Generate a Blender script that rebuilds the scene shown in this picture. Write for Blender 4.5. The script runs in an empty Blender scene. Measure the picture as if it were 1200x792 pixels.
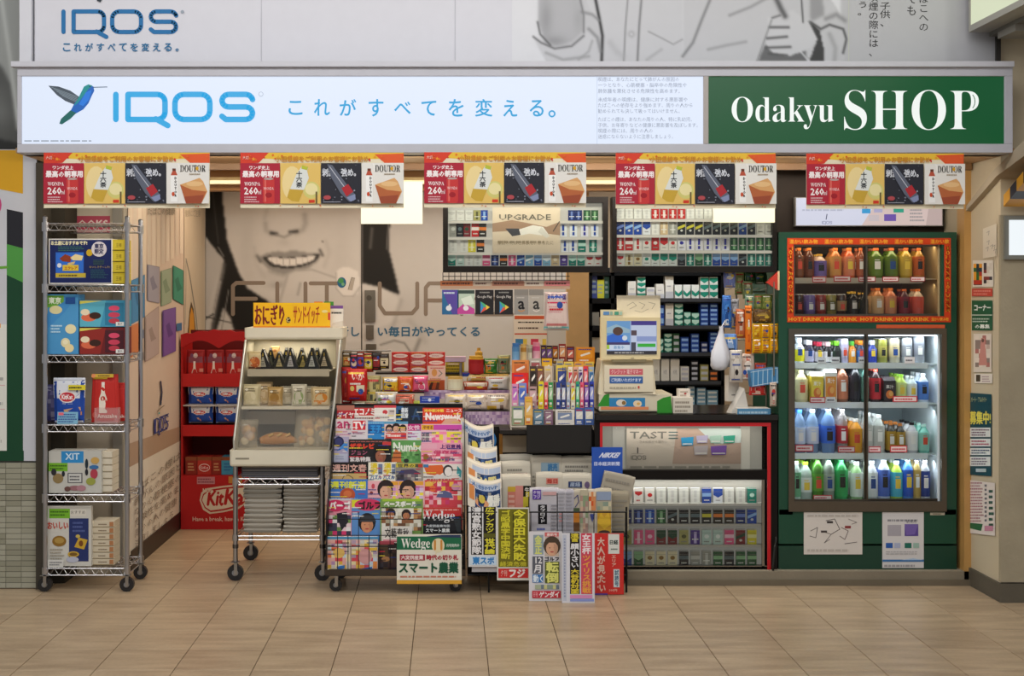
import bpy, math, random
import numpy as np
from mathutils import Vector, Matrix
C = bpy.context.scene.collection
sc = bpy.context.scene
PI = math.pi
random.seed(7)

# ---------------------------------------------------------------- camera, world, light, exposure
F_PX, CX, CY, EYE = 1590.0, 527.0, 345.0, 1.5      # focal length, vanishing point (1200x792 frame), eye height in m
cam = bpy.data.cameras.new('camera'); camo = bpy.data.objects.new('camera', cam); C.objects.link(camo)
camo.location = (0, 0, EYE); camo.rotation_euler = (PI/2, 0, 0)
cam.sensor_width = 36; cam.lens = F_PX/1200*36
cam.shift_x = (600-CX)/1200; cam.shift_y = -(396-CY)/1200
sc.camera = camo
sc.view_settings.view_transform = 'Standard'; sc.view_settings.look = 'None'
sc.view_settings.exposure = 0.0; sc.view_settings.gamma = 1.0; sc.view_settings.use_curve_mapping = False
w = bpy.data.worlds.new('station_hall'); sc.world = w; w.use_nodes = True
w.node_tree.nodes['Background'].inputs[0].default_value = (.80, .80, .82, 1)
w.node_tree.nodes['Background'].inputs[1].default_value = .46
def area(name, loc, rot, sx, sy, power, col):
    l = bpy.data.lights.new(name, 'AREA'); l.shape = 'RECTANGLE'; l.size = sx; l.size_y = sy; l.energy = power; l.color = col
    o = bpy.data.objects.new(name, l); C.objects.link(o); o.location = loc; o.rotation_euler = rot; return o
area('station_light', (0.2, 4.0, 3.9), (math.radians(48), 0, 0), 7.0, .5, 92, (1, .98, .96))
area('station_light', (0.2, 1.2, 3.7), (math.radians(15), 0, 0), 6.0, .8, 84, (1, .97, .93))
area('shop_ceiling_light', (-0.6, 8.8, 2.27), (0, 0, 0), 2.0, .5, 15, (1, .76, .53))
area('shop_ceiling_light', (1.0, 8.6, 2.27), (0, 0, 0), 2.2, .3, 14, (1, .88, .7))
area('shop_front_light', (0.3, 7.55, 2.27), (math.radians(-8), 0, 0), 4.0, .2, 19, (1, .82, .60))

area('front_fill', (0.3, 6.56, 2.16), (math.radians(50), 0, 0), 4.4, .10, 27, (1, .93, .82))  # added fill behind the banners, brightens displays, register and food case

# ---------------------------------------------------------------- helpers
def X(x, D): return (x-CX)/F_PX*D
def Z(y, D): return EYE-(y-CY)/F_PX*D
_lc = {}
def col(c):
    if not isinstance(c, str): return tuple(c)
    if c not in _lc:
        r = [int(c[i:i+2], 16)/255 for i in (0, 2, 4)]
        _lc[c] = tuple(v/12.92 if v <= .04045 else ((v+.055)/1.055)**2.4 for v in r)
    return _lc[c]
_fc = {}
def glyphs(s, res=1):
    k = (s, res)
    if k not in _fc:
        c = bpy.data.curves.new('t', 'FONT'); c.body = s; c.size = 1; c.resolution_u = res; c.offset = {'𝐒𝐇𝐎𝐏': -.011, '𝐎𝐝𝐚𝐤𝐲𝐮': -.008}.get(s, 0); c.align_x = 'CENTER' if '\n' in s else 'LEFT'
        o = bpy.data.objects.new('t', c); me = bpy.data.meshes.new_from_object(o)
        v = np.empty(len(me.vertices)*3); me.vertices.foreach_get('co', v); v = v.reshape(-1, 3)[:, :2]
        f = [tuple(p.vertices) for p in me.polygons]
        bpy.data.objects.remove(o); bpy.data.curves.remove(c); bpy.data.meshes.remove(me)
        if len(v): v = (v-v.min(0))/np.maximum(v.max(0)-v.min(0), 1e-6)
        _fc[k] = (v, f)
    return _fc[k]
def flat(x0, z0, x1, z1, y=0.0): return lambda u, v, e: (x0+u*(x1-x0), y-e, z0+v*(z1-z0))
def pxs(D, ox=0.0, oz=0.0): return lambda x, y, e: ((x-CX)/F_PX*D-ox, -e, EYE-(y-CY)/F_PX*D-oz)
def xplane(X0, s=1):                                   # photo pixel -> point on the plane X = X0 (print on a side wall)
    def f(x, y, e):
        D = X0*F_PX/(x-CX); return (X0-s*e, D, EYE-(y-CY)/F_PX*D)
    return f
class G:
    def __init__(s): s.V = []; s.F = []; s.C = []; s.I = []; s.e = 0.0004; s.sub = 0
    def raw(s, pts, faces, c, mi=0):
        n = len(s.V); s.V += pts; c = col(c)
        for f in faces: s.F.append(tuple([n+i for i in f])); s.C.append(c); s.I.append(mi)
        return s
    def box(s, x0, y0, z0, x1, y1, z1, c, mi=0, top=None, taper=0):
        t = taper
        p = [(x0, y0, z0), (x1, y0, z0), (x1, y1, z0), (x0, y1, z0), (x0+t, y0+t, z1), (x1-t, y0+t, z1), (x1-t, y1-t, z1), (x0+t, y1-t, z1)]
        s.raw(p, [(3, 2, 1, 0), (0, 1, 5, 4), (1, 2, 6, 5), (2, 3, 7, 6), (3, 0, 4, 7)], c, mi)
        return s.raw(p[4:], [(0, 1, 2, 3)], top or c, mi)
    def tube(s, pts, r, n=8, c='b0b0b4', mi=0, caps=True):
        pts = [Vector(p) for p in pts]; rs = r if isinstance(r, (list, tuple)) else [r]*len(pts); rings = []
        for i, p in enumerate(pts):
            d = (pts[min(i+1, len(pts)-1)]-pts[max(i-1, 0)]).normalized()
            a = d.cross(Vector((0, 0, 1)) if abs(d.z) < .9 else Vector((1, 0, 0))).normalized(); b = d.cross(a)
            rings += [tuple(p+(a*math.cos(2*PI*k/n)+b*math.sin(2*PI*k/n))*rs[i]) for k in range(n)]
        fs = [(i*n+k, i*n+(k+1) % n, (i+1)*n+(k+1) % n, (i+1)*n+k) for i in range(len(pts)-1) for k in range(n)]
        if caps: fs += [tuple(range(n)), tuple((len(pts)-1)*n+k for k in range(n))]
        return s.raw(rings, fs, c, mi)
    def lathe(s, prof, n, c, o=(0, 0, 0), mi=0):        # c: one colour or one per ring segment
        v = [(o[0]+r*math.cos(2*PI*k/n), o[1]+r*math.sin(2*PI*k/n), o[2]+z) for r, z in prof for k in range(n)]
        base = len(s.V); s.V += v
        for i in range(len(prof)-1):
            cc = col(c[i] if isinstance(c, list) else c)
            for k in range(n): s.F.append((base+i*n+k, base+i*n+(k+1) % n, base+(i+1)*n+(k+1) % n, base+(i+1)*n+k)); s.C.append(cc); s.I.append(mi)
        s.F.append(tuple(base+(len(prof)-1)*n+k for k in range(n))); s.C.append(cc); s.I.append(mi)
        s.F.append(tuple(base+k for k in range(n))); s.C.append(col(c[0] if isinstance(c, list) else c)); s.I.append(mi)
        return s
    # ---- flat print on a surface S(u, v, e)
    def up(s): s.e += .00018; return s.e
    def r(s, S, u0, v0, u1, v1, c, mi=0):
        e = s.up(); m = s.sub or 1
        p = [S(u0+(u1-u0)*i/m, v0+(v1-v0)*j/m, e) for j in range(m+1) for i in range(m+1)]
        return s.raw(p, [(j*(m+1)+i, j*(m+1)+i+1, (j+1)*(m+1)+i+1, (j+1)*(m+1)+i) for j in range(m) for i in range(m)], c, mi)
    def p(s, S, pts, c, mi=0):
        e = s.up(); return s.raw([S(u, v, e) for u, v in pts], [tuple(range(len(pts)))], c, mi)
    def el(s, S, u, v, ru, rv, c, n=18, mi=0): return s.p(S, [(u+ru*math.cos(2*PI*k/n), v+rv*math.sin(2*PI*k/n)) for k in range(n)], c, mi)
    def t(s, S, txt, u0, v0, u1, v1, c, bold=0, res=1, mi=0, sh=0):   # v0 = bottom edge, v1 = top edge; text fills the box
        v, f = glyphs(txt, res); e = s.up()
        offs = [(0, 0)] if not bold else [(-bold/2, 0), (bold/2, 0), (0, bold/2), (0, -bold/2)]
        for k, (a, b) in enumerate(offs):
            sg = 1 if v1 > v0 else -1
            s.raw([S(u0+x*(u1-u0)+a+sh*y*(u1-u0), v0+y*(v1-v0)+b*sg, e+k*.000012) for x, y in v.tolist()], f, c, mi)
        s.e += .0001; return s
    def st(s, S, pts, wd, c, closed=False, mi=0, cap=True):  # thick polyline, round joints
        e = s.up(); n = len(pts)
        for i in range(n if closed else n-1):
            a = pts[i]; b = pts[(i+1) % n]; dx, dy = b[0]-a[0], b[1]-a[1]; L = math.hypot(dx, dy) or 1; nx, ny = -dy/L*wd/2, dx/L*wd/2
            s.raw([S(a[0]+nx, a[1]+ny, e), S(b[0]+nx, b[1]+ny, e), S(b[0]-nx, b[1]-ny, e), S(a[0]-nx, a[1]-ny, e)], [(0, 1, 2, 3)], c, mi)
        for q in (pts if cap else []):
            e2 = e+.000012; s.raw([S(q[0]+wd/2*math.cos(PI*k/5), q[1]+wd/2*math.sin(PI*k/5), e2) for k in range(10)], [tuple(range(10))], c, mi)
        return s
    def li(s, S, u0, v0, u1, v1, n, c, seed=0, fill=.5):    # rows of print too small to read
        R = random.Random(seed); h = (v1-v0)/n; e = s.up()
        for k in range(n):
            u = u0; en = u0+(u1-u0)*R.uniform(.75, 1)
            while u < en:
                wd = (u1-u0)*R.uniform(.04, .13); b = min(u+wd, en)
                s.raw([S(u, v0+h*(k+.2), e), S(b, v0+h*(k+.2), e), S(b, v0+h*(k+.2+fill), e), S(u, v0+h*(k+.2+fill), e)], [(0, 1, 2, 3)], c); u = b+(u1-u0)*.02
        return s
    def mo(s, S, u0, v0, u1, v1, nu, nv, pal, seed=0):       # patchwork print
        R = random.Random(seed); e = s.up()
        for j in range(nv):
            for i in range(nu):
                a, b = u0+(u1-u0)*i/nu, v0+(v1-v0)*j/nv; c_, d = u0+(u1-u0)*(i+1)/nu, v0+(v1-v0)*(j+1)/nv
                q = R.choice(pal)
                if q: s.raw([S(a, b, e), S(c_, b, e), S(c_, d, e), S(a, d, e)], [(0, 1, 2, 3)], q)
        return s
    def deco(s, S, L):
        for d in L:
            k = d[0]; {'r': s.r, 'p': s.p, 'e': s.el, 't': s.t, 's': s.st, 'l': s.li, 'm': s.mo}[k](S, *d[1:])
        return s
    def mesh(s, name):
        me = bpy.data.meshes.new(name); me.from_pydata(s.V, [], s.F)
        nl = np.array([len(f) for f in s.F]); a = me.color_attributes.new('Col', 'FLOAT_COLOR', 'CORNER')
        cc = np.ones((len(s.F), 4), dtype=np.float32); cc[:, :3] = np.array(s.C, dtype=np.float32)
        a.data.foreach_set('color', np.repeat(cc, nl, axis=0).ravel())
        me.polygons.foreach_set('material_index', np.array(s.I, dtype=np.int32)); return me
# ---- materials
MAT = {}
def mat(name, rough=.5, k=1, metal=0, spec=.5, bump=0, bscale=60, var=.06, emit=0, alpha=1, coat=0, vscale=14, basecol=None):
    m = bpy.data.materials.new(name); m.use_nodes = True; nt = m.node_tree; N = nt.nodes; L = nt.links; b = N['Principled BSDF']
    at = N.new('ShaderNodeAttribute'); at.attribute_name = 'Col'
    tc = N.new('ShaderNodeTexCoord'); no = N.new('ShaderNodeTexNoise'); no.inputs['Scale'].default_value = vscale; no.inputs['Detail'].default_value = 3
    L.new(tc.outputs['Object'], no.inputs['Vector'])
    mr = N.new('ShaderNodeMapRange'); mr.inputs['To Min'].default_value = k*(1-var); mr.inputs['To Max'].default_value = k*(1+var)
    mx = N.new('ShaderNodeVectorMath'); mx.operation = 'SCALE'
    L.new(no.outputs['Fac'], mr.inputs['Value'])
    if basecol: rgb = N.new('ShaderNodeRGB'); rgb.outputs[0].default_value = (*col(basecol), 1); L.new(rgb.outputs[0], mx.inputs[0])
    else: L.new(at.outputs['Color'], mx.inputs[0])
    L.new(mr.outputs[0], mx.inputs['Scale']); L.new(mx.outputs[0], b.inputs['Base Color'])
    b.inputs['Roughness'].default_value = rough; b.inputs['Metallic'].default_value = metal; b.inputs['Specular IOR Level'].default_value = spec
    b.inputs['Coat Weight'].default_value = coat
    if bump:
        n2 = N.new('ShaderNodeTexNoise'); n2.inputs['Scale'].default_value = bscale; n2.inputs['Detail'].default_value = 4; L.new(tc.outputs['Object'], n2.inputs['Vector'])
        bp = N.new('ShaderNodeBump'); bp.inputs['Strength'].default_value = bump; bp.inputs['Distance'].default_value = .004
        L.new(n2.outputs['Fac'], bp.inputs['Height']); L.new(bp.outputs[0], b.inputs['Normal'])
    if emit: L.new(at.outputs['Color'], b.inputs['Emission Color']); b.inputs['Emission Strength'].default_value = emit
    if alpha < 1: b.inputs['Alpha'].default_value = alpha
    MAT[name] = m; return m
mat('print', .55, spec=.3, var=.03); mat('gloss', .22, var=.04); mat('plastic', .4, bump=.05); mat('paper', .8, spec=.15, bump=.15, bscale=25)
mat('foil', .25, metal=.25, bump=.5, bscale=28, var=.05); mat('metal', .28, metal=1, var=.08); mat('darkmetal', .45, metal=.6, var=.15, bump=.1)
mat('wall', .75, spec=.25, bump=.1, bscale=120, var=.05, vscale=3); mat('wood', .5, bump=.12, bscale=50, var=.15, vscale=9)
mat('rough', .9, spec=.2, bump=.5, bscale=45, var=.22, vscale=5); mat('green', .38, bump=.04, var=.12, vscale=4)
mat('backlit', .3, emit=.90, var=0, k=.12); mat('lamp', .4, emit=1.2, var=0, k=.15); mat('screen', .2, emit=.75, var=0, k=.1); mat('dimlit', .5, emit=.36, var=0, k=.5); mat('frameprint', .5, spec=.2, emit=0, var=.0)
mat('wrap', .18, alpha=.26, bump=.6, bscale=22); mat('liquid', .12, alpha=.8, coat=.3, var=.02); mat('clearliq', .08, alpha=.45, var=.02); mat('tag', .5, emit=.0)
def glassmat(name, tint, k):
    m = bpy.data.materials.new(name); m.use_nodes = True; nt = m.node_tree; N = nt.nodes; L = nt.links; out = N['Material Output']; N.remove(N['Principled BSDF'])
    tr = N.new('ShaderNodeBsdfTransparent'); tr.inputs[0].default_value = (*col(tint), 1); gl = N.new('ShaderNodeBsdfGlossy'); gl.inputs['Roughness'].default_value = .03
    fr = N.new('ShaderNodeFresnel'); fr.inputs[0].default_value = k; mx = N.new('ShaderNodeMixShader')
    L.new(fr.outputs[0], mx.inputs[0]); L.new(tr.outputs[0], mx.inputs[1]); L.new(gl.outputs[0], mx.inputs[2]); L.new(mx.outputs[0], out.inputs[0]); MAT[name] = m
glassmat('glass', 'f4f8f6', 1.35); glassmat('acrylic', 'f2eee6', 1.25)
# floor tile: warm stone with streaks running across
m = bpy.data.materials.new('floor_tile'); m.use_nodes = True; nt = m.node_tree; N = nt.nodes; L = nt.links; b = N['Principled BSDF']
tc = N.new('ShaderNodeTexCoord'); oi = N.new('ShaderNodeObjectInfo'); ad = N.new('ShaderNodeVectorMath'); ad.operation = 'MULTIPLY_ADD'
ad.inputs[1].default_value = (1, 1, 1)
ge = N.new('ShaderNodeNewGeometry'); mp = N.new('ShaderNodeMapping'); mp.inputs['Scale'].default_value = (3, 16, 3)
n1 = N.new('ShaderNodeTexNoise'); n1.inputs['Scale'].default_value = 1; n1.inputs['Detail'].default_value = 6; n2 = N.new('ShaderNodeTexNoise'); n2.inputs['Scale'].default_value = 55; n2.inputs['Detail'].default_value = 3
cr = N.new('ShaderNodeValToRGB'); cr.color_ramp.elements[0].position = .3; cr.color_ramp.elements[0].color = (*col('9c866c'), 1); cr.color_ramp.elements[1].position = .72; cr.color_ramp.elements[1].color = (*col('bca688'), 1)
L.new(ge.outputs['Position'], mp.inputs['Vector']); L.new(mp.outputs[0], n1.inputs['Vector']); L.new(ge.outputs['Position'], n2.inputs['Vector'])
ma = N.new('ShaderNodeMath'); ma.operation = 'MULTIPLY_ADD'; ma.inputs[1].default_value = .3; L.new(n2.outputs['Fac'], ma.inputs[0]); L.new(n1.outputs['Fac'], ma.inputs[2])
m2 = N.new('ShaderNodeMath'); m2.operation = 'MULTIPLY_ADD'; m2.inputs[1].default_value = .14; L.new(oi.outputs['Random'], m2.inputs[0]); L.new(ma.outputs[0], m2.inputs[2])
m3 = N.new('ShaderNodeMath'); m3.operation = 'SUBTRACT'; m3.inputs[1].default_value = .22; L.new(m2.outputs[0], m3.inputs[0]); L.new(m3.outputs[0], cr.inputs[0]); L.new(cr.outputs[0], b.inputs['Base Color'])
b.inputs['Roughness'].default_value = .33; b.inputs['Specular IOR Level'].default_value = .35
bp = N.new('ShaderNodeBump'); bp.inputs['Strength'].default_value = .12; bp.inputs['Distance'].default_value = .003; L.new(n2.outputs['Fac'], bp.inputs['Height']); L.new(bp.outputs[0], b.inputs['Normal'])
MAT['floor_tile'] = m

def put(name, me, mats='print', parent=None, loc=(0, 0, 0), rot=None, bevel=0, smooth=False):
    if isinstance(me, G): me = me.mesh(name)
    if me is not None and not me.materials:
        for q in ([mats] if isinstance(mats, str) else mats): me.materials.append(MAT[q])
    if smooth and me is not None: me.polygons.foreach_set('use_smooth', [True]*len(me.polygons))
    o = bpy.data.objects.new(name, me); C.objects.link(o); o.location = loc
    if rot: o.rotation_euler = rot
    if parent: o.parent = parent
    if bevel: b = o.modifiers.new('b', 'BEVEL'); b.width = bevel; b.segments = 2; b.limit_method = 'ANGLE'
    return o
def tag(o, label, cat, group=None, kind=None):
    o['label'] = label; o['category'] = cat
    if group: o['group'] = group
    if kind: o['kind'] = kind
    return o
def thing(name, label, cat, me=None, loc=(0, 0, 0), mats='print', group=None, **k): return tag(put(name, me, mats, None, loc, **k), label, cat, group)
def struct(name, me, mats='wall', **k): o = put(name, me, mats, **k); o['kind'] = 'structure'; return o
def dup(o, loc, label=None, rz=None):
    c = o.copy(); C.objects.link(c); c.location = loc
    if label: c['label'] = label
    if rz is not None: c.rotation_euler.z = rz
    for ch in o.children:
        d = ch.copy(); C.objects.link(d); d.parent = c
        for g in ch.children: h = g.copy(); C.objects.link(h); h.parent = d
    return c
ORD = ['first', 'second', 'third', 'fourth', 'fifth', 'sixth', 'seventh', 'eighth', 'ninth', 'tenth', 'eleventh', 'twelfth', 'thirteenth', 'fourteenth', 'fifteenth', 'sixteenth', 'seventeenth', 'eighteenth', 'nineteenth', 'twentieth', 'twenty-first', 'twenty-second']
def shuf(l, s): l = list(l); random.Random(s).shuffle(l); return l

# ---- soft grey pictures painted with numpy (photographic print on boards)
class Img:
    def __init__(s, x0, y0, x1, y1, step, base):
        s.b = (x0, y0, x1, y1); s.nx = int((x1-x0)/step)+1; s.ny = int((y1-y0)/step)+1
        s.x, s.y = np.meshgrid(np.linspace(x0, x1, s.nx), np.linspace(y0, y1, s.ny)); s.a = np.full(s.x.shape, float(base))
    def blur(s, m, k):
        for _ in range(k):
            p = np.pad(m, 1, mode='edge'); m = (p[:-2, 1:-1]+p[2:, 1:-1]+p[1:-1, :-2]+p[1:-1, 2:]+2*p[1:-1, 1:-1])/6
        return m
    def poly(s, pts, v, k=1, op=1):
        m = np.zeros(s.x.shape, bool); n = len(pts)
        for i in range(n):
            (ax, ay), (bx, by) = pts[i], pts[(i+1) % n]
            if ay == by: continue
            c = ((ay > s.y) != (by > s.y)) & (s.x < (bx-ax)*(s.y-ay)/(by-ay)+ax); m ^= c
        m = s.blur(m.astype(float), k)*op; s.a = s.a*(1-m)+v*m; return s
    def line(s, pts, wd, v, op=1):
        d = np.full(s.x.shape, 1e9)
        for (ax, ay), (bx, by) in zip(pts[:-1], pts[1:]):
            L2 = (bx-ax)**2+(by-ay)**2 or 1; t = np.clip(((s.x-ax)*(bx-ax)+(s.y-ay)*(by-ay))/L2, 0, 1)
            d = np.minimum(d, (s.x-ax-t*(bx-ax))**2+(s.y-ay-t*(by-ay))**2)
        m = np.exp(-d/(wd*wd))*op; s.a = s.a*(1-m)+v*m; return s
    def blob(s, x, y, rx, ry, v, op=1):
        m = np.exp(-(((s.x-x)/rx)**2+((s.y-y)/ry)**2))*op; s.a = s.a*(1-m)+v*m; return s
    def build(s, name, S, tint=(1, 1, 1), matn='print'):
        a = np.clip(s.a, 0, 1); lin = np.where(a <= .04045, a/12.92, ((a+.055)/1.055)**2.4)
        v = [S(x, y, .001) for x, y in zip(s.x.ravel().tolist(), s.y.ravel().tolist())]; nx = s.nx
        f = [(j*nx+i, j*nx+i+1, (j+1)*nx+i+1, (j+1)*nx+i) for j in range(s.ny-1) for i in range(nx-1)]
        me = bpy.data.meshes.new(name); me.from_pydata(v, [], f); c = np.ones((lin.size, 4), np.float32)
        for k in range(3): c[:, k] = lin.ravel()*tint[k]
        at = me.color_attributes.new('Col', 'FLOAT_COLOR', 'POINT'); at.data.foreach_set('color', c.ravel()); me.materials.append(MAT[matn]); return me

# ================================================================ SETTING
TW, TD, TX0, TY0 = .3145, .3196, .1555, 5.74
g = G().box(-7, -3, -.06, 7, 10.6, -.0035, '5e5140'); floor = struct('floor', g, 'rough')
R = random.Random(3)
tile_me = []
for k in range(3):
    a, b_, t = TW/2-.0016, TD/2-.0012, .0012
    q = G(); v = [(-a, -b_, -.0035), (a, -b_, -.0035), (a, b_, -.0035), (-a, b_, -.0035), (-a, -b_, -t), (a, -b_, -t), (a, b_, -t), (-a, b_, -t), (-a+t, -b_+t, 0), (a-t, -b_+t, 0), (a-t, b_-t, 0), (-a+t, b_-t, 0)]
    q.raw(v, [(0, 1, 5, 4), (1, 2, 6, 5), (2, 3, 7, 6), (3, 0, 4, 7), (4, 5, 9, 8), (5, 6, 10, 9), (6, 7, 11, 10), (7, 4, 8, 11), (8, 9, 10, 11)], 'b8a07c'); tile_me.append(q.mesh('tile'))
rest = G(); nt_ = 0
for j in range(-25, 15):
    for i in range(-20, 20):
        x, y = TX0+(i+.5)*TW, TY0+(j+.5)*TD
        px = CX+x/y*F_PX if y > 1 else -999; bot = CY+EYE*F_PX/max(y-TD/2, .1)
        if y+TD/2 > 10.3 or y < -2.5: continue
        if y > 5.2 and y < 8.9 and -90 < px < 1290:
            put('tile', tile_me[R.randrange(3)], 'floor_tile', floor, (x, y, R.uniform(-.0003, .0003))); nt_ += 1
        else: a, b_ = TW/2-.0016, TD/2-.0012; rest.raw([(x-a, y-b_, 0), (x+a, y-b_, 0), (x+a, y+b_, 0), (x-a, y+b_, 0)], [(0, 1, 2, 3)], 'b8a07c')
o = put('tile_field', rest, 'floor_tile', floor); o['kind'] = 'stuff'
print('tiles', nt_)

BW = 9.65
WX = -1.735                                               # plane of the left alcove wall
struct('wall_back', G().box(-2.0, BW, 0, 2.9, BW+.12, 2.4, 'cbbba4'))
struct('ceiling', G().box(-2.3, 7.0, 2.30, 3.0, 9.77, 2.4, 'a8845a'), 'wood')
struct('wall_left', G().box(-1.85, 7.35, 0, WX, BW, 2.3, 'cfc4b4'))
struct('trim_1', G().box(WX, 7.35, 0, WX+.012, BW, .11, '3a3530'), 'darkmetal')
struct('wall_stub_left', G().box(-2.6, 7.3, 0, WX, 7.35, 2.3, 'c9bea9'))
g = G(); g.box(X(133, 7.29), 7.27, 0, X(144, 7.29), 7.30, 2.2, '8f8a80'); struct('trim_2', g)
S = pxs(7.295); g = G(); g.r(S, 82, 273, 129, 253, 'b8485c'); g.t(S, 'BOOKS', 85, 266, 126, 258, 'e9d9d4', bold=.8); g.r(S, 86, 272, 126, 271, 'e0c0c0')
thing('shop_notice', 'pink notice with pale lettering on the wall behind the wire rack', 'sign', g, (0, 7.295, 0))
# side walls of the shop far right, behind fridge
struct('wall_right_inner', G().box(2.66, 7.1, 0, 2.78, BW, 2.4, 'b7a98f'))
# header: soffit board, beam with tube light
struct('soffit', G().box(-2.06, 6.44, 2.172, 2.68, 7.0, 2.195, 'b08c62'), 'wood')
struct('fascia', G().box(-2.06, 6.96, 2.14, 2.68, 7.0, 2.172, '7c5a36'), 'wood')
g = G(); g.box(-2.0, 6.66, 2.2, 2.68, 7.0, 3.75, '88857e'); struct('wall_header', g)
g = G(); g.box(WX, 7.9, 2.105, 2.6, 8.0, 2.30, '8d6231'); beam = struct('beam', g, 'wood')
lamp = thing('strip_light', 'long thin strip light glowing along the wooden beam behind the banners', 'light', None, (0, 7.9, 2.15))
put('housing', G().box(WX+.1, -.035, -.012, 2.55, 0, .03, 'c9b48a'), 'metal', lamp); put('tube', G().box(WX+.12, -.05, -.008, 2.53, -.035, .010, 'ffe9b8'), 'lamp', lamp)
# wood posts
struct('post_right', G().box(2.655, 7.0, .02, 2.69, 7.10, 2.17, 'b98f52'), 'wood')
struct('post_middle', G().box(X(664, 8.3), 8.3, .8, X(690, 8.3), 8.36, 2.3, 'cda876'), 'wood')
g = G(); g.box(X(735, 7.02), 7.0, 0, 2.69, 7.72, .072, '857c6b', top='928a78'); g.box(X(735, 7), 6.985, 0, 2.69, 7.0, .03, '6d6454')
struct('plinth', g, 'rough')

# left pier wall: poster panel above small glazed bricks
LX = -2.105
wl = struct('wall_left_front', G().box(-4.6, 6.93, 0, LX, 7.6, 3.6, '7d7d74'), 'rough')
struct('wall_left_return', G().box(LX, 6.9, 0, LX+.035, 7.3, 2.17, '4a453c'), 'rough')
bm = []
for cc_ in ('9d9c8a', '92917f', 'a6a594'): bm.append(G().box(-.0385, -.012, 0, .0385, 0, .0255, cc_).mesh('brick'))
for j in range(23):
    for i in range(5):
        xx = LX-.0395-i*.079
        if CX+xx/6.92*F_PX > -45: put('brick', bm[R.randrange(3)], 'gloss', wl, (xx, 6.93-R.uniform(0, .002), .005+j*.0278))
S = pxs(6.915); g = G(); D_ = 6.915
g.r(S, -60, 540, 43, 175, 'c9ccd4'); g.p(S, [(8, 245), (27, 249), (27, 291), (8, 286)], '23242c'); g.p(S, [(8, 286), (27, 291), (27, 331), (8, 322)], '4f9a46')
g.p(S, [(8, 322), (27, 331), (27, 540), (8, 540)], '14452c'); g.r(S, -60, 540, 28, 528, '14452c')
g.p(S, [(-60, 176), (27, 176), (27, 227), (-60, 210)], 'd9a521'); g.p(S, [(-60, 176), (27, 176), (27, 227), (8, 223), (8, 206), (-60, 200)], 'd9a521')
g.el(S, -10, 240, 12, 15, 'c2417a'); g.r(S, -60, 528, 8, 380, 'dfe0d8'); g.r(S, -60, 480, 6, 479, 'd7b0b0'); g.r(S, -60, 452, 6, 451, 'd7b0b0'); g.r(S, -60, 384, 1, 379, 'd99b30'); g.st(S, [(-40, 316), (8, 313)], 3, '6aa83c')
for k in range(6): g.li(S, -50, 520-k*22, 4, 506-k*22, 2, 'a9a9a4', k)
thing('wall_poster', 'tall white and green poster panel on the pier left of the shop', 'poster', g, (0, 6.915, 0))
im = Img(-40, -10, 25, 174, 2, .66); im.poly([(-40, 60), (0, 75), (14, 100), (23, 150), (24, 176), (-40, 176)], .36, 3); im.blob(0, 128, 14, 24, .45); im.poly([(-40, 155), (24, 168), (24, 176), (-40, 176)], .18, 2); im.line([(2, 0), (12, 70), (22, 150)], 3, .78)
o = put('photo_panel', im.build('photo_panel', pxs(6.92), (.9, .95, .92)), None, None, (0, 6.92, 0)); tag(o, 'grey glossy photograph panel high on the pier left of the signboard', 'poster')

# billboard above the sign
BD = 6.60
bb = thing('billboard', 'large grey advertising billboard with two shirted figures above the shop sign', 'billboard', None, (0, BD, 0))
put('board', G().box(X(40, BD), 0, Z(74, BD), X(1166, BD), .04, 3.7, 'd6d6dd'), 'print', bb)
g = G(); g.box(X(25, BD), -.03, Z(74, BD), X(39, BD), .04, 3.7, 'd2d3da'); g.box(X(39, BD), -.004, Z(74, BD), X(40.5, BD), 0, 3.7, '55555c'); put('side_frame', g, 'plastic', bb)
g = G(); g.box(X(1166, BD), -.02, Z(74, BD), X(1171, BD), .04, Z(40, BD), '2b2722'); put('gap_filler', g, 'plastic', bb)
S = pxs(BD, 0, 0); S0 = lambda x, y, e: (lambda p: (p[0], p[1], p[2]))(S(x, y, e))
im = Img(600, -14, 1166, 74, 1.5, .84)
im.a += 0; im.poly([(985, -20), (1170, -20), (1170, 80), (985, 80)], .72, 3); im.poly([(1085, -20), (1170, -20), (1170, 80), (1085, 80)], .68, 9, .6)
# left figure: arm, rolled cuff, shirt
im.poly([(632, -20), (790, -20), (800, 74), (640, 74)], .74, 1)
im.poly([(678, -20), (800, -20), (800, 74), (697, 74), (704, 60), (704, 40)], .76, 1)
im.poly([(632, -20), (680, -20), (684, 20), (684, 36), (672, 48), (650, 54), (638, 44), (630, 26)], .68, 2); im.blob(640, 22, 7, 22, .55, .7); im.blob(650, 48, 14, 6, .52, .6); im.blob(678, 22, 6, 16, .60, .5)
im.poly([(624, 42), (632, 50), (648, 56), (668, 54), (684, 44), (690, 34), (698, 44), (704, 72), (640, 72), (632, 58)], .76, 1)
im.line([(625, 43), (634, 50), (650, 57), (670, 54), (684, 42)], 1.4, .4, .8); im.line([(630, 26), (633, 40), (645, 53)], 1.3, .35, .8); im.line([(680, 0), (684, 18), (684, 38)], 1.3, .42, .7)
im.line([(697, -5), (702, 20), (706, 42), (705, 72)], 1.8, .18, .95); im.line([(682, 14), (694, 17), (702, 24)], 2, .5, .7); im.line([(690, 34), (700, 44), (704, 60)], 2.2, .5, .7); im.line([(640, 62), (660, 70), (690, 66)], 2, .58, .7); im.line([(694, 48), (690, 60), (678, 70)], 1.6, .6, .7)
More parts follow.
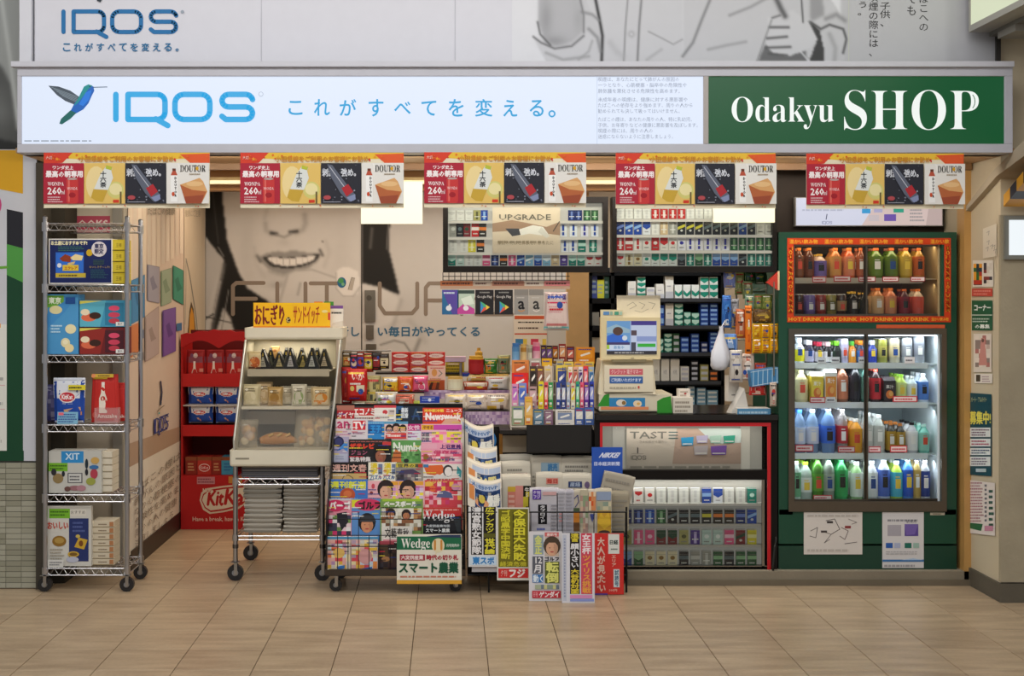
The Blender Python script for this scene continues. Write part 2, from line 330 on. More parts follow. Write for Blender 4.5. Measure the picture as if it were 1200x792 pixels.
im.line([(736, -5), (733, 30), (731, 72)], 1.1, .5, .8); im.line([(752, -5), (749, 30), (747, 72)], 1.4, .45, .85); im.line([(741, 37), (741, 44)], .6, .5, .1); im.blob(740, 40, 3.5, 3.5, .6); im.blob(740, 40, 1.8, 1.8, .8)
im.line([(760, 37), (776, 45), (789, 52), (800, 46)], 1.1, .56, .7); im.line([(715, 50), (722, 60), (730, 66)], 4, .66, .5); im.line([(758, 70), (775, 58)], 2, .62, .6)
# right figure
im.poly([(800, -20), (958, -20), (980, 8), (990, 32), (990, 72), (800, 72)], .745, 1); im.line([(834, -5), (822, 24), (812, 50), (800, 66)], 1.8, .46, .8); im.line([(855, 18), (880, 8), (898, -2)], 2, .56, .8); im.line([(830, 58), (852, 53), (874, 49)], 2, .58, .7)
im.poly([(888, 72), (898, 50), (918, 62), (944, 60), (946, 72)], .4, 2); im.poly([(900, 20), (930, 12), (948, 28), (958, 44), (950, 56), (925, 66), (905, 62), (897, 52), (900, 36)], .77, 1)
for q in ([(902, 32), (924, 32)], [(899, 45), (922, 43)], [(897, 56), (926, 55)], [(901, 63), (922, 65)]): im.line(q, 1.7, .33, .85)
im.line([(909, -3), (915, 10), (920, 19)], 3.4, .33, .9); im.line([(905, 21), (914, 18)], 1.5, .4, .8); im.line([(904, 24), (887, 72)], 1.2, .5, .7); im.line([(939, -3), (941, 26)], 1.1, .3, .9)
im.poly([(947, 24), (960, 34), (966, 60), (966, 72), (948, 72), (958, 46)], .24, 1); im.line([(938, 60), (948, 72)], 1.2, .8, .8); im.poly([(948, -20), (962, -20), (966, 18), (950, 26)], .58, 3); im.line([(968, 22), (980, 17), (990, 24)], 3, .5, .7)
im.line([(950, 26), (962, 34), (972, 29), (988, 34), (992, 46), (988, 62)], 1.6, .3, .85); im.line([(972, 40), (979, 56), (978, 70)], 3, .6, .7)
im.poly([(994, -20), (1170, -20), (1170, 80), (994, 80)], .715, 3, .9); im.poly([(1110, -20), (1170, -20), (1170, 80), (1110, 80)], .66, 12, .7)
put('printed_picture', im.build('printed_picture', pxs(BD), (1.06, 1.07, 1.12)), None, bb)
g = G(); g.e = .0015
def logo_iqos(g, S, x0, y0, x1, y1, wd, c):             # rounded technical capitals built from strokes
    W, H = x1-x0, y1-y0; a = wd/2
    def rr(xa, ya, xb, yb, r, corners=(1, 1, 1, 1)):
        P = []
        for (cx_, cy_, t0, on) in ((xb-r, ya+r, -90, corners[1]), (xb-r, yb-r, 0, corners[2]), (xa+r, yb-r, 90, corners[3]), (xa+r, ya+r, 180, corners[0])):
            if on: P += [(cx_+r*math.cos(math.radians(t0+k*22.5)), cy_+r*math.sin(math.radians(t0+k*22.5))) for k in range(5)]
            else: P.append({0: (xb, yb), -90: (xb, ya), 90: (xa, yb), 180: (xa, ya)}[t0])
        return P
    t, b = y0+a, y1-a; f = lambda u: x0+u*W
    g.st(S, [(f(.0)+a, t), (f(0)+a, b)], wd, c)
    g.st(S, rr(f(.105), t, f(.365), b, H*.24, (0, 1, 1, 0.0)) , wd, c, closed=True)
    g.st(S, [(f(.30), b-H*.02), (f(.385), b+H*.2)], wd, c)
    g.st(S, rr(f(.435), t, f(.70)-a, b, H*.28), wd, c, closed=True)
    r = H*.21; xa, xb, m_ = f(.765), f(1)-a, (t+b)/2
    P = [(xb, t+r*.8)]+[(xb-r+r*math.cos(math.radians(-k*30)), t+r-r*math.sin(math.radians(k*30))) for k in (1, 2, 3)]
    P += [(xa+r-r*math.sin(math.radians(k*30)), t+(m_-t)/2-(m_-t)/2*math.cos(math.radians(k*30))) for k in range(0, 7)]
    P += [(xb-r+r*math.sin(math.radians(k*30)), m_+(b-m_)/2-(b-m_)/2*math.cos(math.radians(k*30))) for k in range(0, 7)]
    P += [(xa+r*.6, b), (xa, b-r*.5)]
    g.st(S, P, wd, c)
S = pxs(BD)
logo_iqos(g, S, 72, 11, 209, 40, 5, '1f6fa8'); [g.t(S, ch, 74+i*13.2, 60, 82.5+i*13.2 if ch != '。' else 77.5+i*13.2, 51 if ch != '。' else 57, '2a6f9c', .5, 2) for i, ch in enumerate('これがすべてを変える。')]; g.el(S, 214, 14, 2, 2, '9aa4b0', 10); g.p(S, [(113, -3), (121, -3), (118, 3), (114, 1)], '22303a')
put('logo', g, 'print', bb); g = G(); g.e = .0016
g.t(S, 'ば\nこ\nへ\nの', 1077, 36, 1088, -6, '2c2c2c', res=2); g.t(S, 'て\nも', 1063, 18, 1073, -6, '2c2c2c', res=2)
g.t(S, '子\n供\n、', 1031, 31, 1043, 3, '2c2c2c', res=2); g.t(S, '喫\n煙\nの\n際\nに\nは\n、', 1018, 66, 1029, -8, '2c2c2c', res=2); g.t(S, 'う\n。', 1005, 18, 1015, 2, '2c2c2c', res=2); g.t(S, 'よ', 1006, -2, 1013, -10, '2c2c2c')
put('lettering', g, 'print', bb); g = G(); g.e = .0018
g.r(S, 306, 72, 306.6, -14, 'b4b4bc'); g.r(S, 533, 72, 533.6, -14, 'b9b9c0'); g.r(S, 994, 72, 995, -14, 'c4c8bc')
o = put('sheet_joint', g, 'print', bb); o['kind'] = 'stuff'

# ================================================================ ILLUMINATED SHOP SIGN
SD = 6.4
sg = thing('shop_sign', 'long illuminated signboard with white and green panels across the shop front', 'sign', None, (0, SD, 0))
fr = 'b9bac3'; g = G(); Zt, Zb = Z(78, SD), Z(179, SD)
g.box(X(20, SD), 0, Zt-.045, X(1187, SD), .17, Zt, fr); g.box(X(20, SD), 0, Zb, X(1187, SD), .17, Zb+.042, fr)
g.box(X(20, SD), 0, Zb+.042, X(25, SD), .17, Zt-.045, fr); g.box(X(1177.5, SD), 0, Zb+.042, X(1187, SD), .17, Zt-.045, fr); g.box(X(824.5, SD), .0, Zb+.042, X(830.5, SD), .17, Zt-.045, 'a9a29e')
g.box(X(14, SD), -.02, Zt-.004, X(1187, SD), .02, Zt+.022, 'c3c4cc'); g.box(X(20, SD), .1, Zb, X(1187, SD), .17, Zt, '55555a')
put('frame', g, 'plastic', sg, bevel=.003)
g = G(); S = lambda x, y, e: pxs(SD)(x, y, e-.012)
yb, yt = CY-(Zb+.042-EYE)*F_PX/SD, CY-(Zt-.045-EYE)*F_PX/SD
g.r(S, 25, yb, 824.5, yt, 'dfe9fb'); g.r(S, 699.6, yb, 700.3, yt, 'c5d2e8')
[g.t(S, ch, a_, d_, b_, c_, '27a0d8', .6, 3) for ch, a_, b_, c_, d_ in (('こ', 338, 354, 118, 134), ('れ', 368, 386, 116, 135), ('が', 398, 417, 116, 135), ('す', 432, 449, 116, 136), ('べ', 462, 481, 119, 133), ('て', 494, 511, 118, 135), ('を', 526, 543, 116, 136), ('変', 557, 577, 116, 136), ('え', 590, 606, 117, 136), ('る', 621, 637, 117, 136), ('。', 643, 651, 129, 137))]; logo_iqos(g, S, 132, 107, 299, 143, 6.6, '2fa6e0')
g.el(S, 305.5, 110, 3, 3, 'b9c4d4', 12); g.el(S, 305.5, 110, 2.2, 2.2, 'dfe9fb', 12)
g.li(S, 28, 166, 125, 163.5, 1, '8a93a0', 3)
W_ = ['喫煙は、あなたにとって肺がんの原因の', '一つとなり、心筋梗塞・脳卒中の危険性や', '肺気腫を悪化させる危険性を高めます。', '未成年者の喫煙は、健康に対する悪影響や', 'たばこへの依存をより強めます。周りの人から', '勧められても決して吸ってはいけません。', 'たばこの煙は、あなたの周りの人、特に乳幼児、', '子供、お年寄りなどの健康に悪影響を及ぼします。', '喫煙の際には、周りの人の', '迷惑にならないように注意しましょう。']
for q, (s_, y, xe) in enumerate(zip(W_, (90, 96.8, 103.8, 113.8, 120.5, 127.3, 137, 143.8, 150.4, 157.2), (796, 805, 797, 806, 812, 797, 811, 818, 765, 789))): g.t(S, s_, 701, y+5.2, xe, y, '8f98ab')
put('white_panel', g, 'backlit', sg)
g = G(); g.e = .003
# hummingbird
g.p(S, [(56, 100), (68, 101), (82, 106), (92, 113), (92, 120), (86, 122), (76, 118), (66, 111)], '46505a')
for a_ in range(5): g.st(S, [(60+a_*3, 102+a_*2.4), (90, 113+a_*1.6)], .7, '7c8a94')
g.p(S, [(104, 99), (109, 101), (110, 106), (107, 112), (103, 121), (97, 128), (88, 133), (82, 130), (86, 122), (92, 114), (96, 107), (98, 101)], '1a5fb4')
g.p(S, [(98, 101), (103, 98.5), (108, 100), (103, 104), (98, 111), (91, 120), (86, 124), (92, 113)], '1c8a8c'); g.p(S, [(82, 129), (89, 132), (82, 139), (72, 145.5), (69, 144.5), (71, 139)], '17605c')
g.p(S, [(100, 108), (107, 105), (104, 116), (97, 124), (92, 122)], '2377d8'); g.el(S, 105, 101.2, .8, .8, '101418', 8); g.st(S, [(109, 102), (125, 101.6)], .9, '35506a')
put('bird_emblem', g, 'backlit', sg)
S2 = lambda x, y, e: pxs(SD)(x, y, e-.012)
g = G(); g.r(S2, 830.5, yb, 1177.5, yt, '0a4f2a'); put('green_panel', g, 'backlit', sg)
g = G(); g.e = .001
g.t(S2, '𝐎𝐝𝐚𝐤𝐲𝐮', 858, 151, 978, 113, 'f2f8f4', res=4); g.t(S2, '𝐒𝐇𝐎𝐏', 990, 152, 1148, 105, 'f2f8f4', res=5)
gl_ = '0a4f2a'
g.st(S2, [(1060.5, 108), (1060.5, 149)], .9, gl_, cap=False)
for P in ([(1106+8*math.cos(math.radians(a_))*1.05, 128.5+19*math.sin(math.radians(a_))) for a_ in range(-60, 61, 15)], [(1138+5.5*math.cos(math.radians(a_)), 118.5+9*math.sin(math.radians(a_))) for a_ in range(-60, 61, 20)]): g.st(S2, P, .9, gl_, cap=False)
put('lettering', g, 'backlit', sg)

# ================================================================ BANNERS UNDER THE SIGN
def banner_mesh():
    g = G(); S = lambda x, y, e: ((x-97.5)/F_PX*6.35, -.002-e, (32.5-y)/F_PX*6.35)
    g.box(-97.5/F_PX*6.35, -.002, -32.5/F_PX*6.35, 97.5/F_PX*6.35, 0, 32.5/F_PX*6.35, 'e9dfc2')
    g.p(S, [(0, 0), (195, 0), (195, 6), (120, 9), (60, 9), (0, 5)], 'e8be3a'); g.p(S, [(0, 0), (34, 0), (22, 12), (0, 13)], 'd8402a'); g.p(S, [(160, 2), (195, 1), (195, 12), (172, 12)], 'e05a2c')
    Rr = random.Random(5)
    for k in range(26):
        x = Rr.choice([Rr.uniform(0, 50), Rr.uniform(150, 193), Rr.uniform(2, 193)]); y = Rr.uniform(2, 11) if k < 18 else Rr.uniform(61, 63.5); r_ = Rr.uniform(1.2, 3)
        if y > 20: r_ = 1.1
        g.p(S, [(x+r_*(1 if a_ % 2 else .45)*math.cos(a_*PI/5+k), y+r_*(1 if a_ % 2 else .45)*math.sin(a_*PI/5+k)) for a_ in range(10)], Rr.choice(['cf3a22', 'e36a24', 'e9962c', 'd2301e']))
    g.t(S, '小田急線をご利用のお客様にお勧め', 42, 11, 153, 4, 'c98a2a', bold=.4); g.t(S, '大切', 3, 8, 10, 4, 'f4d8c8')
    g.r(S, 0, 60, 47.5, 12.5, 'ae2338'); g.t(S, 'ワンダ史上', 11, 20, 35, 15.5, 'f2e4e4', bold=.4); g.t(S, '最高の朝専用', 3, 29, 46, 21.5, 'f6ecec', bold=.7); g.t(S, '𝐖𝐎𝐍𝐃𝐀', 5, 39, 24, 34.5, 'f2e4e4'); g.t(S, '260', 5, 49, 21, 41, 'f6ecec', bold=.7); g.t(S, 'ml', 21, 49, 25, 44, 'f6ecec'); g.li(S, 5, 59, 23, 51, 3, 'e0b8bc', 2)
    g.p(S, [(27, 58), (27, 32), (29, 30), (39, 30), (41, 32), (41, 58), (39, 60), (29, 60)], 'c83838'); g.r(S, 29, 58, 31, 32, 'dd6a60'); g.t(S, 'WONDA', 28, 44, 40, 40.5, 'f4dede'); g.el(S, 34, 50, 4, 3, 'a01c28'); g.el(S, 34, 31, 6, 1.2, 'b8a8a4')
    g.r(S, 48, 60, 96, 12.5, 'e3c069'); g.el(S, 62, 36, 12, 20, 'edd79a'); g.el(S, 85, 44, 10, 10, 'd3cd7a'); g.el(S, 85, 43, 7.5, 7, 'eadfa6')
    g.p(S, [(74, 16), (81, 18), (80, 22), (82, 30), (77, 42), (70, 58), (62, 57), (56, 53), (60, 42), (67, 26), (71, 20)], 'dfe3df'); g.p(S, [(59, 43), (76, 44), (70, 58), (62, 57), (56, 53)], 'c8a43a'); g.p(S, [(74, 15), (81, 17), (80, 21), (73, 19)], 'b8c03c'); g.t(S, '十\n六\n茶', 67, 41, 74, 22, '2e3238', bold=.5); g.r(S, 82, 59, 89, 55.5, 'cf3a24'); g.r(S, 90, 60, 92, 46, '6a5a34')
    g.r(S, 96.5, 60, 144.5, 12.5, '272832'); g.t(S, '刺激、強め。', 98, 28, 138, 19, 'd4d8e0', bold=.6, res=2)
    for k in range(26): x = Rr.uniform(99, 142); y = Rr.uniform(15, 58); g.el(S, x, y, Rr.uniform(.4, 1.5), Rr.uniform(.4, 1.1), Rr.choice(['767a8a', '50525e', '9aa0b0']), 7)
    g.p(S, [(104, 14), (110, 15), (126, 36), (138, 50), (136, 57), (130, 58), (120, 48), (109, 30)], '5e6474'); g.p(S, [(121, 42), (129, 37), (135, 46), (127, 52)], 'b02a32'); g.p(S, [(127, 53), (137, 49), (138, 55), (132, 58)], '8590b4'); g.st(S, [(107, 17), (124, 40)], .8, 'c6cad6'); g.el(S, 104, 53, 4.5, 2.6, 'b04a50'); g.r(S, 99, 58.8, 120, 57.6, '888a94')
    g.r(S, 145, 60, 195, 12.5, 'e6e4de'); g.p(S, [(160, 22), (172, 22), (158, 12.5)], 'f0eee8'); g.r(S, 150, 58, 158, 27, 'f3f3f0'); g.p(S, [(150, 27), (152, 22), (156, 22), (158, 27)], 'b8523a'); g.r(S, 152, 22, 156, 19, '6a3a2a'); g.t(S, 'D\nO\nU\nT\nO\nR', 154.5, 52, 157, 29, '2a2420', bold=.5); g.el(S, 153, 49, 1.8, 2.6, 'c8502c')
    g.p(S, [(161, 38), (184, 30), (188, 34), (193, 46), (186, 60), (168, 60)], 'd9a56a'); g.p(S, [(161, 38), (175, 44), (192, 46), (186, 60), (168, 60)], 'b4643a'); g.p(S, [(166, 52), (189, 50), (186, 60), (168, 60)], '9a4a30'); g.el(S, 178, 37, 10, 3, 'e6bd86'); g.t(S, '𝐃𝐎𝐔𝐓𝐎𝐑', 161, 23, 191, 15, '2c2a26', res=2); g.el(S, 181, 19, 1.8, 2.2, 'd8a62a'); g.li(S, 172, 27, 188, 24, 1, 'a89a86', 1)
    return g.mesh('banner')
bme = banner_mesh()
for k, ((a_, b_, c_, d), lb) in enumerate(zip(((50, 245, 178, 243), (281, 473, 178, 243), (497, 687, 178, 242), (722, 910, 179, 243), (946, 1131, 179, 244)),
        ('drinks advertising banner hanging above the wire snack rack', 'drinks advertising banner hanging over the mouth of the wall portrait', 'drinks advertising banner hanging above the left cigarette display', 'drinks advertising banner hanging above the right cigarette display', 'drinks advertising banner hanging above the green drinks cabinet'))):
    o = thing('advert_banner', lb, 'banner', bme, (X((a_+b_)/2, 6.35), 6.37, Z((c_+d)/2+.5, 6.35)+.0005), group='drinks banners under the shop sign'); o.scale = ((b_-a_)/195, 1, 1)
# ================================================================ RIGHT PIER, GLOWING BOX, STAIR STRINGER
PX = 2.69
wr = struct('wall_right', G().box(PX, 6.625, 0, 5.2, 9.7, 3.8, 'c6b99e'))
g = G(); g.box(X(1171, 6.62), 6.605, .10, 5.0, 6.625, Z(252, 6.62), 'a0967f'); struct('door_1', g, 'rough')
struct('baseboard_right', G().box(PX-.012, 6.6, 0, 5.2, 7.06, .092, '5e584c'), 'rough')
g = G(); g.box(X(1176, 6.6), 6.585, Z(304, 6.6), 3.4, 6.605, Z(253, 6.6), '77776f'); w1 = struct('window_1', g, 'plastic'); put('pane', G().box(X(1181, 6.6), 6.578, Z(299, 6.6), 3.36, 6.585, Z(258, 6.6), 'f4fbff'), 'backlit', w1)
# rising stringer of the stair with hazard stripe
def slab(name, pts, x0, x1, c, m='wall'):
    n = len(pts); g = G(); g.raw([(x0, y, z) for y, z in pts]+[(x1, y, z) for y, z in pts], [tuple(range(n)), tuple(range(2*n-1, n-1, -1))]+[(i, (i+1) % n, n+(i+1) % n, n+i) for i in range(n)], c)
    return struct(name, g, m)
slab('stair_stringer', [(6.99, 1.93), (6.60, 2.075), (6.2, 2.16), (5.2, 2.46), (5.2, 2.56), (6.2, 2.24), (6.66, 2.10), (6.99, 1.955)], PX-.03, PX+.3, 'b3a791')
hz = G()
for k in range(9):
    a_, b_ = 6.56-k*.075, 6.56-(k+1)*.075; z = lambda q: 1.925+(6.56-q)*.42
    hz.raw([(PX-.012, a_, z(a_)), (PX-.012, b_, z(b_)), (PX-.012, b_, z(b_)+.055), (PX-.012, a_, z(a_)+.055), (PX+.6, a_, z(a_)), (PX+.6, b_, z(b_)), (PX+.6, b_, z(b_)+.055), (PX+.6, a_, z(a_)+.055)], [(0, 1, 2, 3), (7, 6, 5, 4), (0, 4, 5, 1), (3, 2, 6, 7), (0, 3, 7, 4), (1, 5, 6, 2)], 'd59a1e' if k % 2 == 0 else '20222c')
thing('hazard_edge', 'yellow and black striped warning edge above the grey metal door', 'edge guard', hz, mats='plastic')
# notices on the narrow side of the pier
XP = PX-.004
def sp(a, b): return xplane(XP)
def notice(x0, y0, x1, y1, base, L, label, slant=0, cat='notice'):
    S = xplane(XP); g = G()
    g.p(S, [(x0, y0), (x1, y0+slant), (x1, y1+slant), (x0, y1)], base); g.deco(S, L); return thing('paper_notice', label, cat, g)
notice(1140, 305, 1164, 336, 'e2ddd2', [('r', 1141, 334, 1151, 309, '5a2a28'), ('m', 1141, 333, 1151, 309, 3, 5, ['c23a2c', '2f6a3a', 'e8a02c', '24404e'], 2), ('m', 1153, 332, 1163, 308, 3, 6, ['e2ddd2', '3a3a42', 'd8d0c4', '8a3a34'], 4)], 'small colourful notice, top of the papers on the right pier')
notice(1139, 338, 1163, 347, 'c4483a', [('l', 1141, 346, 1161, 339, 2, 'e09080', 3)], 'thin red strip notice below the colourful one on the right pier')
notice(1139, 352, 1163, 387, '1d5a3c', [('t', 'コーナー', 1142, 364, 1161, 357, 'e6ece6', .5), ('r', 1139, 369.6, 1163, 368.6, 'c8d0c4'), ('l', 1140, 378, 1162, 372, 2, 'b8cabc', 4), ('t', 'の募集', 1143, 385, 1160, 380, 'e6ece6', .3)], 'dark green notice with white lettering on the right pier')
notice(1141, 391, 1162, 436, 'ddd3c6', [('m', 1143, 430, 1160, 393, 4, 7, ['e4d8cc', 'c8b0a4', 'b07068', 'ddd3c6', '8f8078'], 6), ('p', [(1150, 396), (1154, 396), (1157, 428), (1147, 428)], 'c98a80'), ('e', 1152, 399, 1.6, 2.2, '6a4a40')], 'pale notice with a standing figure on the right pier')
notice(1142, 438, 1163, 449, 'e6dfd4', [('r', 1144, 447, 1149, 439, '4a4030'), ('l', 1151, 448, 1161, 440, 3, 'b49aa0', 6)], 'small white card notice under the standing figure on the right pier')
notice(1135, 460, 1162, 556, '124652', [('t', 'パート・アルバイト', 1138, 471, 1156, 465, 'd8dc9c'), ('t', '募集中!', 1137, 497, 1161, 482, 'e4d85a', .8), ('r', 1137, 512, 1161, 501, 'e2e6e4'), ('r', 1137, 523, 1161, 514, 'e2e6e4'), ('r', 1137, 533, 1161, 525, 'e2e6e4'), ('r', 1137, 546, 1161, 535, 'e2e6e4'), ('r', 1144, 553, 1156, 549, 'b8c8cc'),
    ('l', 1139, 511, 1160, 502, 3, '7a5a70', 1), ('l', 1139, 522, 1160, 515, 2, 'b05a70', 2), ('l', 1139, 532, 1160, 526, 2, '50607a', 3), ('l', 1139, 545, 1160, 536, 3, '7a6a80', 4)], 'tall dark teal recruiting notice with yellow characters on the right pier', 2)
notice(1133, 562, 1166, 624, 'e0d6cf', [('l', 1135, 612, 1153, 564, 14, 'a8707a', 7), ('l', 1154, 612, 1157, 566, 9, '70707a', 8), ('l', 1159, 618, 1165, 572, 7, '1e5a48', 9), ('p', [(1133, 612), (1152, 614), (1150, 622), (1133, 618)], '2e6a44'), ('r', 1154, 622, 1164, 616, 'c98aa0')], 'pink and green printed flyer, lowest notice on the right pier', 4)
S = xplane(XP); g = G(); g.p(S, [(1152, 268), (1168, 262), (1168, 300), (1152, 303)], 'd8cfbc')
for k in range(6): q = random.Random(k); x, y = 1154+q.random()*11, 270+q.random()*25; g.st(S, [(x, y), (x+3, y-2), (x+2, y+3)], .5, '8a8478')
thing('paper_notice', 'faded sheet with pencil sketches above the other papers on the right pier', 'notice', g)
# light box top right, running towards the viewer
lb = thing('light_box', 'large cream illuminated box sign seen from its side, top right', 'light', None, (2.505, 6.55, 2.765))
g = G(); g.box(0, -2.4, 0, .5, 0, .03, 'a8a69c'); g.box(0, -.02, .03, .5, 0, .9, 'a8a69c'); g.box(.0, -2.4, .9, .5, 0, .93, 'a8a69c'); g.box(.1, -2.4, -.02, .4, 0, 0, '6a675e'); put('frame', g, 'plastic', lb)
put('panel', G().box(.004, -2.38, .03, .02, -.02, .9, 'd4dbbc'), 'dimlit2' if 'dimlit2' in MAT else 'backlit', lb)
put('bracket', G().tube([(.12, -.4, -.02), (.12, -.4, .0)], .01, 6, '2a2a2a').box(.1, -.3, -.05, .3, -.1, -.02, '8a8880'), 'plastic', lb)

# ================================================================ MURAL ON THE BACK WALL
MD = BW-.012
im = Img(236, 195, 668, 592, 1.5, .80)
im.poly([(256, 190), (424, 190), (424, 322), (396, 340), (330, 352), (296, 345), (276, 318), (264, 272)], .845, 5)
im.blob(290, 290, 10, 50, .76, .5); im.blob(400, 300, 14, 40, .78, .5); im.blob(318, 322, 26, 9, .73, .4)
im.poly([(240, 190), (257, 190), (262, 246), (266, 282), (279, 318), (290, 338), (312, 352), (330, 366), (318, 392), (296, 398), (278, 400), (270, 372), (262, 360), (250, 398), (247, 392), (254, 350), (262, 318), (262, 304), (252, 294), (240, 276)], .10, 2)
im.poly([(240, 278), (252, 292), (262, 304), (256, 322), (246, 352), (241, 385)], .76, 2)
im.line([(263, 310), (256, 345), (248, 395)], 2.5, .38, .8); im.line([(256, 290), (262, 300)], 1.2, .5, .8); im.line([(258, 330), (250, 370)], 1.4, .75, .7); im.line([(268, 340), (258, 395)], 1, .55, .7); im.line([(240, 374), (250, 368)], 1, .15, .8); im.line([(241, 371), (270, 378)], .9, .2, .6)
im.line([(246, 195), (252, 250), (256, 285)], 1.3, .28, .6); im.line([(270, 200), (275, 224)], 5, .25, .0)
# nose
im.blob(334, 250, 16, 16, .87, .8); im.line([(311, 262), (312, 270), (318, 274)], 3.4, .66, .6); im.line([(357, 252), (358, 262), (355, 269), (347, 272)], 3.6, .64, .6); im.line([(318, 273), (324, 274)], 2.2, .30, .95); im.line([(340, 272), (348, 271)], 2.2, .32, .95); im.line([(324, 275), (333, 278), (341, 274)], 1.8, .62, .8); im.blob(333, 284, 8, 5, .76, .6); im.line([(313, 244), (310, 256)], 3, .76, .6)
# mouth
im.poly([(303, 302), (312, 297), (326, 294), (334, 296), (342, 293), (360, 296), (377, 297), (372, 306), (358, 317), (338, 323), (320, 319), (309, 310)], .60, 2)
im.poly([(307, 302), (316, 300), (334, 302), (356, 300), (375, 298), (370, 306), (356, 312), (336, 315), (318, 312)], .22, 1)
im.poly([(312, 302), (322, 301), (334, 303), (354, 301), (371, 299), (367, 305), (354, 310), (336, 312.5), (320, 309)], .93, 1)
for x in (318, 325, 332, 339.5, 347, 354, 361): im.line([(x, 302), (x, 310)], .5, .72, .7)
im.line([(301, 300), (305, 306)], 2.4, .42, .8); im.line([(375, 293), (378, 299)], 2, .45, .8); im.line([(298, 290), (300, 310), (310, 324)], 3, .76, .5); im.line([(382, 283), (386, 296), (380, 312)], 3, .76, .5)
im.line([(316, 318), (332, 323), (350, 320)], 2.4, .68, .6); im.blob(330, 334, 16, 5, .66, .7); im.blob(378, 283, 1.1, 1.1, .35, .8)
# fingers, device, hand
im.poly([(336, 322), (348, 316), (364, 316), (384, 322), (400, 318), (424, 316), (424, 400), (330, 400), (322, 362)], .84, 3); im.line([(337, 322), (330, 346), (324, 366)], 2, .70, .7); im.line([(352, 332), (349, 345)], 1.6, .66, .7); im.line([(348, 317), (366, 316), (392, 325)], 1.4, .70, .7)
im.poly([(394, 318), (400, 313.5), (410, 313.5), (419, 318), (422, 330), (419, 344), (410, 348), (400, 346), (394, 336)], .93, 1); im.line([(394, 320), (394, 338), (402, 347), (414, 347), (422, 336)], 1.1, .7, .6)
# right-hand hair and neck
im.poly([(425, 258), (457, 258), (455, 290), (462, 318), (468, 345), (448, 338), (425, 332)], .12, 2); im.line([(436, 268), (434, 290)], 2.2, .42, .7); im.line([(455, 262), (453, 292)], 1, .5, .7)
im.poly([(425, 332), (450, 338), (470, 352), (470, 372), (425, 392)], .85, 3); im.line([(470, 352), (464, 372), (460, 384)], 3, .68, .6)
im.line([(446, 404), (462, 399), (474, 402), (482, 414)], 1.3, .5, .8); im.line([(492, 398), (486, 412)], 2.6, .5, .7); im.line([(480, 376), (492, 388), (498, 400)], 4, .72, .6); im.blob(448, 435, 40, 26, .72, .5)
md = thing('wall_mural', 'black and white portrait mural of a smiling mouth on the back shutters', 'mural', None, (0, MD, 0))
put('printed_picture', im.build('printed_picture', pxs(MD), (.98, .97, .96)), None, md)
g = G(); g.e = .0015; S = pxs(MD); cF = '8f8378'; wd = 4.6
for P in ([(273, 368), (273, 335), (277, 331.5), (309, 331.5)], [(273, 350), (300, 350)], [(325, 332), (325, 360), (331, 367), (352, 367), (358, 360), (358, 332)], [(364, 332), (402, 332)], [(383, 332), (383, 368)], [(445, 332), (445, 358), (451, 367), (483, 367), (489, 360), (489, 332)], [(499, 368), (499, 337), (503, 332), (540, 332)], [(499, 352), (536, 352), (541, 368)], [(558, 332), (600, 332)], [(558, 350), (594, 350)], [(558, 368), (600, 368)]): g.st(S, P, wd, cF)
g.t(S, '新し', 396, 394, 421, 382.5, '3f7094', bold=.7, res=2); g.t(S, 'い毎日がやってくる', 443, 394, 562, 382.5, '3f7094', bold=.7, res=2); g.p(S, [(250, 395), (250, 395.5), (251, 395.5)], cF)
g.el(S, 400.5, 331, 5.2, 6.2, '2d6d9a'); g.el(S, 399.5, 329, 3.4, 3, '4a9a60', 10); g.el(S, 402, 333, 2, 2, '78b890', 8); g.p(S, [(408, 339), (412, 325), (416, 326), (413, 340)], 'b9b4ac'); g.st(S, [(408, 339), (412, 325), (416, 326)], .5, '6a655e')
put('lettering', g, 'print', md)
g = G()
for x in (240.5, 423.8): g.box(X(x-.6, MD-.004), 0, .02, X(x+.6, MD-.004), .01, 2.3, '2c2722')
g2 = thing('shutter_seam', 'two dark upright joints between the shutter panels behind the portrait', 'shutter joint', g, (0, MD-.006, 0), 'plastic') if False else put('seam', g, 'plastic', md, (0, -.004, 0)); g2['kind'] = 'stuff'
lk = thing('door_lock', 'pair of grey metal lock plates on the portrait shutter seam', 'lock', None, (0, MD-.02, 0))
for (x0, y0, x1, y1) in ((427.5, 340, 440, 377), (429, 381, 438, 397), (429, 403, 441, 412)):
    q = G(); q.box(X(x0, MD), 0, Z(y1, MD), X(x1, MD), .012, Z(y0, MD), '8d8679'); put('plate', q, 'metal', lk)
q = G(); q.tube([(X(433, MD), -.02, Z(349, MD)), (X(433, MD), .0, Z(349, MD))], .02, 12, '6d675c'); put('keyhole', q, 'metal', lk)

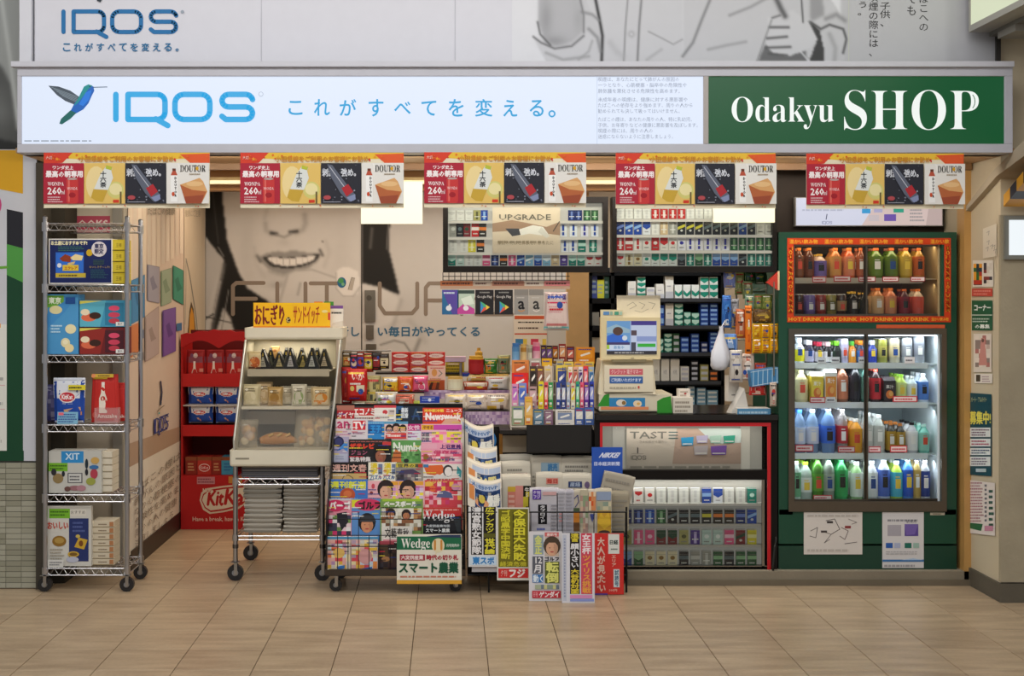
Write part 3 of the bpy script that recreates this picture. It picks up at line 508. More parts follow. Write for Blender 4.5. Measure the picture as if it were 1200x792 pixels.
# ---- side wall poster (plane X = WX): packs in pastel colours, emblem, printed warning
SW = xplane(WX, -1); SW2 = lambda x, y, e: SW(x, y, e+.004)
sw = thing('side_wall_poster', 'tall peach poster with pastel boxes on the left side wall', 'poster', None)
im = Img(149, 222, 214.5, 604, 1.5, .80)
g = G(); S = SW2
N_ = 22
g.p(S, [(149, 222), (214.5, 232), (214.5, 600), (149, 652)], 'd2bfae'); 
for k in range(12): x = 150+k*5.4; g.p(S, [(x, 224), (x+4, 224.6), (x+4, 330-k*3), (x, 330-k*3)], ['d9cbb8', 'cfc2b2', 'ddd0bf'][k % 3])
g.p(S, [(149, 548), (214.5, 538-24), (214.5, 600), (149, 652)], 'ddd5c6'); g.p(S, [(149, 520), (214.5, 498), (214.5, 514), (149, 548)], 'b0957e')
def pk(P, c, d):
    g.p(S, P, c); (a, b, c_, e_) = P; g.p(S, [a, (a[0]+1.6, a[1]+2), (e_[0]+1.6, e_[1]-1), e_], d); g.st(S, P, .5, d, closed=True, cap=False)
    mx_, my_ = (a[0]+c_[0])/2, (a[1]+c_[1])/2; g.p(S, [(mx_-4, my_-6), (mx_, my_-10), (mx_+2, my_-2), (mx_+5, my_+4), (mx_-1, my_+8)], d)
pk([(152, 329), (168, 322), (168, 371), (152, 380)], '3f83b5', '2c6796'); pk([(171, 310), (185, 313), (185, 355), (171, 352)], '9d9aa8', '7f7d90'); pk([(187, 318), (199, 314), (199, 354), (187, 359)], '98a890', '7b8f76'); pk([(201, 311), (213, 317), (213, 357), (201, 350)], '3f8f78', '2b735e')
pk([(168, 371), (184, 359), (184, 414), (168, 424)], 'b2a09c', '95857f'); pk([(188.5, 364), (204, 360), (204, 411), (188.5, 418)], '7a57a0', '5c3f84')
g.p(S, [(150, 382), (160, 378), (160, 412), (150, 420)], 'c87a4a'); g.p(S, [(205, 379), (211, 378), (211, 387), (205, 388)], '3f6fa0'); g.p(S, [(161, 388), (166, 386), (166, 396), (161, 398)], '2f5f92')
g.t(S, 'たばこの健康', 171, 252, 203, 243, '77705f'); g.st(S, [(186, 447), (187.5, 460), (186, 474)], 1.6, '23304e'); g.st(S, [(182, 482), (186, 478), (190, 475)], 1, '8a7a60'); g.el(S, 184, 484, .9, 1.2, '22a0a0', 8)
logo_iqos(g, lambda x, y, e: S(x, y-(x-178)*.4, e), 178, 491, 195, 509, 1.25, '34428a')
for q, (t_, w_) in enumerate((('たばこの煙は', 1), ('肺がんの原因と', 1), ('なり心筋梗塞の', 1), ('危険性を高めま', .96), ('周りの人の健康', .92), ('注意しましょう', .84))):
    y = 571+q*12.5; gl_v, gl_f = glyphs(t_); e = g.up(); g.raw([S(155+u*54*w_, y+(1-v)*9.5-(u*54*w_)*.80, e) for u, v in gl_v.tolist()], gl_f, '85796c')
put('printed_sheet', g, 'print', sw)
g = G(); S = SW2
g.p(S, [(215, 232), (238.5, 236), (238.5, 575), (215, 598)], 'cdbfa9'); g.t(S, '健康にご注意', 216, 254, 234, 246, '8d8474'); g.st(S, [(217, 303), (221, 320), (225, 345), (229, 372), (231, 395)], 1.2, '7e7a72'); g.st(S, [(217, 303), (217, 340), (216, 380)], .7, 'a49c90')
g.p(S, [(223, 353), (226, 362), (229, 390), (219, 390), (221, 365)], '5a4428'); g.p(S, [(223.5, 360), (226, 368), (227.5, 390), (220.5, 390), (221.5, 370)], 'cf8f2c')
thing('side_wall_poster', 'narrow beige poster with a yellow flame shape in the left back corner', 'poster', g)

# ================================================================ generic goods
def boxm(w_, h, d, c, L=(), side=None, top=None):        # box with printed front, origin bottom centre of front face
    g = G(); g.box(-w_/2, 0, 0, w_/2, d, h, side or c, top=top); S = flat(-w_/2, 0, w_/2, h); g.r(S, .0, .0, 1, 1, c); g.deco(S, L); return g
def bagm(w_, h, t, c, L=(), seed=0, back=None, crimp=True):     # puffed bag, sealed ends
    R = random.Random(seed); ph = [R.uniform(0, 6) for _ in range(4)]
    def S(u, v, e):
        a, b = 2*u-1, 2*v-1; bul = max(0, (1-a*a*a*a)*(1-b**4))**.6
        wob = .06*math.sin(9*u+ph[0])*math.sin(7*v+ph[1])+.05*math.sin(17*u+13*v+ph[2])*abs(b)
        return ((u-.5)*w_*(1-.05*math.cos(b*2.2+ph[3])), -t/2*(bul+wob*bul)-e, v*h)
    g = G(); n, m_ = 9, 11; g.sub = 7
    pf = [S(i/n, j/m_, 0) for j in range(m_+1) for i in range(n+1)]
    fs = [(j*(n+1)+i, j*(n+1)+i+1, (j+1)*(n+1)+i+1, (j+1)*(n+1)+i) for j in range(m_) for i in range(n)]
    g.raw(pf, fs, c); g.raw([(x, -y, z) for x, y, z in pf], [tuple(reversed(f)) for f in fs], back or c); g.deco(S, L)
    if crimp:
        for v in (0.03, .97): g.r(S, .02, v-.022, .98, v+.022, back or c)
    return g
def place(name, me, x, y, D, label, cat, group=None, mats='print', dz=0, **k): return thing(name, label, cat, me, (X(x, D), D, Z(y, D)+dz), mats, group, **k)
def M_(D): return D/F_PX
GOLD = 'd8b43c'
# ================================================================ WIRE RACK ON CASTERS (left)
def caster(parent, x, y, h, r=.036, col_='1c1c1e'):
    q = G(); q.tube([(x, y-.014, r), (x, y+.014, r)], r, 16, col_); q.tube([(x, y-.016, r), (x, y+.016, r)], r*.4, 10, '8a8a8c'); c = put('caster', q, 'plastic', parent)
    f = G(); f.box(x-.004, y-.024, r*.8, x+.012, y-.017, h, 'a8a8a6'); f.box(x-.004, y+.017, r*.8, x+.012, y+.024, h, 'a8a8a6'); f.box(x-.02, y-.024, h-.004, x+.02, y+.024, h, 'b0b0ae'); put('fork', f, 'metal', c)
def wire_shelf(parent, w_, d, z, th=.034, n=9, name='shelf', zig=True, cross=16):
    g = G(); r = .0024; c = 'c9c9cc'
    for yy in (0, d):
        for zz in (0, -th): g.tube([(-w_/2, yy, z+zz), (w_/2, yy, z+zz)], r*1.3, 6, c)
        if zig: g.tube([(-w_/2+w_*i/(2*n), yy, z-(th if i % 2 else 0)) for i in range(2*n+1)], r*1.25, 5, 'd8d8da')
    for xx in (-w_/2, w_/2):
        for zz in (0, -th): g.tube([(xx, 0, z+zz), (xx, d, z+zz)], r*1.3, 6, c)
    for i in range(cross): xx = -w_/2+w_*(i+.5)/cross; g.tube([(xx, 0, z+.002), (xx, d, z+.002)], r*.7, 4, c, caps=False)
    for i in (1, 2): g.tube([(-w_/2, d*i/3, z-.004), (w_/2, d*i/3, z-.004)], r, 4, c, caps=False)
    o = put(name, g, 'metal', parent)
    q = G()
    for xx in (-w_/2, w_/2):
        for yy in (0, d): q.tube([(xx, yy, z-th-.004), (xx, yy, z+.006)], .0165, 10, 'b9b9bc')
    q2 = put('corner_collar', q, 'metal', o); q2['kind'] = 'stuff'; return o
RD = 6.86; RW = X(149, RD)-X(53, RD); RXc = (X(149, RD)+X(53, RD))/2; rdp = .30
rack = thing('wire_rack', 'tall chrome wire rack on casters holding boxed sweets, left of the shop', 'rack', None, (RXc, RD, 0))
for xx in (-RW/2, RW/2):
    for yy in (0, rdp):
        q = G(); q.tube([(xx, yy, .08), (xx, yy, Z(255, RD))], .0115, 12, 'b4b5ba')
        q.lathe([(.0125, 0), (.0125, .012), (.006, .018)], 12, 'a8a8aa', (xx, yy, Z(257, RD))); put('post', q, 'metal', rack, smooth=False)
        caster(rack, xx, yy, .085)
RZ = {k: Z(y, RD) for k, y in zip('abcdef', (262, 334, 416.5, 498, 580, 666))}
for k, z in RZ.items(): wire_shelf(rack, RW, rdp, z)
GD = RD+.03
def zr(k): return RZ[k]+.006
def on_rack(name, x0, x1, k, h, d, me, label, cat, group=None, dy=0, mats='print', **kw):
    return thing(name, label, cat, me, (X((x0+x1)/2, GD+dy), GD+dy, zr(k)), mats, group, **kw)
m_ = M_(GD)
S_ = None
L = [('t', 'お土産におすすめです!', .04, .86, .60, .95, 'e4e0b8', .01), ('l', .15, .72, .55, .84, 3, '3a6a5a', 3), ('r', .11, .13, .55, .70, '2a64c8'), ('r', .12, .26, .54, .68, '2f70d6'), ('r', .11, .14, .58, .24, 'c9b43c'), ('l', .16, .155, .52, .225, 1, '6a5a20', 4), ('p', [(.17, .56), (.26, .66), (.36, .60), (.34, .48), (.22, .50)], '8f3a1e'), ('p', [(.34, .58), (.42, .66), (.54, .62), (.52, .52), (.38, .52)], 'ead9a0'), ('p', [(.30, .46), (.42, .50), (.40, .44), (.30, .40)], 'd8c088'), ('e', .17, .41, .035, .05, 'dfe6ee'), ('r', .22, .29, .47, .42, 'e3c73c'), ('t', 'エクレア', .25, .315, .45, .385, 'b83a28', .005), ('e', .64, .69, .05, .075, 'c9a820'), ('e', .79, .77, .12, .17, 'd9d6dc'), ('t', '東京\n限定', .72, .66, .86, .89, '2c2f5a', .008), ('t', 'おいしさぎっしり!', .64, .35, .96, .40, 'c9b040'), ('l', .70, .42, .90, .54, 4, '3a5a50', 8), ('l', .66, .12, .94, .33, 6, '2f5a6a', 9)]
on_rack('gift_box', 57, 132, 'b', 53*m_, .10, boxm(75*m_, 53*m_, .10, 'e3e1da', [('r', .02, .025, .98, .975, '14245e')]+L), 'dark blue sweet box with white rim, topmost box on the wire rack', 'box')
for k in range(4):
    on_rack('sweet_box', 132, 147, 'b', 12*m_, .12, boxm(15*m_, 12.6*m_, .12, 'cbb72a', [('r', .1, .1, .85, .85, 'd6c33a'), ('t', '王様', .25, .3, .7, .7, '6a5a1a'), ('r', 0, 0, 1, .06, '8a7a1a')]), ['lowest', 'second from bottom', 'third from bottom', 'topmost'][k]+' small yellow box stacked beside the dark blue sweet box', 'box', 'yellow sweet boxes on the wire rack').location.z += k*13.1*m_
on_rack('gift_box', 53, 93, 'c', 70*m_, .12, boxm(38*m_, 70*m_, .12, '4a94c8', [('r', .0, .78, .55, .98, '6aa83a'), ('t', '東京', .08, .84, .46, .95, 'e6f0d8', .01), ('p', [(0, .4), (0, .7), (.95, 1), (1, 1), (.6, .72)], '3f8ac6'), ('e', .3, .74, .2, .07, 'd8cf9c'), ('e', .76, .42, .17, .08, 'e6dcb0'), ('e', .60, .19, .14, .08, 'e3d9aa'), ('e', .72, .10, .14, .07, 'ead9a4'), ('e', .60, .20, .08, .04, 'f0e8c4'), ('l', .15, .35, .5, .5, 3, 'bfe0f0', 7), ('r', .6, .84, .9, .95, '1f4f96')]), 'tall light blue sweet box with pale biscuits printed on it', 'box')
def choc(bg, a, b, lab, dz, seed, dy):
    on_rack('sweet_box', 93, 147, 'c', 31*m_, .14, boxm(53*m_, 31*m_, .14, bg, [('r', .0, .86, .5, .98, 'd8cf5a'), ('p', [(0, 0), (.45, 0), (.58, 1), (0, .86)], a), ('e', .2, .35, .17, .15, 'd86a4a'), ('e', .34, .42, .13, .13, '3a2018'), ('e', .12, .55, .1, .12, 'e8d8b8'), ('r', .56, .06, .97, .9, b), ('e', .76, .7, .12, .1, 'd84a6a'), ('e', .76, .45, .13, .1, 'c8405a'), ('e', .76, .22, .12, .1, 'b83a4a'), ('r', .80, .03, .98, .18, 'e4e4e0'), ('t', '菓子', .84, .06, .94, .15, '33333a')]), lab, 'box', dy=dy).location.z += dz
choc('6b1f22', '8e2a24', '4a1c26', 'dark red chocolate box under the pale blue one on the wire rack', 0, 1, 0); choc('3f93b6', '5aaec4', '2f7a9c', 'turquoise sweet box stacked on the dark red chocolate box', 32*m_, 2, .004)
def bottle_icon(u, v, s, c): return [('p', [(u-.14*s, v-.3*s), (u+.14*s, v-.3*s), (u+.14*s, v), (u+.07*s, v+.12*s), (u+.055*s, v+.28*s), (u-.055*s, v+.28*s), (u-.07*s, v+.12*s), (u-.14*s, v)], c), ('r', u-.06*s, v+.28*s, u+.06*s, v+.34*s, 'f0e8e0')]
def kk_blue(w_, h, seed, note=True):
    L = [('r', 0, .55, 1, 1, 'dfe3ea'), ('p', [(0, 0), (1, 0), (1, .55), (.85, .66), (.7, .56), (.5, .68), (.3, .56), (.15, .66), (0, .55)], '1f4aa6'), ('e', .47, .58, .27, .13, 'f0e6e2'), ('e', .47, .58, .24, .105, 'c9303a'), ('t', 'KitKat', .30, .53, .64, .63, 'f6ecec', .012), ('t', 'ミニ', .3, .42, .65, .47, 'dfe8f6'), ('p', [(.35, .3), (.9, .36), (.92, .28), (.4, .2)], 'd8a878'), ('p', [(.45, .22), (.95, .26), (.95, .18), (.5, .12)], 'c88a60')]
    return bagm(w_, h, .05, '1f4aa6', L, seed, 'c8ccd6')
on_rack('sweet_bag', 53, 74, 'd', 45*m_, .05, bagm(26*m_, 44*m_, .05, '4c4a7a', [('m', .05, .05, .95, .95, 5, 8, ['6a6898', '3c3f78', '8a8aa8', '50507a'], 3)], 5), 'dim violet sweet bag half hidden behind the blue and white bag', 'sweet bag', dy=.10)
on_rack('sweet_bag', 64, 99, 'd', 53*m_, .05, kk_blue(36*m_, 53*m_, 6), 'blue and white wafer bag with yellow tag on the wire rack', 'sweet bag', dy=.03)
S = flat(0, 0, 1, 1)
def card(x0, x1, k, y0h, y1h, base, L, label, dy=-.035, mats='print', name='price_card', cat='card', tilt=-.12):
    w_ = (x1-x0)*m_; h = (y1h-y0h)*m_; g = G(); g.box(-w_/2, 0, 0, w_/2, .0015, h, base); g.deco(flat(-w_/2, 0, w_/2, h), L)
    o = thing(name, label, cat, g, (X((x0+x1)/2, GD+dy), GD+dy, zr(k)+y0h*m_), mats); o.rotation_euler.x = tilt; return o
card(67, 91, 'd', 0, 14, '7fb4d0', [('l', .05, .1, .95, .9, 4, '3a5a9a', 3), ('r', .05, .72, .3, .95, 'e06a7a')], 'light blue price card leaning on the blue and white wafer bag')
card(80, 100, 'd', 39, 45, 'd8c92c', [('l', .05, .2, .95, .8, 1, '2a2a22', 3)], 'narrow yellow tag clipped across the blue and white wafer bag', dy=-.006, name='shelf_tag')
def redbag(w_, h, seed, two=False):
    L = [('r', .04, .04, .96, .96, 'c22c26')]+bottle_icon(.45, .5, 1.0, 'ece2d2')+[('e', .45, .50, .085, .05, 'b8302a'), ('t', 'Amazake', .25, .10, .93, .18, 'f0d8d0', .01), ('e', .16, .16, .1, .06, 'd8665a'), ('r', .05, .9, .6, .96, 'd6b83a')]
    return bagm(w_, h, .04, 'b92824', L, seed)
on_rack('sweet_bag', 124, 147, 'd', 46*m_, .05, redbag(30*m_, 46*m_, 9), 'red sweet bag standing behind another red bag on the wire rack', 'sweet bag', dy=.11)
on_rack('sweet_bag', 107, 140, 'd', 57*m_, .05, redbag(32*m_, 57*m_, 8), 'red sweet bag with white bottle picture, front of the two', 'sweet bag', dy=.05)
q = G(); q.box(-.06*1, 0, 0, .06, .05, 18*m_, 'e6c8c8'); on_rack('clear_tray', 103, 146, 'd', .05, .05, q, 'clear plastic tray holding the red sweet bags', 'tray', mats='wrap', dy=-.01)
on_rack('gift_box', 56, 120, 'e', 50*m_, .12, boxm(62*m_, 49*m_, .12, 'c4c4bc', [('r', .24, .72, .66, 1, '2f8ccc'), ('t', 'XIT', .32, .8, .58, .95, 'cfe6f4', .01), ('r', .0, .52, .36, .72, '74b22c'), ('l', .03, .55, .34, .69, 2, '3f6a1a', 3), ('r', .36, .24, .64, .48, '5a5a60'), ('r', .38, .26, .62, .46, 'c9cac6'), ('l', .4, .29, .6, .43, 2, '4a4a50', 5), ('e', .18, .35, .10, .12, '8f7a50'), ('e', .10, .5, .05, .08, '2a2a30'), ('e', .28, .46, .03, .07, '22262e'), ('e', .72, .5, .03, .08, '22242c'), ('e', .72, .7, .03, .12, '20303a'), ('e', .86, .46, .07, .12, 'b04050'), ('e', .80, .28, .09, .09, '9aa04a'), ('e', .88, .78, .08, .08, 'c8a25a'), ('e', .5, .12, .12, .06, '9a6a70'), ('e', .36, .1, .06, .06, '6a4a44'), ('e', .86, .62, .09, .05, '3a70a8'), ('e', .62, .12, .09, .07, 'b0808a')]), 'white gift box with cyan banner and green label on the wire rack', 'box')
for k in range(6): on_rack('biscuit_box', 119, 131, 'e', 8*m_, .1, boxm(13*m_, 7.4*m_, .14, 'd8d0bc', [('r', 0, 0, 1, .12, 'a89a80')], top='e4dcc8'), ORD[k]+' box from the bottom in the ivory stack beside the cyan bannered box', 'box', 'ivory boxes on the wire rack', dy=.03).location.z += k*8*m_
on_rack('gift_box', 55, 107, 'f', 70*m_, .03, boxm(52*m_, 70*m_, .03, 'cfcdc4', [('r', .05, .8, .52, .96, '74b22c'), ('l', .08, .83, .48, .94, 2, '3f6a1a', 3), ('r', .52, .84, .88, .95, 'd8d4c8'), ('t', 'おすすめ', .54, .87, .86, .93, '55504a'), ('r', .50, .08, .94, .8, '27346a'), ('e', .7, .5, .05, .03, 'c8b25a'), ('l', .58, .56, .86, .76, 3, '51609a', 2), ('p', [(.62, .32), (.72, .48), (.92, .44), (.84, .28)], 'c9a436'), ('e', .77, .38, .05, .05, '7a4a20'), ('t', 'おいしい', .02, .62, .48, .74, 'c0402e', .01), ('e', .28, .42, .16, .09, '8f6a2a'), ('e', .28, .43, .11, .05, 'b0904a'), ('e', .6, .2, .13, .05, 'c9a43c'), ('e', .6, .2, .09, .03, '7a5a24'), ('e', .58, .11, .14, .05, 'b9bccc'), ('l', .08, .3, .4, .1, 4, 'a8a090', 9)]), 'tall white biscuit box with dark blue panel and green label', 'box')
for k in range(7): on_rack('biscuit_box', 107, 134, 'f', 7.4*m_, .1, boxm(26*m_, 7.0*m_, .13, 'cfc4ac', [('r', 0, 0, 1, .12, '9a8a6a'), ('r', .8, .15, .98, .9, 'b07a50'), ('l', .3, .3, .7, .7, 1, '8a7a64', k)], top='ddd3bc'), ORD[k]+' box from the bottom in the cream stack on the lowest rack shelf', 'box', 'cream boxes on the wire rack', dy=.03).location.z += k*7.4*m_
card(56, 74, 'f', 0, 9, 'c9c9c4', [('l', .1, .2, .9, .8, 2, '77777a', 3)], 'small white price card at the foot of the tall biscuit box')
card(107, 133, 'd', 53.5, 57.5, 'cfae3a', [('e', .1, .5, .09, .6, 'e08a5a'), ('l', .3, .2, .95, .8, 1, '5a3a22', 3)], 'small yellow strip tag across the top of the front red bag', dy=.02, name='shelf_tag')
# dark fascia on the wall behind rack
struct('duct_left', G().box(-2.07, 7.05, .0, -2.0, 7.28, 2.1, '3c372e'), 'rough')

# ================================================================ RED DISPLAY STAND
KD = 8.67; km = M_(KD); kx0, kx1 = X(212, KD), X(301, KD); KW = kx1-kx0
ks = thing('display_stand', 'red cardboard display stand of wafer snacks against the left corner', 'display stand', None, ((kx0+kx1)/2, KD, 0))
q = G(); H = lambda y: Z(y, KD)
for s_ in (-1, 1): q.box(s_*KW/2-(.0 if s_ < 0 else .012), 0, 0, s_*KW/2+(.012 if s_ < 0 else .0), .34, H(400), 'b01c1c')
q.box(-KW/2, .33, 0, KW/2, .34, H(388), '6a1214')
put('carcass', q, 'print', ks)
q = G(); q.box(-KW/2+.012, .0, H(452), KW/2-.012, .33, H(452)+.01, 'a81c1c'); q.box(-KW/2+.012, -.002, H(453), KW/2-.012, .01, H(438), 'bd2020'); put('shelf', q, 'print', ks)
q = G(); q.box(-KW/2+.012, .0, H(511), KW/2-.012, .33, H(511)+.01, 'a81c1c'); q.box(-KW/2+.012, -.002, H(511), KW/2-.012, .01, H(498), 'bd2020'); q.box(-KW/2+.012, .0, H(511), KW/2-.012, .01, H(511)+.01, 'bd2020'); put('shelf', q, 'print', ks)
q = G(); q.box(-KW/2+.012, .0, H(476), KW/2-.012, .33, H(476)+.006, 'c8c4c0'); put('shelf', q, 'print', ks)
q = G(); q.box(-KW/2, -.004, 0, KW/2, .33, H(557), 'b81c1e')
S = lambda x, y, e: (X(x, KD)-(kx0+kx1)/2, -.004-e, H(y)); g = q
g.p(S, [(234, 586), (236, 577), (242, 572), (262, 569), (285, 567), (294, 569), (297, 576), (293, 586), (280, 596), (262, 600), (246, 602), (238, 597)], 'd9c9b4'); g.p(S, [(236, 586), (238, 579), (243, 574), (262, 571), (285, 569), (292, 571), (294, 577), (290, 586), (279, 594), (262, 598), (247, 600), (240, 595)], 'b3201f')
g.p(S, [(237, 586), (239, 580), (244, 576), (262, 573), (285, 571), (291, 573), (292, 578), (289, 585), (278, 592), (262, 596), (247, 598), (241, 594)], 'e2d6c2')
g.t(S, 'Kit', 243, 592, 261, 575, 'b3201f', bold=1.6, sh=.12); g.t(S, 'Kat', 263, 591, 292, 573, 'b3201f', bold=1.6, sh=.1); g.t(S, 'Nestlé', 238, 577, 250, 572, 'e2d6c2', bold=.3); g.t(S, 'Have a break, have a KitKat', 226, 611, 299, 605.5, 'ddb8a8', bold=.4)
g.r(S, 231, 567, 252, 558.5, 'c4828a'); g.li(S, 232, 566, 251, 559.5, 2, '8a4a58', 2); g.r(S, 268, 566, 284, 558, 'c98a3c')
put('front_panel', q, 'print', ks)
q = G()
def Pt(x, z, y=0): return (x, y, z)
n = 14; top = [(-KW/2+KW*i/n, H(400)+.06*(1-abs(2*((i*2/n) % 1)-1))*.9+.0) for i in range(n+1)]
top = [(-KW/2+KW*i/n, H(392)+.028*math.sin(PI*i/n)+.006*math.sin(i*2.3)) for i in range(n+1)]
low = [(-KW/2+KW*i/n, H(408)+.05*math.sin(PI*((i*2/n) % 1))) for i in range(n+1)]
for a_, b_, y0 in ((top, low, -.006),):
    q.raw([(x, y0, z) for x, z in a_]+[(x, y0, z) for x, z in b_]+[(x, y0+.03, z) for x, z in a_]+[(x, y0+.03, z) for x, z in b_], [(i, i+1, n+2+i, n+1+i) for i in range(n)]+[(2*n+2+i, 2*n+3+i, 3*n+4+i, 3*n+3+i) for i in range(n)]+[(i, i+1, 2*n+3+i, 2*n+2+i) for i in range(n)], 'bd2022')
q.box(-KW/2, 0, H(400)-.001, -KW/2+.02, .34, H(396), 'b01c1c'); q.box(KW/2-.02, 0, H(400)-.001, KW/2, .34, H(396), 'b01c1c')
put('header', q, 'print', ks)
kb = bagm(22*km, 40*km, .04, '9a2024', [('r', 0, 0, 1, .62, 'c02a26'), ('r', 0, .62, 1, .8, '8a4a5a'), ('e', .5, .83, .12, .07, 'd8c8c4'), ('e', .3, .83, .09, .06, '7a4a6a')]+bottle_icon(.45, .34, .95, 'efe4d8')+[('r', .7, .35, .9, .45, 'd88a7a')], 3)
for k in range(3): thing('snack_bag', [ 'leftmost', 'middle', 'rightmost'][k]+' red bag with a white bottle on the top shelf of the red stand', 'sweet bag', kb if k == 0 else km_, (X(229+k*22.5, KD+.03), KD+.05, H(450)), 'print', 'red bags on the display stand') if k else globals().update(km_=(kb.mesh('snack_bag')), kb=None) or thing('snack_bag', 'leftmost red bag with a white bottle on the top shelf of the red stand', 'sweet bag', km_, (X(229, KD+.03), KD+.05, H(450)), 'print', 'red bags on the display stand')
kb2 = kk_blue(29*km, 22*km, 4).mesh('snack_bag'); n_ = 0
for j, (yb_, nm) in enumerate(((476, 'upper'), (497.5, 'lower'))):
    for i in range(3):
        if i == 2: continue
        thing('snack_bag', nm+(' left' if i == 0 else ' right')+' blue and white wafer bag in the middle of the red stand', 'sweet bag', kb2, (X(234+i*32, KD), KD+.045, H(yb_)+.007), 'print', 'blue wafer bags on the display stand')
for i, (x0, x1, c_) in enumerate(((217, 231, '8f2a20'), (231, 248, 'b8342a'), (248, 260, '8f2a20'), (259, 275, '3f93b8'))):
    thing('snack_box', ['dark red box at the left of the lower bay of the red stand', 'bright red wafer box in the lower bay of the red stand', 'dark red box right of the bright wafer box in the red stand', 'light blue box in the lower bay of the red stand'][i], 'box', boxm((x1-x0-.6)*km, 21*km, .12, c_, [('r', 0, .8, 1, 1, '8a4a2a')]+([('e', .5, .4, .4, .22, 'e8d8d0'), ('e', .5, .4, .36, .18, 'b8302c'), ('t', 'KitKat', .22, .32, .78, .48, 'f0e0dc')] if i == 1 else [('l', .2, .2, .8, .7, 3, 'c89a6a' if i != 3 else '2f5fa0', i)])), (X((x0+x1)/2, KD+.02), KD+.02, H(557)+.0015))

# ================================================================ WARMER CASE ON ITS CART
CD = 7.12; cm = M_(CD); cxc = X(330, CD)
cart = thing('wire_cart', 'low chrome wire cart on black casters under the food display case', 'cart', None, (X(327, CD), CD, 0))
cw = X(378, CD)-X(276, CD); cdp = .55; H = lambda y: Z(y, CD)
for xx in (-cw/2, cw/2):
    for yy in (0, cdp):
        q = G(); q.tube([(xx, yy, .09), (xx, yy, H(546))], .0125, 12, 'b4b4b6'); q.tube([(xx, yy, .17), (xx, yy, .19)], .016, 12, '6a6a6c'); put('post', q, 'metal', cart); caster(cart, xx, yy, .10, .042)
wire_shelf(cart, cw, cdp, H(561), .03, 7); wire_shelf(cart, cw, cdp, H(628), .02, 7, zig=False)
q = G(); q.box(-cw/2+.01, .0, H(561)+.005, cw/2-.01, .45, H(561)+.012, '6a6a70'); q = None
def paper_pile(x0, x1, n, base, label, lab, D, d=.30, thick=.018, seed=0, cols=('a8a296', 'b4aea2', '9c978c')):
    R = random.Random(seed); z = base; px0, px1 = X(x0, D), X(x1, D)
    for k in range(n):
        w_ = (px1-px0)*R.uniform(.94, 1); t = thick*R.uniform(.85, 1.15); g = G(); nn = 6
        c = R.choice(cols); v = []; fs = []
        for i in range(nn+1):
            u = i/nn; sag = -.004*math.sin(PI*u)*(1 if k else 0); xx = (u-.5)*w_
            rnd = .35*t if i in (0, nn) else 0
            for (yy, zz) in ((0.006, sag+rnd*.5), (0, sag+t*.5), (.006, sag+t-rnd*.5), (d, sag+t-rnd*.5), (d, sag+rnd*.5)): v.append((xx, yy, zz+.002))
        for i in range(nn):
            for j in range(5): fs.append((i*5+j, i*5+(j+1) % 5, (i+1)*5+(j+1) % 5, (i+1)*5+j))
        fs += [(0, 1, 2, 3, 4), tuple(nn*5+j for j in range(5))]; g.raw(v, fs, c)
        for j in range(3): zz = t*(.25+.22*j); g.raw([(-w_*.48, -.0004, zz-.002), (w_*.48, -.0004, zz-.002), (w_*.48, -.0004, zz-.0005), (-w_*.48, -.0004, zz-.0005)], [(0, 1, 2, 3)], '8c877c')
        if k == n-1: S = lambda u, v, e: ((u-.5)*w_, v*d, t+.0015+e); g.mo(S, .06, .05, .94, .6, 5, 4, ['c8bfae', '7a3a34', 'c9a49a', '5a5a60', 'd8cfc0'], seed)
        thing('newspaper', f'{ORD[k]} newspaper from the bottom of the {lab} pile on the cart', 'newspaper', g, ((px0+px1)/2+R.uniform(-.004, .004), D+.02+R.uniform(0, .006), z), 'paper', 'newspaper piles on the wire cart'); z += t+.0005
paper_pile(284, 330, 10, H(628)+.005, '', 'left', CD+.03, seed=1, thick=.0245); paper_pile(331, 372, 13, H(628)+.005, '', 'right', CD+.03, seed=2, thick=.0185)
for k in range(3):
    q = G(); q.box(-cw*.44, 0, 0, cw*.44, .3, .018, ['5a5c68', '45464e', '6a6b72'][k]); 
    for j in range(3): q.box(-cw*.43, -.002, .003+j*.005, cw*.43, 0, .006+j*.005, ['8a8b92', '30323c', 'a09c96'][j])
    thing('newspaper', ['lowest', 'middle', 'topmost'][k]+' flat grey newspaper on the upper shelf of the cart', 'newspaper', q, (X(327, CD), CD+.03, H(561)+.005+k*.0185), 'paper', 'flat newspapers right under the display case')

case = thing('food_case', 'cream countertop food display case with rice balls and wrapped bread', 'display case', None, (cxc, CD, H(546)))
zb = H(546); h = lambda y: H(y)-zb; CR = 'd6d0bc'
q = G(); a0, a1 = X(270, CD)-cxc, X(389, CD)-cxc
q.box(a0, -.03, 0, a1, .44, h(527)+.0, CR); put('base', q, 'plastic', case, bevel=.012)
q = G(); S = lambda x, y, e: (X(x, CD-.03)-cxc, -.0305-e, H(y)-zb); q.r(S, 276, 537.5, 292, 535.5, '8a8474'); put('name_strip', q, 'print', case)
TD_ = .16    # front leans back by this much at the top
xt0, xt1 = X(287, CD+TD_)-cxc, X(402.5, CD+TD_)-cxc; zt = Z(398, CD+TD_)-zb
q = G(); q.box(xt0-.0, TD_-.02, zt, xt1, .44, Z(384, CD+TD_)-zb, 'e6e0cc'); put('top_cap', q, 'plastic', case, bevel=.014)
xb0, xb1 = X(275, CD)-cxc, X(386, CD)-cxc; z0 = h(527)
q = G(); q.box(xb0+.02, .42, z0, xb1, .435, zt, 'a9a393')
for k in range(26): q.box(xb0+.05+k*.016, .418, Z(424, 7.5)-zb, xb0+.054+k*.016, .421, Z(414, 7.5)-zb, '4a473e'); q.box(xb0+.05+k*.016, .418, Z(462, 7.5)-zb, xb0+.054+k*.016, .421, Z(452, 7.5)-zb, '4a473e')
put('back_panel', q, 'plastic', case)
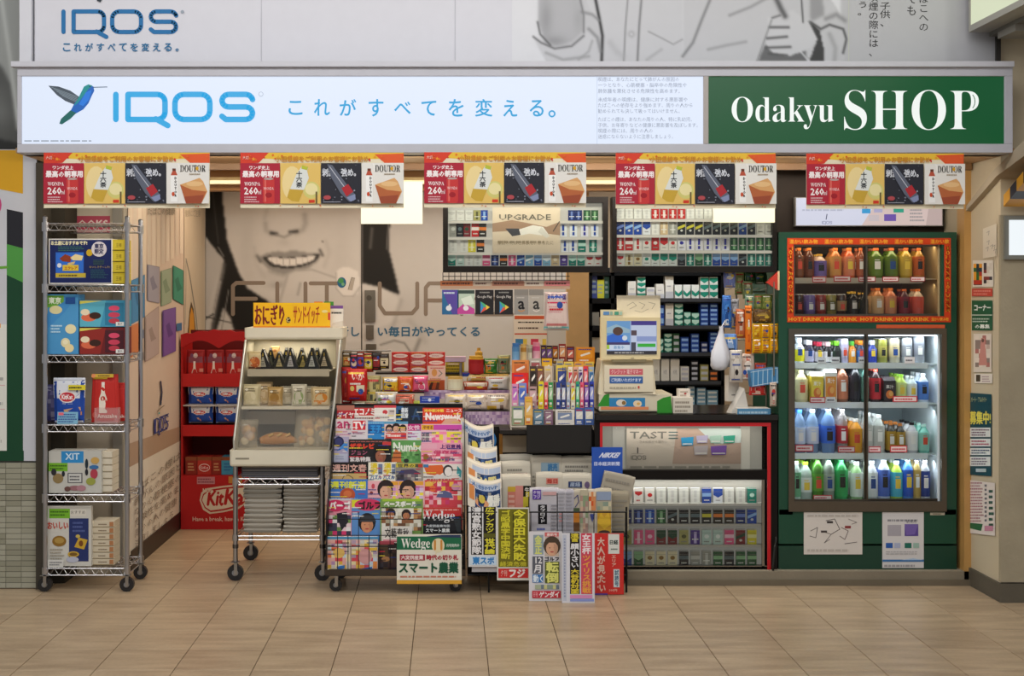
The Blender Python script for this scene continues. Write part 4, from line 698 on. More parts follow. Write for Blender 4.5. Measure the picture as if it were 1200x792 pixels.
def sidewall(xb, xt, c, m_, nm, t=.008):
    q = G(); q.raw([(xb-t, -.01, z0), (xb-t, .43, z0), (xt-t, .43, zt), (xt-t, TD_, zt), (xb+t, -.01, z0), (xb+t, .43, z0), (xt+t, .43, zt), (xt+t, TD_, zt)], [(0, 1, 2, 3), (7, 6, 5, 4), (0, 4, 5, 1), (1, 5, 6, 2), (2, 6, 7, 3), (3, 7, 4, 0)], c); return put(nm, q, m_, case)
sidewall(xb0, xt0+.01, 'b9b3a2', 'plastic', 'side_panel', .004); sidewall(xb1+.0, xt1-.012, 'aca592', 'plastic', 'side_panel', .006)
q = G(); q.tube([(xb0, -.012, z0), (xb0-.002, -.01, z0+.05), (xt0+.005, TD_-.01, zt)], .006, 8, 'dcd8ca'); put('edge_trim', q, 'metal', case); q = G(); q.tube([(xb1, -.012, z0), (xt1-.014, TD_-.01, zt)], .006, 8, 'dcd8ca'); put('edge_trim', q, 'metal', case)
q = G(); q.raw([(xb0, -.012, z0), (xb1, -.012, z0), (xt1-.014, TD_-.01, zt), (xt0+.005, TD_-.01, zt)], [(0, 1, 2, 3)], 'ffffff'); put('front_glass', q, 'acrylic', case)
zs1, zs2 = Z(434, CD+.10)-zb, Z(477, CD+.06)-zb
q = G(); q.box(X(290, CD+.12)-cxc, .12, zs1-.006, X(388, CD+.12)-cxc, .42, zs1, 'c8c2b0'); q.box(X(290, CD+.12)-cxc, .118, Z(441, CD+.12)-zb, X(386, CD+.12)-cxc, .124, zs1+.006, 'bfb9a8'); put('shelf', q, 'plastic', case)
q = G(); q.box(X(283, CD+.07)-cxc, .07, zs2-.006, X(386, CD+.07)-cxc, .42, zs2, 'd4cebc'); q.box(X(283, CD+.07)-cxc, .066, zs2-.012, X(386, CD+.07)-cxc, .07, zs2+.004, 'd8d2c0'); q.box(X(284, 7.4)-cxc, .3, Z(497, 7.42)-zb, X(345, 7.4)-cxc, .32, Z(482, 7.42)-zb, 'ddd8ca'); put('shelf', q, 'plastic', case)
area('case_light', (cxc+.02, CD+.30, zb+zt-.015), (0, 0, 0), .40, .16, 1.5, (1, .93, .78))
def onig(w_, hh, c1, c2, seed=0):
    g = G(); t = .03; v = []
    for y_, s_ in ((-t, .9), (-t*.6, 1), (t*.6, 1), (t, .9)): v += [(-w_/2*s_, y_, 0), (w_/2*s_, y_, 0), (w_/2*s_, y_, hh*.12), (w_*.08*s_, y_, hh*s_), (-w_*.08*s_, y_, hh*s_), (-w_/2*s_, y_, hh*.12)]
    fs = [(0, 1, 2, 3, 4, 5), tuple(18+k for k in (5, 4, 3, 2, 1, 0))]
    for L_ in range(3): fs += [(L_*6+k, L_*6+(k+1) % 6, L_*6+6+(k+1) % 6, L_*6+6+k) for k in range(6)]
    g.raw(v, fs, c1); S = lambda u, v_, e: ((u-.5)*w_, -t-e, v_*hh); g.p(S, [(.3, .15), (.7, .15), (.54, .62), (.46, .62)], c2); g.li(S, .38, .2, .62, .45, 3, '55504a', seed); g.p(S, [(.46, .66), (.54, .66), (.52, .82), (.48, .82)], 'b8a040'); return g
SD1 = CD+.17
o_spots = [(309, 28, '1d1d20', 'a8a89c'), (326, 24, '20201e', 'b8ac80'), (341, 30, '24262a', 'b4b6bc'), (354, 22, '30321e', 'b8a85a'), (366, 30, '1e2226', 'aab0b0'), (379, 28, '2a2a24', 'c0b49a')]
for k, (x, hh, c1, c2) in enumerate(o_spots): thing('rice_ball', ORD[k]+' dark wrapped rice ball from the left on the top shelf of the case', 'rice ball', onig(19*cm, hh*cm*.88, c1, c2, k), (X(x, SD1), SD1+(k % 2)*.07, zb+zs1+.001), 'gloss', 'rice balls in the food case')
for k in range(4): thing('rice_ball', ['leftmost', 'second', 'third', 'rightmost'][k]+' rice ball in the back row of the food case', 'rice ball', onig(17*cm, 25*cm, '1a1c1c', '3f463c', k), (X(318+k*18, 7.42), 7.42, zb+zs1+.001), 'gloss', 'back row of rice balls in the food case')
thing('sandwich_pack', 'round open sandwich with orange filling on the top shelf of the case', 'sandwich', bagm(19*cm, 22*cm, .06, 'd8c8a0', [('e', .5, .5, .42, .42, 'e3c890'), ('e', .5, .42, .34, .3, 'c4683a'), ('e', .45, .48, .2, .14, 'e08a4a'), ('r', .1, .02, .9, .16, '7a4a40')], 2), (X(299, CD+.15), CD+.16, zb+zs1+.001), 'gloss')
thing('sandwich_pack', 'rolled brown sandwich standing upright at the back of the case', 'sandwich', bagm(11*cm, 27*cm, .05, 'a8834a', [('e', .5, .8, .4, .12, 'c89a5a'), ('e', .5, .8, .2, .06, '8a5a2a'), ('r', .1, .3, .9, .35, '5a3a20')], 5), (X(321, CD+.24), CD+.3, zb+zs1+.001), 'gloss')
breads = [(294, 18, 25, 'd8cfae', 'e8e0c4', 'pale'), (308, 15, 27, 'd6bd94', 'ead9b8', 'tan'), (322, 15, 22, 'c9a86c', 'a8803c', 'caramel filled'), (336, 15, 22, 'cfc8b4', 'b8b09c', 'greyish'), (350, 15, 25, 'd4d2c4', '9ab07a', 'green filled'), (362, 13, 22, 'd2ccb8', 'b0a890', 'white'), (376, 19, 22, 'd8c49a', 'd88a30', 'orange filled')]
for k, (x, w_, hh, c1, c2, nm) in enumerate(breads):
    thing('bread_pack', f'{nm} wrapped bread, {ORD[k]} from left on the middle shelf of the case', 'bread', bagm(w_*1.22*cm, hh*1.04*cm, .05, c1, [('e', .5, .42, .32, .26, c2), ('l', .2, .65, .8, .85, 2, '6a5f48', k), ('m', .1, .1, .9, .3, 4, 2, [c2, c1, None], k), ('e', .3, .75, .1, .05, 'f4f0e4')], k), (X(x, CD+.10), CD+.12+(k % 2)*.055, zb+zs2+.001), 'gloss', 'breads on the middle shelf of the food case', rot=(-.06, 0, (-.2, .15, -.1, .2, 0, -.15, .1)[k]))
big = [(289, 24, 32, 'cfb78c', 'e0d4b8', 'round bread pack with a white label at the bottom left of the case'), (326, 44, 21, 'cfae74', 'a86f34', 'long brown baguette in the bottom of the food case'), (356, 26, 44, 'd0b890', 'b07c46', 'tall bag of brown twisted bread at the bottom of the case'), (375, 26, 44, 'cdb184', 'bb8c50', 'tall bag of crumbly bread at the bottom right of the case')]
for k, (x, w_, hh, c1, c2, lb_) in enumerate(big):
    Ld = [('m', .12, .12, .88, .7, 6, 6, [c2, c1, 'd9bd88', '9a6a38', None], k+3), ('e', .5, .85, .2, .06, 'ece6d8')]
    if k == 0: Ld += [('e', .65, .42, .22, .16, 'd4d6dc'), ('p', [(.35, .1), (.5, .5), (.42, .8)], 'c8603a')]
    if k == 1: Ld = [('p', [(.02, .75), (.2, .9), (.6, .8), (.98, .5), (.95, .25), (.5, .2), (.25, .35)], 'c08a4a'), ('p', [(.2, .5), (.6, .45), (.95, .3), (.5, .25)], '8a5a30'), ('p', [(.3, .8), (.5, .7), (.48, .78)], 'e6cf9a')]
    if k in (2, 3): Ld += [('r', .44, .0, .56, .5, 'e0dccc'), ('r', .0, .0, 1, .18, '9c93a0')]
    if k == 1:
        q = G(); n = 12; q.tube([(-.10+.2*i/n, .02*math.sin(i*.3), .032+.012*math.sin(PI*i/n)) for i in range(n+1)], [.008+.026*math.sin(PI*min(1, (i+.6)/n*.98))**.7 for i in range(n+1)], 14, 'b07a3c')
        for i in range(3): q.tube([(-.05+.045*i, -.02, .058), (-.025+.045*i, -.012, .072)], .007, 6, 'dcb878')
        thing('baguette', lb_, 'bread', q, (X(x, CD+.12), CD+.13, zb+z0+.001), 'plastic', 'large bread packs at the bottom of the food case', smooth=True); continue
    if k in (0, 2, 3):
        q = G(); Rb = random.Random(k); W2, H2 = w_*cm*.40, hh*cm*.8
        for i in range(7 if k == 0 else 13):
            r_ = Rb.uniform(.016, .024); cx2, cz2 = Rb.uniform(-W2+r_*.6, W2-r_*.6), Rb.uniform(r_, max(r_*1.2, H2-r_*.5)); q.lathe([(r_*.3, -r_*.9), (r_*.8, -r_*.5), (r_, 0), (r_*.8, r_*.5), (r_*.3, r_*.9)], 9, Rb.choice([c1, c2, 'c99a5a', 'a8743a', 'dcb67a', '8f5f2e']), (cx2, Rb.uniform(-.008, .012), cz2+.004))
        o = thing('bread_pack', lb_, 'bread', q, (X(x, CD+.06), CD+.085+.012*k, zb+z0+.001), 'plastic', 'large bread packs at the bottom of the food case', rot=(-.2, 0, 0), smooth=True)
        put('clear_bag', bagm(w_*cm, hh*1.05*cm, .075, 'e6ddc8', [('e', .4, .8, .12, .04, 'f4f0e6')]+([('e', .62, .45, .2, .16, 'd4d6dc')] if k == 0 else [('r', .44, .02, .54, .5, 'dcd6c4')]), k+7), 'wrap', o); continue
    thing('bread_pack', lb_, 'bread', bagm(w_*cm, hh*1.08*cm, .06, c1, Ld, k+7), (X(x, CD+.06), CD+(.13 if k == 1 else .085), zb+z0+.001), 'gloss', 'large bread packs at the bottom of the food case', rot=(-.22, 0, 0))
q = G(); q.box(-.10, 0, 0, .10, .002, .10, 'e8e0cc'); thing('paper_card', 'blank pale green card standing behind the breads in the case', 'card', G().box(-.065, 0, 0, .065, .003, .085, 'b9c4a8'), (X(303, 7.45), 7.45, zb+zs2+.001))
# signs on top of the case
ztop = Z(384, CD+TD_)
def sign_on(x0, y0, x1, y1, D, base, L, label, name='shop_card', z=None, rz=0, cat='sign'):
    w_ = X(x1, D)-X(x0, D); hh = Z(y0, D)-Z(y1, D); g = G(); g.box(-w_/2, 0, 0, w_/2, .006, hh, base); g.deco(flat(-w_/2, 0, w_/2, hh), L)
    return thing(name, label, cat, g, (X((x0+x1)/2, D), D, Z(y1, D) if z is None else z), 'print', rot=(0, 0, rz))
sign_on(297, 355.5, 387, 384.5, CD+TD_+.02, 'f0b428', [('r', .0, .0, .28, 1, 'f4bd1e'), ('r', .28, .0, .5, 1, 'f5c41c'), ('r', .5, 0, 1, 1, 'f3c022'), ('r', .0, 0, 1, .06, 'e8942a'), ('t', 'おにぎり', .02, .10, .40, .92, '7a1a1e', .012), ('e', .455, .3, .03, .12, '40302a'), ('t', 'と', .43, .22, .48, .40, 'f0d890', .004), ('t', 'サンドイッチ', .52, .14, .86, .86, 'b03a1e', .004), ('e', .93, .65, .04, .06, 'f0dc90'), ('r', .97, .3, 1, .6, 'd84a3a')], 'yellow and orange sign with brown lettering on top of the food case', 'shop_sign_board', ztop+.001)
sign_on(297, 346, 359, 372, CD+TD_+.10, '4a2a86', [('r', 0, .72, 1, 1, '51308f'), ('t', 'ミルクティーの', .3, .74, .9, .95, 'b49ad0', .005), ('e', .2, .75, .06, .06, 'd8703a')], 'purple card sticking up behind the yellow food case sign', z=ztop+.001)
sign_on(368, 342, 391, 372, CD+TD_+.08, 'e6e2d6', [('r', .0, .78, .46, 1, 'e0862a'), ('r', .5, .78, 1, 1, '3f8f38'), ('r', .06, .56, .44, .74, 'd8cbb0'), ('l', .05, .35, .45, .7, 2, '5a4a3a', 1), ('l', .55, .35, .95, .7, 2, '3a4a3a', 3)], 'white card with orange and green corners behind the yellow sign', z=ztop+.001)
sign_on(387, 359, 402, 384.5, CD+TD_+.05, 'e9e5dc', [('r', 0, .86, 1, 1, '7a4f9a'), ('l', .1, .6, .9, .75, 1, '33302c', 2), ('p', [(.0, 0), (1, 0), (1, .3), (.2, .2)], 'd8d0c4')], 'small white card with a purple edge at the right end of the case top', z=ztop+.001)
# bottles of sauce and poster bits behind the case: price list on the shutter
# ================================================================ MAGAZINE RACK
def px_item(name, x0, y0, x1, yb_, D, depth, base, L, label, cat, group=None, lean=0, mats='print', side=None, dz=0, rz=0, thing_=True):
    """upright printed slab; print given in photo pixels; stands with its lower edge at pixel row yb_"""
    m_ = M_(D); w_ = (x1-x0)*m_; h_ = (yb_-y0)*m_; g = G(); g.box(-w_/2, 0, 0, w_/2, depth, h_, side or 'd8d4cc'); xc = (x0+x1)/2
    S = lambda x, y, e: ((x-xc)*m_, -e, (yb_-y)*m_); g.r(S, x0, yb_, x1, y0, base); g.deco(S, L)
    return thing(name, label, cat, g, (X(xc, D), D, Z(yb_, D)+dz), mats, group, rot=(lean, 0, rz))
MR = tag(put('magazine_rack', None, None, None, (X(463.25, 6.82), 6.82, 0)), 'black stepped magazine rack on casters packed with glossy weeklies', 'rack')
mw = (X(545.5, 6.82)-X(381, 6.82))/2; q = G(); q.box(-mw+.02, 0, .085, mw, .40, .115, '26211d'); q.box(-mw, -.006, .088, mw, 0, .118, '4a423a'); put('base', q, 'darkmetal', MR)
for sx in (-1, 1):
    sk = lambda y: sx*mw+(.075*y if sx < 0 else -.0*y); pp = [(.0, .11), (.40, .11), (.40, .90), (.34, .90), (.02, .38)]; q = G(); q.raw([(sk(y), y, z) for y, z in pp]+[(sk(y)-sx*.004, y, z) for y, z in pp], [(0, 1, 2, 3, 4), (9, 8, 7, 6, 5)]+[(i, (i+1) % 5, 5+(i+1) % 5, 5+i) for i in range(5)], '191817'); put('side_panel', q, 'darkmetal', MR)
    for y_ in (.05, .36): caster(MR, sx*(mw-.05), y_, .085, .032)
q = G(); q.box(-mw+.01, .385, .11, mw-.01, .395, .92, '151413'); put('back_panel', q, 'darkmetal', MR)
q = G()
for k in range(14): x = -mw+.01+k*(2*mw-.02)/13; q.tube([(x, -.004, .12), (x, -.004, Z(627, 6.82))], .002, 5, '1a1a1a', caps=False)
for y in (627, 640, 608): q.tube([(-mw, -.004, Z(y, 6.82)), (mw, -.004, Z(y, 6.82))], .0025, 5, '1a1a1a')
for k in (0, 3, 6, 9, 13): x = -mw+.01+k*(2*mw-.02)/13; q.tube([(x, -.004, Z(627, 6.82)), (x, -.004, Z(600, 6.82))], .002, 5, '1a1a1a')
o = put('wire_front', q, 'darkmetal', MR); o['kind'] = 'stuff'
TIER = {'A': 7.15, 'B': 7.10, 'C': 7.05, 'D': 7.0, 'E': 6.95, 'F': 6.90, 'G': 6.85}
for k, D in TIER.items():
    if k == 'G': continue
    q = G(); zt_ = {'A': 475, 'B': 492, 'C': 514, 'D': 542, 'E': 563, 'F': 585}[k]; z = Z(zt_+62, D); q.box(-mw+.011, D-6.82-.006, z-.008, mw-.011, D-6.82+.048, z-.002, '222120'); q.box(-mw+.011, D-6.82-.008, z-.008, mw-.011, D-6.82-.006, z+.02, '222120'); put('pocket', q, 'darkmetal', MR)
def face(x, y, r, hair='2a1d1a', skin='d9a98c', hat=None):
    L = [('e', x, y-r*.15, r*1.12, r*1.25, hair), ('e', x, y+r*.2, r*.78, r*.98, skin), ('p', [(x-r*.8, y-.1*r), (x-r*.4, y-.55*r), (x+.4*r, y-.55*r), (x+.8*r, y-.1*r), (x+.7*r, y-.9*r), (x-.7*r, y-.9*r)], hair), ('e', x-r*.3, y+.12*r, r*.1, r*.05, '4a3028'), ('e', x+r*.3, y+.12*r, r*.1, r*.05, '4a3028'), ('p', [(x+r*.2, y-.5*r), (x+r*.72, y-.1*r), (x+r*.6, y+.9*r), (x+r*.35, y+1.0*r)], tuple(v*.8 for v in col(skin))), ('e', x, y+.65*r, r*.24, r*.08, 'b0484a')]
    if hat: L.append(('p', [(x-r, y-.25*r), (x+r*1.2, y-.25*r), (x+r*.8, y-1.1*r), (x-r*.7, y-1.1*r)], hat))
    return L
PK = ['e87aa4', 'f0c8d0', 'f2e4e0', 'd8486a', 'f0a8b8', 'e8c84a', None]
mags = [  # tier, x0, y0, x1, base, print, label
 ('A', 394, 475, 415, 'd9cfc8', [('r', 394, 482, 415, 475, 'a86a5a'), ('r', 394, 492, 415, 481, 'b22a30'), ('t', 'ダイヤ', 395, 490, 414, 483, 'f0dcd8', .5)], 'red business weekly at the left end of the top row'),
 ('A', 413, 476, 440, 'e0dad2', [('r', 413, 478, 440, 476, '3a3230'), ('r', 413, 487, 440, 478, 'c23230'), ('t', 'エコノミ', 414, 486, 439, 479, 'f2e8e4', .7), ('l', 414, 492, 438, 488, 1, '8a6a64', 2)], 'red and white economics weekly, second from left in the top row'),
 ('A', 438, 475, 464, 'e3ded8', [('r', 438, 478, 464, 475, 'c8404a'), ('e', 451, 483, 3, 2.6, 'c23a40'), ('r', 455, 486, 462, 480, 'c8b8b4'), ('l', 440, 491, 460, 487, 1, 'a09a94', 4)], 'white weekly with a red spot in the top row'),
 ('A', 461, 476, 497, '1f2a3c', [('m', 461, 493, 472, 476, 4, 4, ['1f2a3c', '2f5a8a', '3f7ab0', '151c28'], 3), ('t', '最新\n医療', 470, 490, 478, 478, 'd4dce4', .4), ('r', 480, 493, 497, 476, '1b2638'), ('t', 'A', 483, 492, 492, 479, '2f4a6a', .8)], 'dark blue science weekly in the top row'),
 ('A', 495, 478, 542, 'd6402a', [('t', '米中新冷戦', 497, 483, 520, 479.5, 'ecc84a', .4), ('t', 'ニュース', 523, 483, 541, 479.5, 'f0d8d0', .3), ('t', 'Newsweek', 499, 492, 540, 484, 'f6e8e4', 1.2), ('p', [(516, 498), (522, 491), (534, 490), (541, 496), (541, 500)], 'd8a890')], 'wide orange news weekly at the right end of the top row'),
 ('B', 392, 491, 413, 'd8c8cc', [('t', 'an', 395, 502, 409, 494, 'b83a68', 1), ('l', 394, 511, 410, 504, 2, 'c890a8', 2)], 'pale pink magazine at the left of the second row'),
 ('B', 411, 491, 431, 'd6cfd4', [('r', 413, 504, 428, 493, 'cf2f3a'), ('t', 'TV', 414, 503, 427, 494.5, 'f4ecec', .8), ('l', 413, 510, 428, 505, 1, 'a07a90', 2)], 'television guide with a red square logo in the second row'),
 ('B', 428, 494, 454, '2f86c8', [('r', 429, 508, 448, 497, '1f5fa6'), ('t', '王子', 434, 507, 446, 499, '2f94da', .8), ('l', 430, 497, 452, 494.5, 1, '9ad0ea', 2)], 'bright blue magazine in the second row'),
 ('B', 450, 494, 478, 'e8c8c8', [('r', 450, 497, 478, 494, '5a9ac0')]+face(456, 503, 4)+face(464, 502, 4.4)+face(472, 503, 4)+[('r', 452, 514, 476, 507.5, 'cf3f3a'), ('l', 454, 513, 474, 508, 1, 'f0d8d0', 4)], 'magazine with three dark haired faces in the second row'),
 ('B', 476, 497, 494, 'd9dce6', [('r', 476, 505, 494, 497, 'c0307a'), ('t', '女性', 478, 504, 492, 498.5, 'eacadc', .4), ('l', 477, 513, 492, 507, 2, 'b06aa8', 4)], 'magenta and white magazine in the second row'),
 ('B', 493, 497, 542, 'e8b8c8', [('r', 494, 504, 508, 498, 'e0a82a'), ('r', 508, 504, 541, 498, 'c84aa8'), ('t', 'やせる', 496, 503, 507, 499, '7a3a2a', .3), ('m', 506, 519, 541, 506, 8, 4, ['f08ab0', 'e8d84a', 'e86aa0', 'f0b8c0'], 5), ('t', '別冊', 494, 517, 503, 507, '6a6a70', .5)], 'yellow and magenta headline magazine at the right of the second row'),
 ('C', 390, 512, 409, 'a9a2c0', [('e', 396.5, 518, 6.2, 6.2, '23244a'), ('e', 396.5, 518, 4.5, 4.5, '34386a'), ('p', [(394, 529), (404, 518), (407, 518), (407, 530), (402, 526)], '3f86d0'), ('r', 391, 541, 407, 532, 'b4b8cc'), ('l', 393, 539, 405, 534, 2, '8a8ea8', 1)], 'lilac magazine with a dark round badge in the third row'),
 ('C', 408, 515, 459, '1d191a', [('t', 'ザテレビ', 410, 526, 438, 520, 'd8402a', 1.2), ('r', 409, 519, 458, 516, '3a2a28'), ('l', 410, 518.5, 455, 516.6, 1, 'a8605a', 2), ('t', 'ジョン', 411, 533, 430, 528, 'b05a7a', .5), ('t', '緊急特集', 410, 541, 434, 535.5, 'd8d0d0', .6)]+face(446, 533, 8, '120c0c', '9a6048')+[('r', 448, 522, 458, 518, 'c23a38')], 'black magazine with orange red lettering in the third row'),
 ('C', 458, 516, 494, '5f9a54', [('p', [(458, 542), (462, 526), (470, 530), (472, 542)], 'c8703a'), ('m', 470, 541, 493, 528, 7, 4, ['5f9a54', '77ad68', '4f8a48'], 2), ('t', 'Number', 461, 529, 500, 519, 'dfe6da', 1.1), ('e', 476, 540, 3, 2.4, '2a2a28')], 'green sports magazine in the third row'),
 ('C', 493, 519, 542, 'e79cb4', [('t', '上沼恵美', 516, 526, 540, 521, '5a2a6a', .5), ('r', 494, 526, 512, 520, 'e6a8bc'), ('t', '保存版', 508, 533, 536, 528, 'c8406a', .6), ('m', 496, 541, 541, 532, 9, 3, ['f0d0d4', 'd84a70', 'e8a0b0', 'e8c860', '9a5a6a'], 4), ('e', 499, 536, 3, 4, '8a6a2a'), ('l', 500, 541, 535, 536, 1, '6a5a80', 6)], 'pink gossip magazine at the right of the third row'),
 ('D', 387, 542, 433, '1b1412', [('t', '週刊文春', 389.5, 553, 429, 544.5, 'd8a89c', .5, 2), ('r', 389, 565, 429, 555, 'c8a86a'), ('s', [(400, 563), (403, 558), (408, 557), (413, 560), (414, 564)], .9, '6a5a3a')], 'black weekly with pale vertical characters at the left of the fourth row'),
 ('D', 431, 542, 449, 'e9e6d8', [('t', '漢\n字', 434, 556, 442, 543, 'dcc52a', 1.2), ('t', 'パズル', 434, 562, 447, 557, '3a6aa0', .5), ('r', 443, 556, 448, 544, '6a7a98')], 'white puzzle magazine with yellow characters, left of its twin'),
 ('D', 446, 542, 465, 'e9e6d8', [('t', '漢\n字', 450, 556, 458, 543, 'dcc52a', 1.2), ('t', 'パズル', 449, 562, 462, 557, '3a6aa0', .5), ('r', 459, 556, 463, 544, '6a7a98')], 'white puzzle magazine with yellow characters, right of its twin'),
 ('D', 463, 543, 496, '8f8a80', [('r', 464, 548, 494, 543.5, 'c8b83a'), ('t', '世界の車', 466, 548, 492, 544, '4a4a3a', .4), ('p', [(465, 557), (470, 551), (484, 550), (493, 555), (493, 560), (465, 560)], '4a3f5a'), ('m', 465, 563, 494, 556, 7, 2, ['5a5a60', 'a8a098', '3a3440', '7a6a70'], 5), ('r', 490, 548, 495, 544, 'b83a2a')], 'grey and yellow magazine with dark car shapes in the fourth row'),
 ('D', 495, 544, 542, 'e3ddd6', [('p', [(496, 546), (518, 545), (522, 552), (514, 558), (500, 556)], 'd8652e'), ('r', 496, 548, 502, 544.5, '3f76a8'), ('e', 525, 552, 6, 7, '3a3438'), ('e', 525.5, 553, 4.6, 5.6, 'e6e0dc'), ('p', [(500, 562), (512, 556), (524, 558), (520, 564)], 'd8d4d0'), ('e', 535, 555, 5, 6, 'e8dcd4'), ('p', [(536, 546), (541, 552), (540, 560), (535, 556)], '3f9aa0'), ('l', 500, 564, 535, 560, 1, 'b05a4a', 6)], 'magazine with a white animal and orange title in the fourth row'),
 ('E', 384, 562, 431, '3f74c2', [('t', '週刊新潮', 387, 573, 428, 564.5, 'd9dc3a', .8, 2), ('e', 407, 580, 9, 8, 'b8522e'), ('e', 407, 579, 5, 4, 'd0703f'), ('l', 388, 586, 426, 583, 1, '8ab0e0', 3)], 'blue weekly with yellow vertical characters at the left of the fifth row'),
 ('E', 430, 564, 468, 'e8b0b8', [('r', 446, 569, 473, 564.5, 'e0a032')]+face(452, 575, 9)+[('e', 437, 570, 2, 3, 'c84a5a'), ('e', 435, 578, 2, 2, '8a3a3a'), ('m', 460, 585, 467, 570, 2, 4, ['e8d83a', 'c88ad0', 'e8b0b8'], 3)], 'pink magazine with a large dark haired face in the fifth row'),
 ('E', 466, 564, 498, 'e8b0b8', [('r', 467, 569, 496, 564.5, 'e0a032')]+face(478, 575, 9)+[('m', 487, 585, 496, 570, 2, 4, ['e8d83a', 'c88ad0', 'd8c0e0'], 3)], 'pink magazine with a fringe haired face, right twin in the fifth row'),
 ('E', 497, 563, 542, 'cc3f4a', [('m', 498, 602, 541, 565, 9, 7, ['d8485a', 'e8a0b0', 'b8303a', 'f0d0c8', 'c83a6a', 'e8b84a', None, None], 8), ('t', 'ハッピー', 500, 567, 524, 563.5, 'e8c86a', .4), ('p', [(511, 583), (514, 577), (521, 575), (529, 578), (531, 584)], '5a5f8a'), ('e', 507, 573, 3.6, 3.6, 'e06a3a'), ('e', 534, 571, 5, 4, 'c888a8')], 'busy red patchwork magazine at the right of the fifth row'),
 ('F', 382, 585, 412, 'd98a9c', [('r', 383, 587, 411, 585, 'c8c4c8'), ('e', 393, 593, 11, 7, 'c82a5a'), ('t', 'パーゴ', 386, 597, 410, 588, 'f2ecec', 1.2), ('m', 384, 627, 411, 604, 5, 5, ['e2c8d0', '2a2230', 'd83a70', 'e8e4e4', '6a8a4a', '3a3a50'], 5), ('p', [(394, 602), (406, 600), (408, 612), (400, 622)], '1f1c26')], 'pink golf magazine at the left of the sixth row'),
 ('F', 411, 585, 447, '5a8cc8', [('p', [(411, 586), (424, 586), (416, 594), (411, 596)], 'd8d42e'), ('e', 431, 592, 16, 7, 'cc3560'), ('t', 'ゴルフ', 420, 597, 446, 588, '23181c', 1.2)]+face(430, 614, 9, '1c1a1c', 'd0906a', '33363c')+[('l', 413, 605, 420, 600, 2, 'cfe0f0', 2)], 'light blue golf magazine with a capped head on the cover'),
 ('F', 445, 585, 496, '75984e', [('r', 448, 588, 494, 585, '9ac03a'), ('t', 'ベースボール', 450, 594, 488, 588, 'eef0e6', 1.2), ('m', 447, 622, 494, 596, 10, 6, ['d8d4c4', '8a5a3a', 'b88a5a', 'e4e0d4', '6a4a34', 'a8a088'], 9)]+face(458, 603, 5, '2a1d18', 'b87a54')+face(476, 604, 5, '2a1d18', 'b87a54'), 'green baseball magazine with a crowd of players'),
 ('F', 486, 595, 541, '15161c', [('r', 485.5, 605, 540.5, 595, 'c5302c'), ('l', 488, 599, 538, 596.5, 1, 'e8b0a8', 2), ('t', '𝐖𝐞𝐝𝐠𝐞', 493, 613, 533, 599, 'e9e9ea', 0, 2), ('t', '大変貌産業地図', 499, 618, 527, 615, 'c8ccd0', .2), ('t', 'スマート農業', 499, 624, 527, 619.5, 'e0e4e4', .4), ('p', [(488, 618), (494, 607), (496, 624), (488, 625)], '1c3a2c'), ('p', [(532, 610), (539, 606), (540, 624), (536, 624)], '2c3438')], 'black magazine with red top band and serif title'),
 ('G', 383, 629, 411, 'd8c2b8', [('r', 383, 632, 411, 629, '4f9ac8'), ('m', 384, 670, 410, 633, 6, 9, ['e8b0a8', 'd8d0c8', 'e8b84a', 'd84a5a', 'c8e0e8', 'e87a4a', 'b890b8', 'f0e0b0'], 11), ('e', 397, 648, 7, 6, 'e8c06a'), ('p', [(394, 664), (404, 662), (404, 666), (396, 667)], '3a78c0')], 'thick comic magazine with pale blue top, leftmost behind the wire'),
 ('G', 411, 629, 443, 'd8c2b8', [('r', 411, 632, 443, 629, '4f9ac8'), ('m', 412, 670, 442, 633, 6, 9, ['e0b0b0', 'd8d8d0', 'e8c04a', 'd84a5a', 'c8d8e8', 'e8904a', 'b8a0b8', 'f0e0b0'], 15), ('e', 428, 652, 8, 9, 'd8a0a0'), ('p', [(424, 666), (436, 664), (436, 668), (426, 669)], '3a78c0')], 'thick comic magazine with pale blue top, right of its twin'),
 ('G', 443, 636, 466, '2c1f24', [('m', 444, 670, 465, 638, 4, 6, ['3a2428', '251a22', '4a3a2a', '2c2a34'], 4), ('e', 452, 655, 5, 3, 'a87a50'), ('r', 444, 638, 462, 634, 'b04a5a'), ('r', 445, 671, 464, 667, '3a6a90')], 'dark brown magazine behind the wire front'),
]
for i, (t_, x0, y0, x1, base, L, lb_) in enumerate(mags):
    D = TIER[t_]; yb_ = {'A': 475, 'B': 492, 'C': 514, 'D': 542, 'E': 563, 'F': 585}[t_]+61 if t_ != 'G' else 671.5
    Rm = random.Random(i); dk = ['f2f0ea', '2a2420', 'c8203a', '24408a', 'e8d040']; L = L+[('l', x0+1, y0+9+j*5+2.2, x0+1+(x1-x0)*Rm.uniform(.25, .5), y0+9+j*5, 1, Rm.choice(dk), i*3+j) for j in range(3)]+[('l', x1-1-(x1-x0)*Rm.uniform(.2, .4), y0+6+j*5+2, x1-1.5, y0+6+j*5, 1, Rm.choice(dk), i*5+j) for j in range(3)]
    px_item('magazine', x0+.3, y0, x1-.3, yb_, D+(i % 2)*.007, .005 if t_ != 'G' else .02, base, L, lb_, 'magazine', None, lean=-.10 if t_ != 'G' else -.03, mats='gloss', side='e8e4dc')
px_item('magazine', 447, 617, 483, 640, 6.88, .012, 'e0dcd4', [('t', '文藝春秋', 451, 630, 479, 619, '2f2a28', .3, 2), ('r', 449, 640, 472, 632, 'd8909a'), ('l', 450, 639, 468, 633, 2, 'a0505a', 3)], 'white literary monthly with black brush title, half hidden', 'magazine', dz=0, lean=-.04)
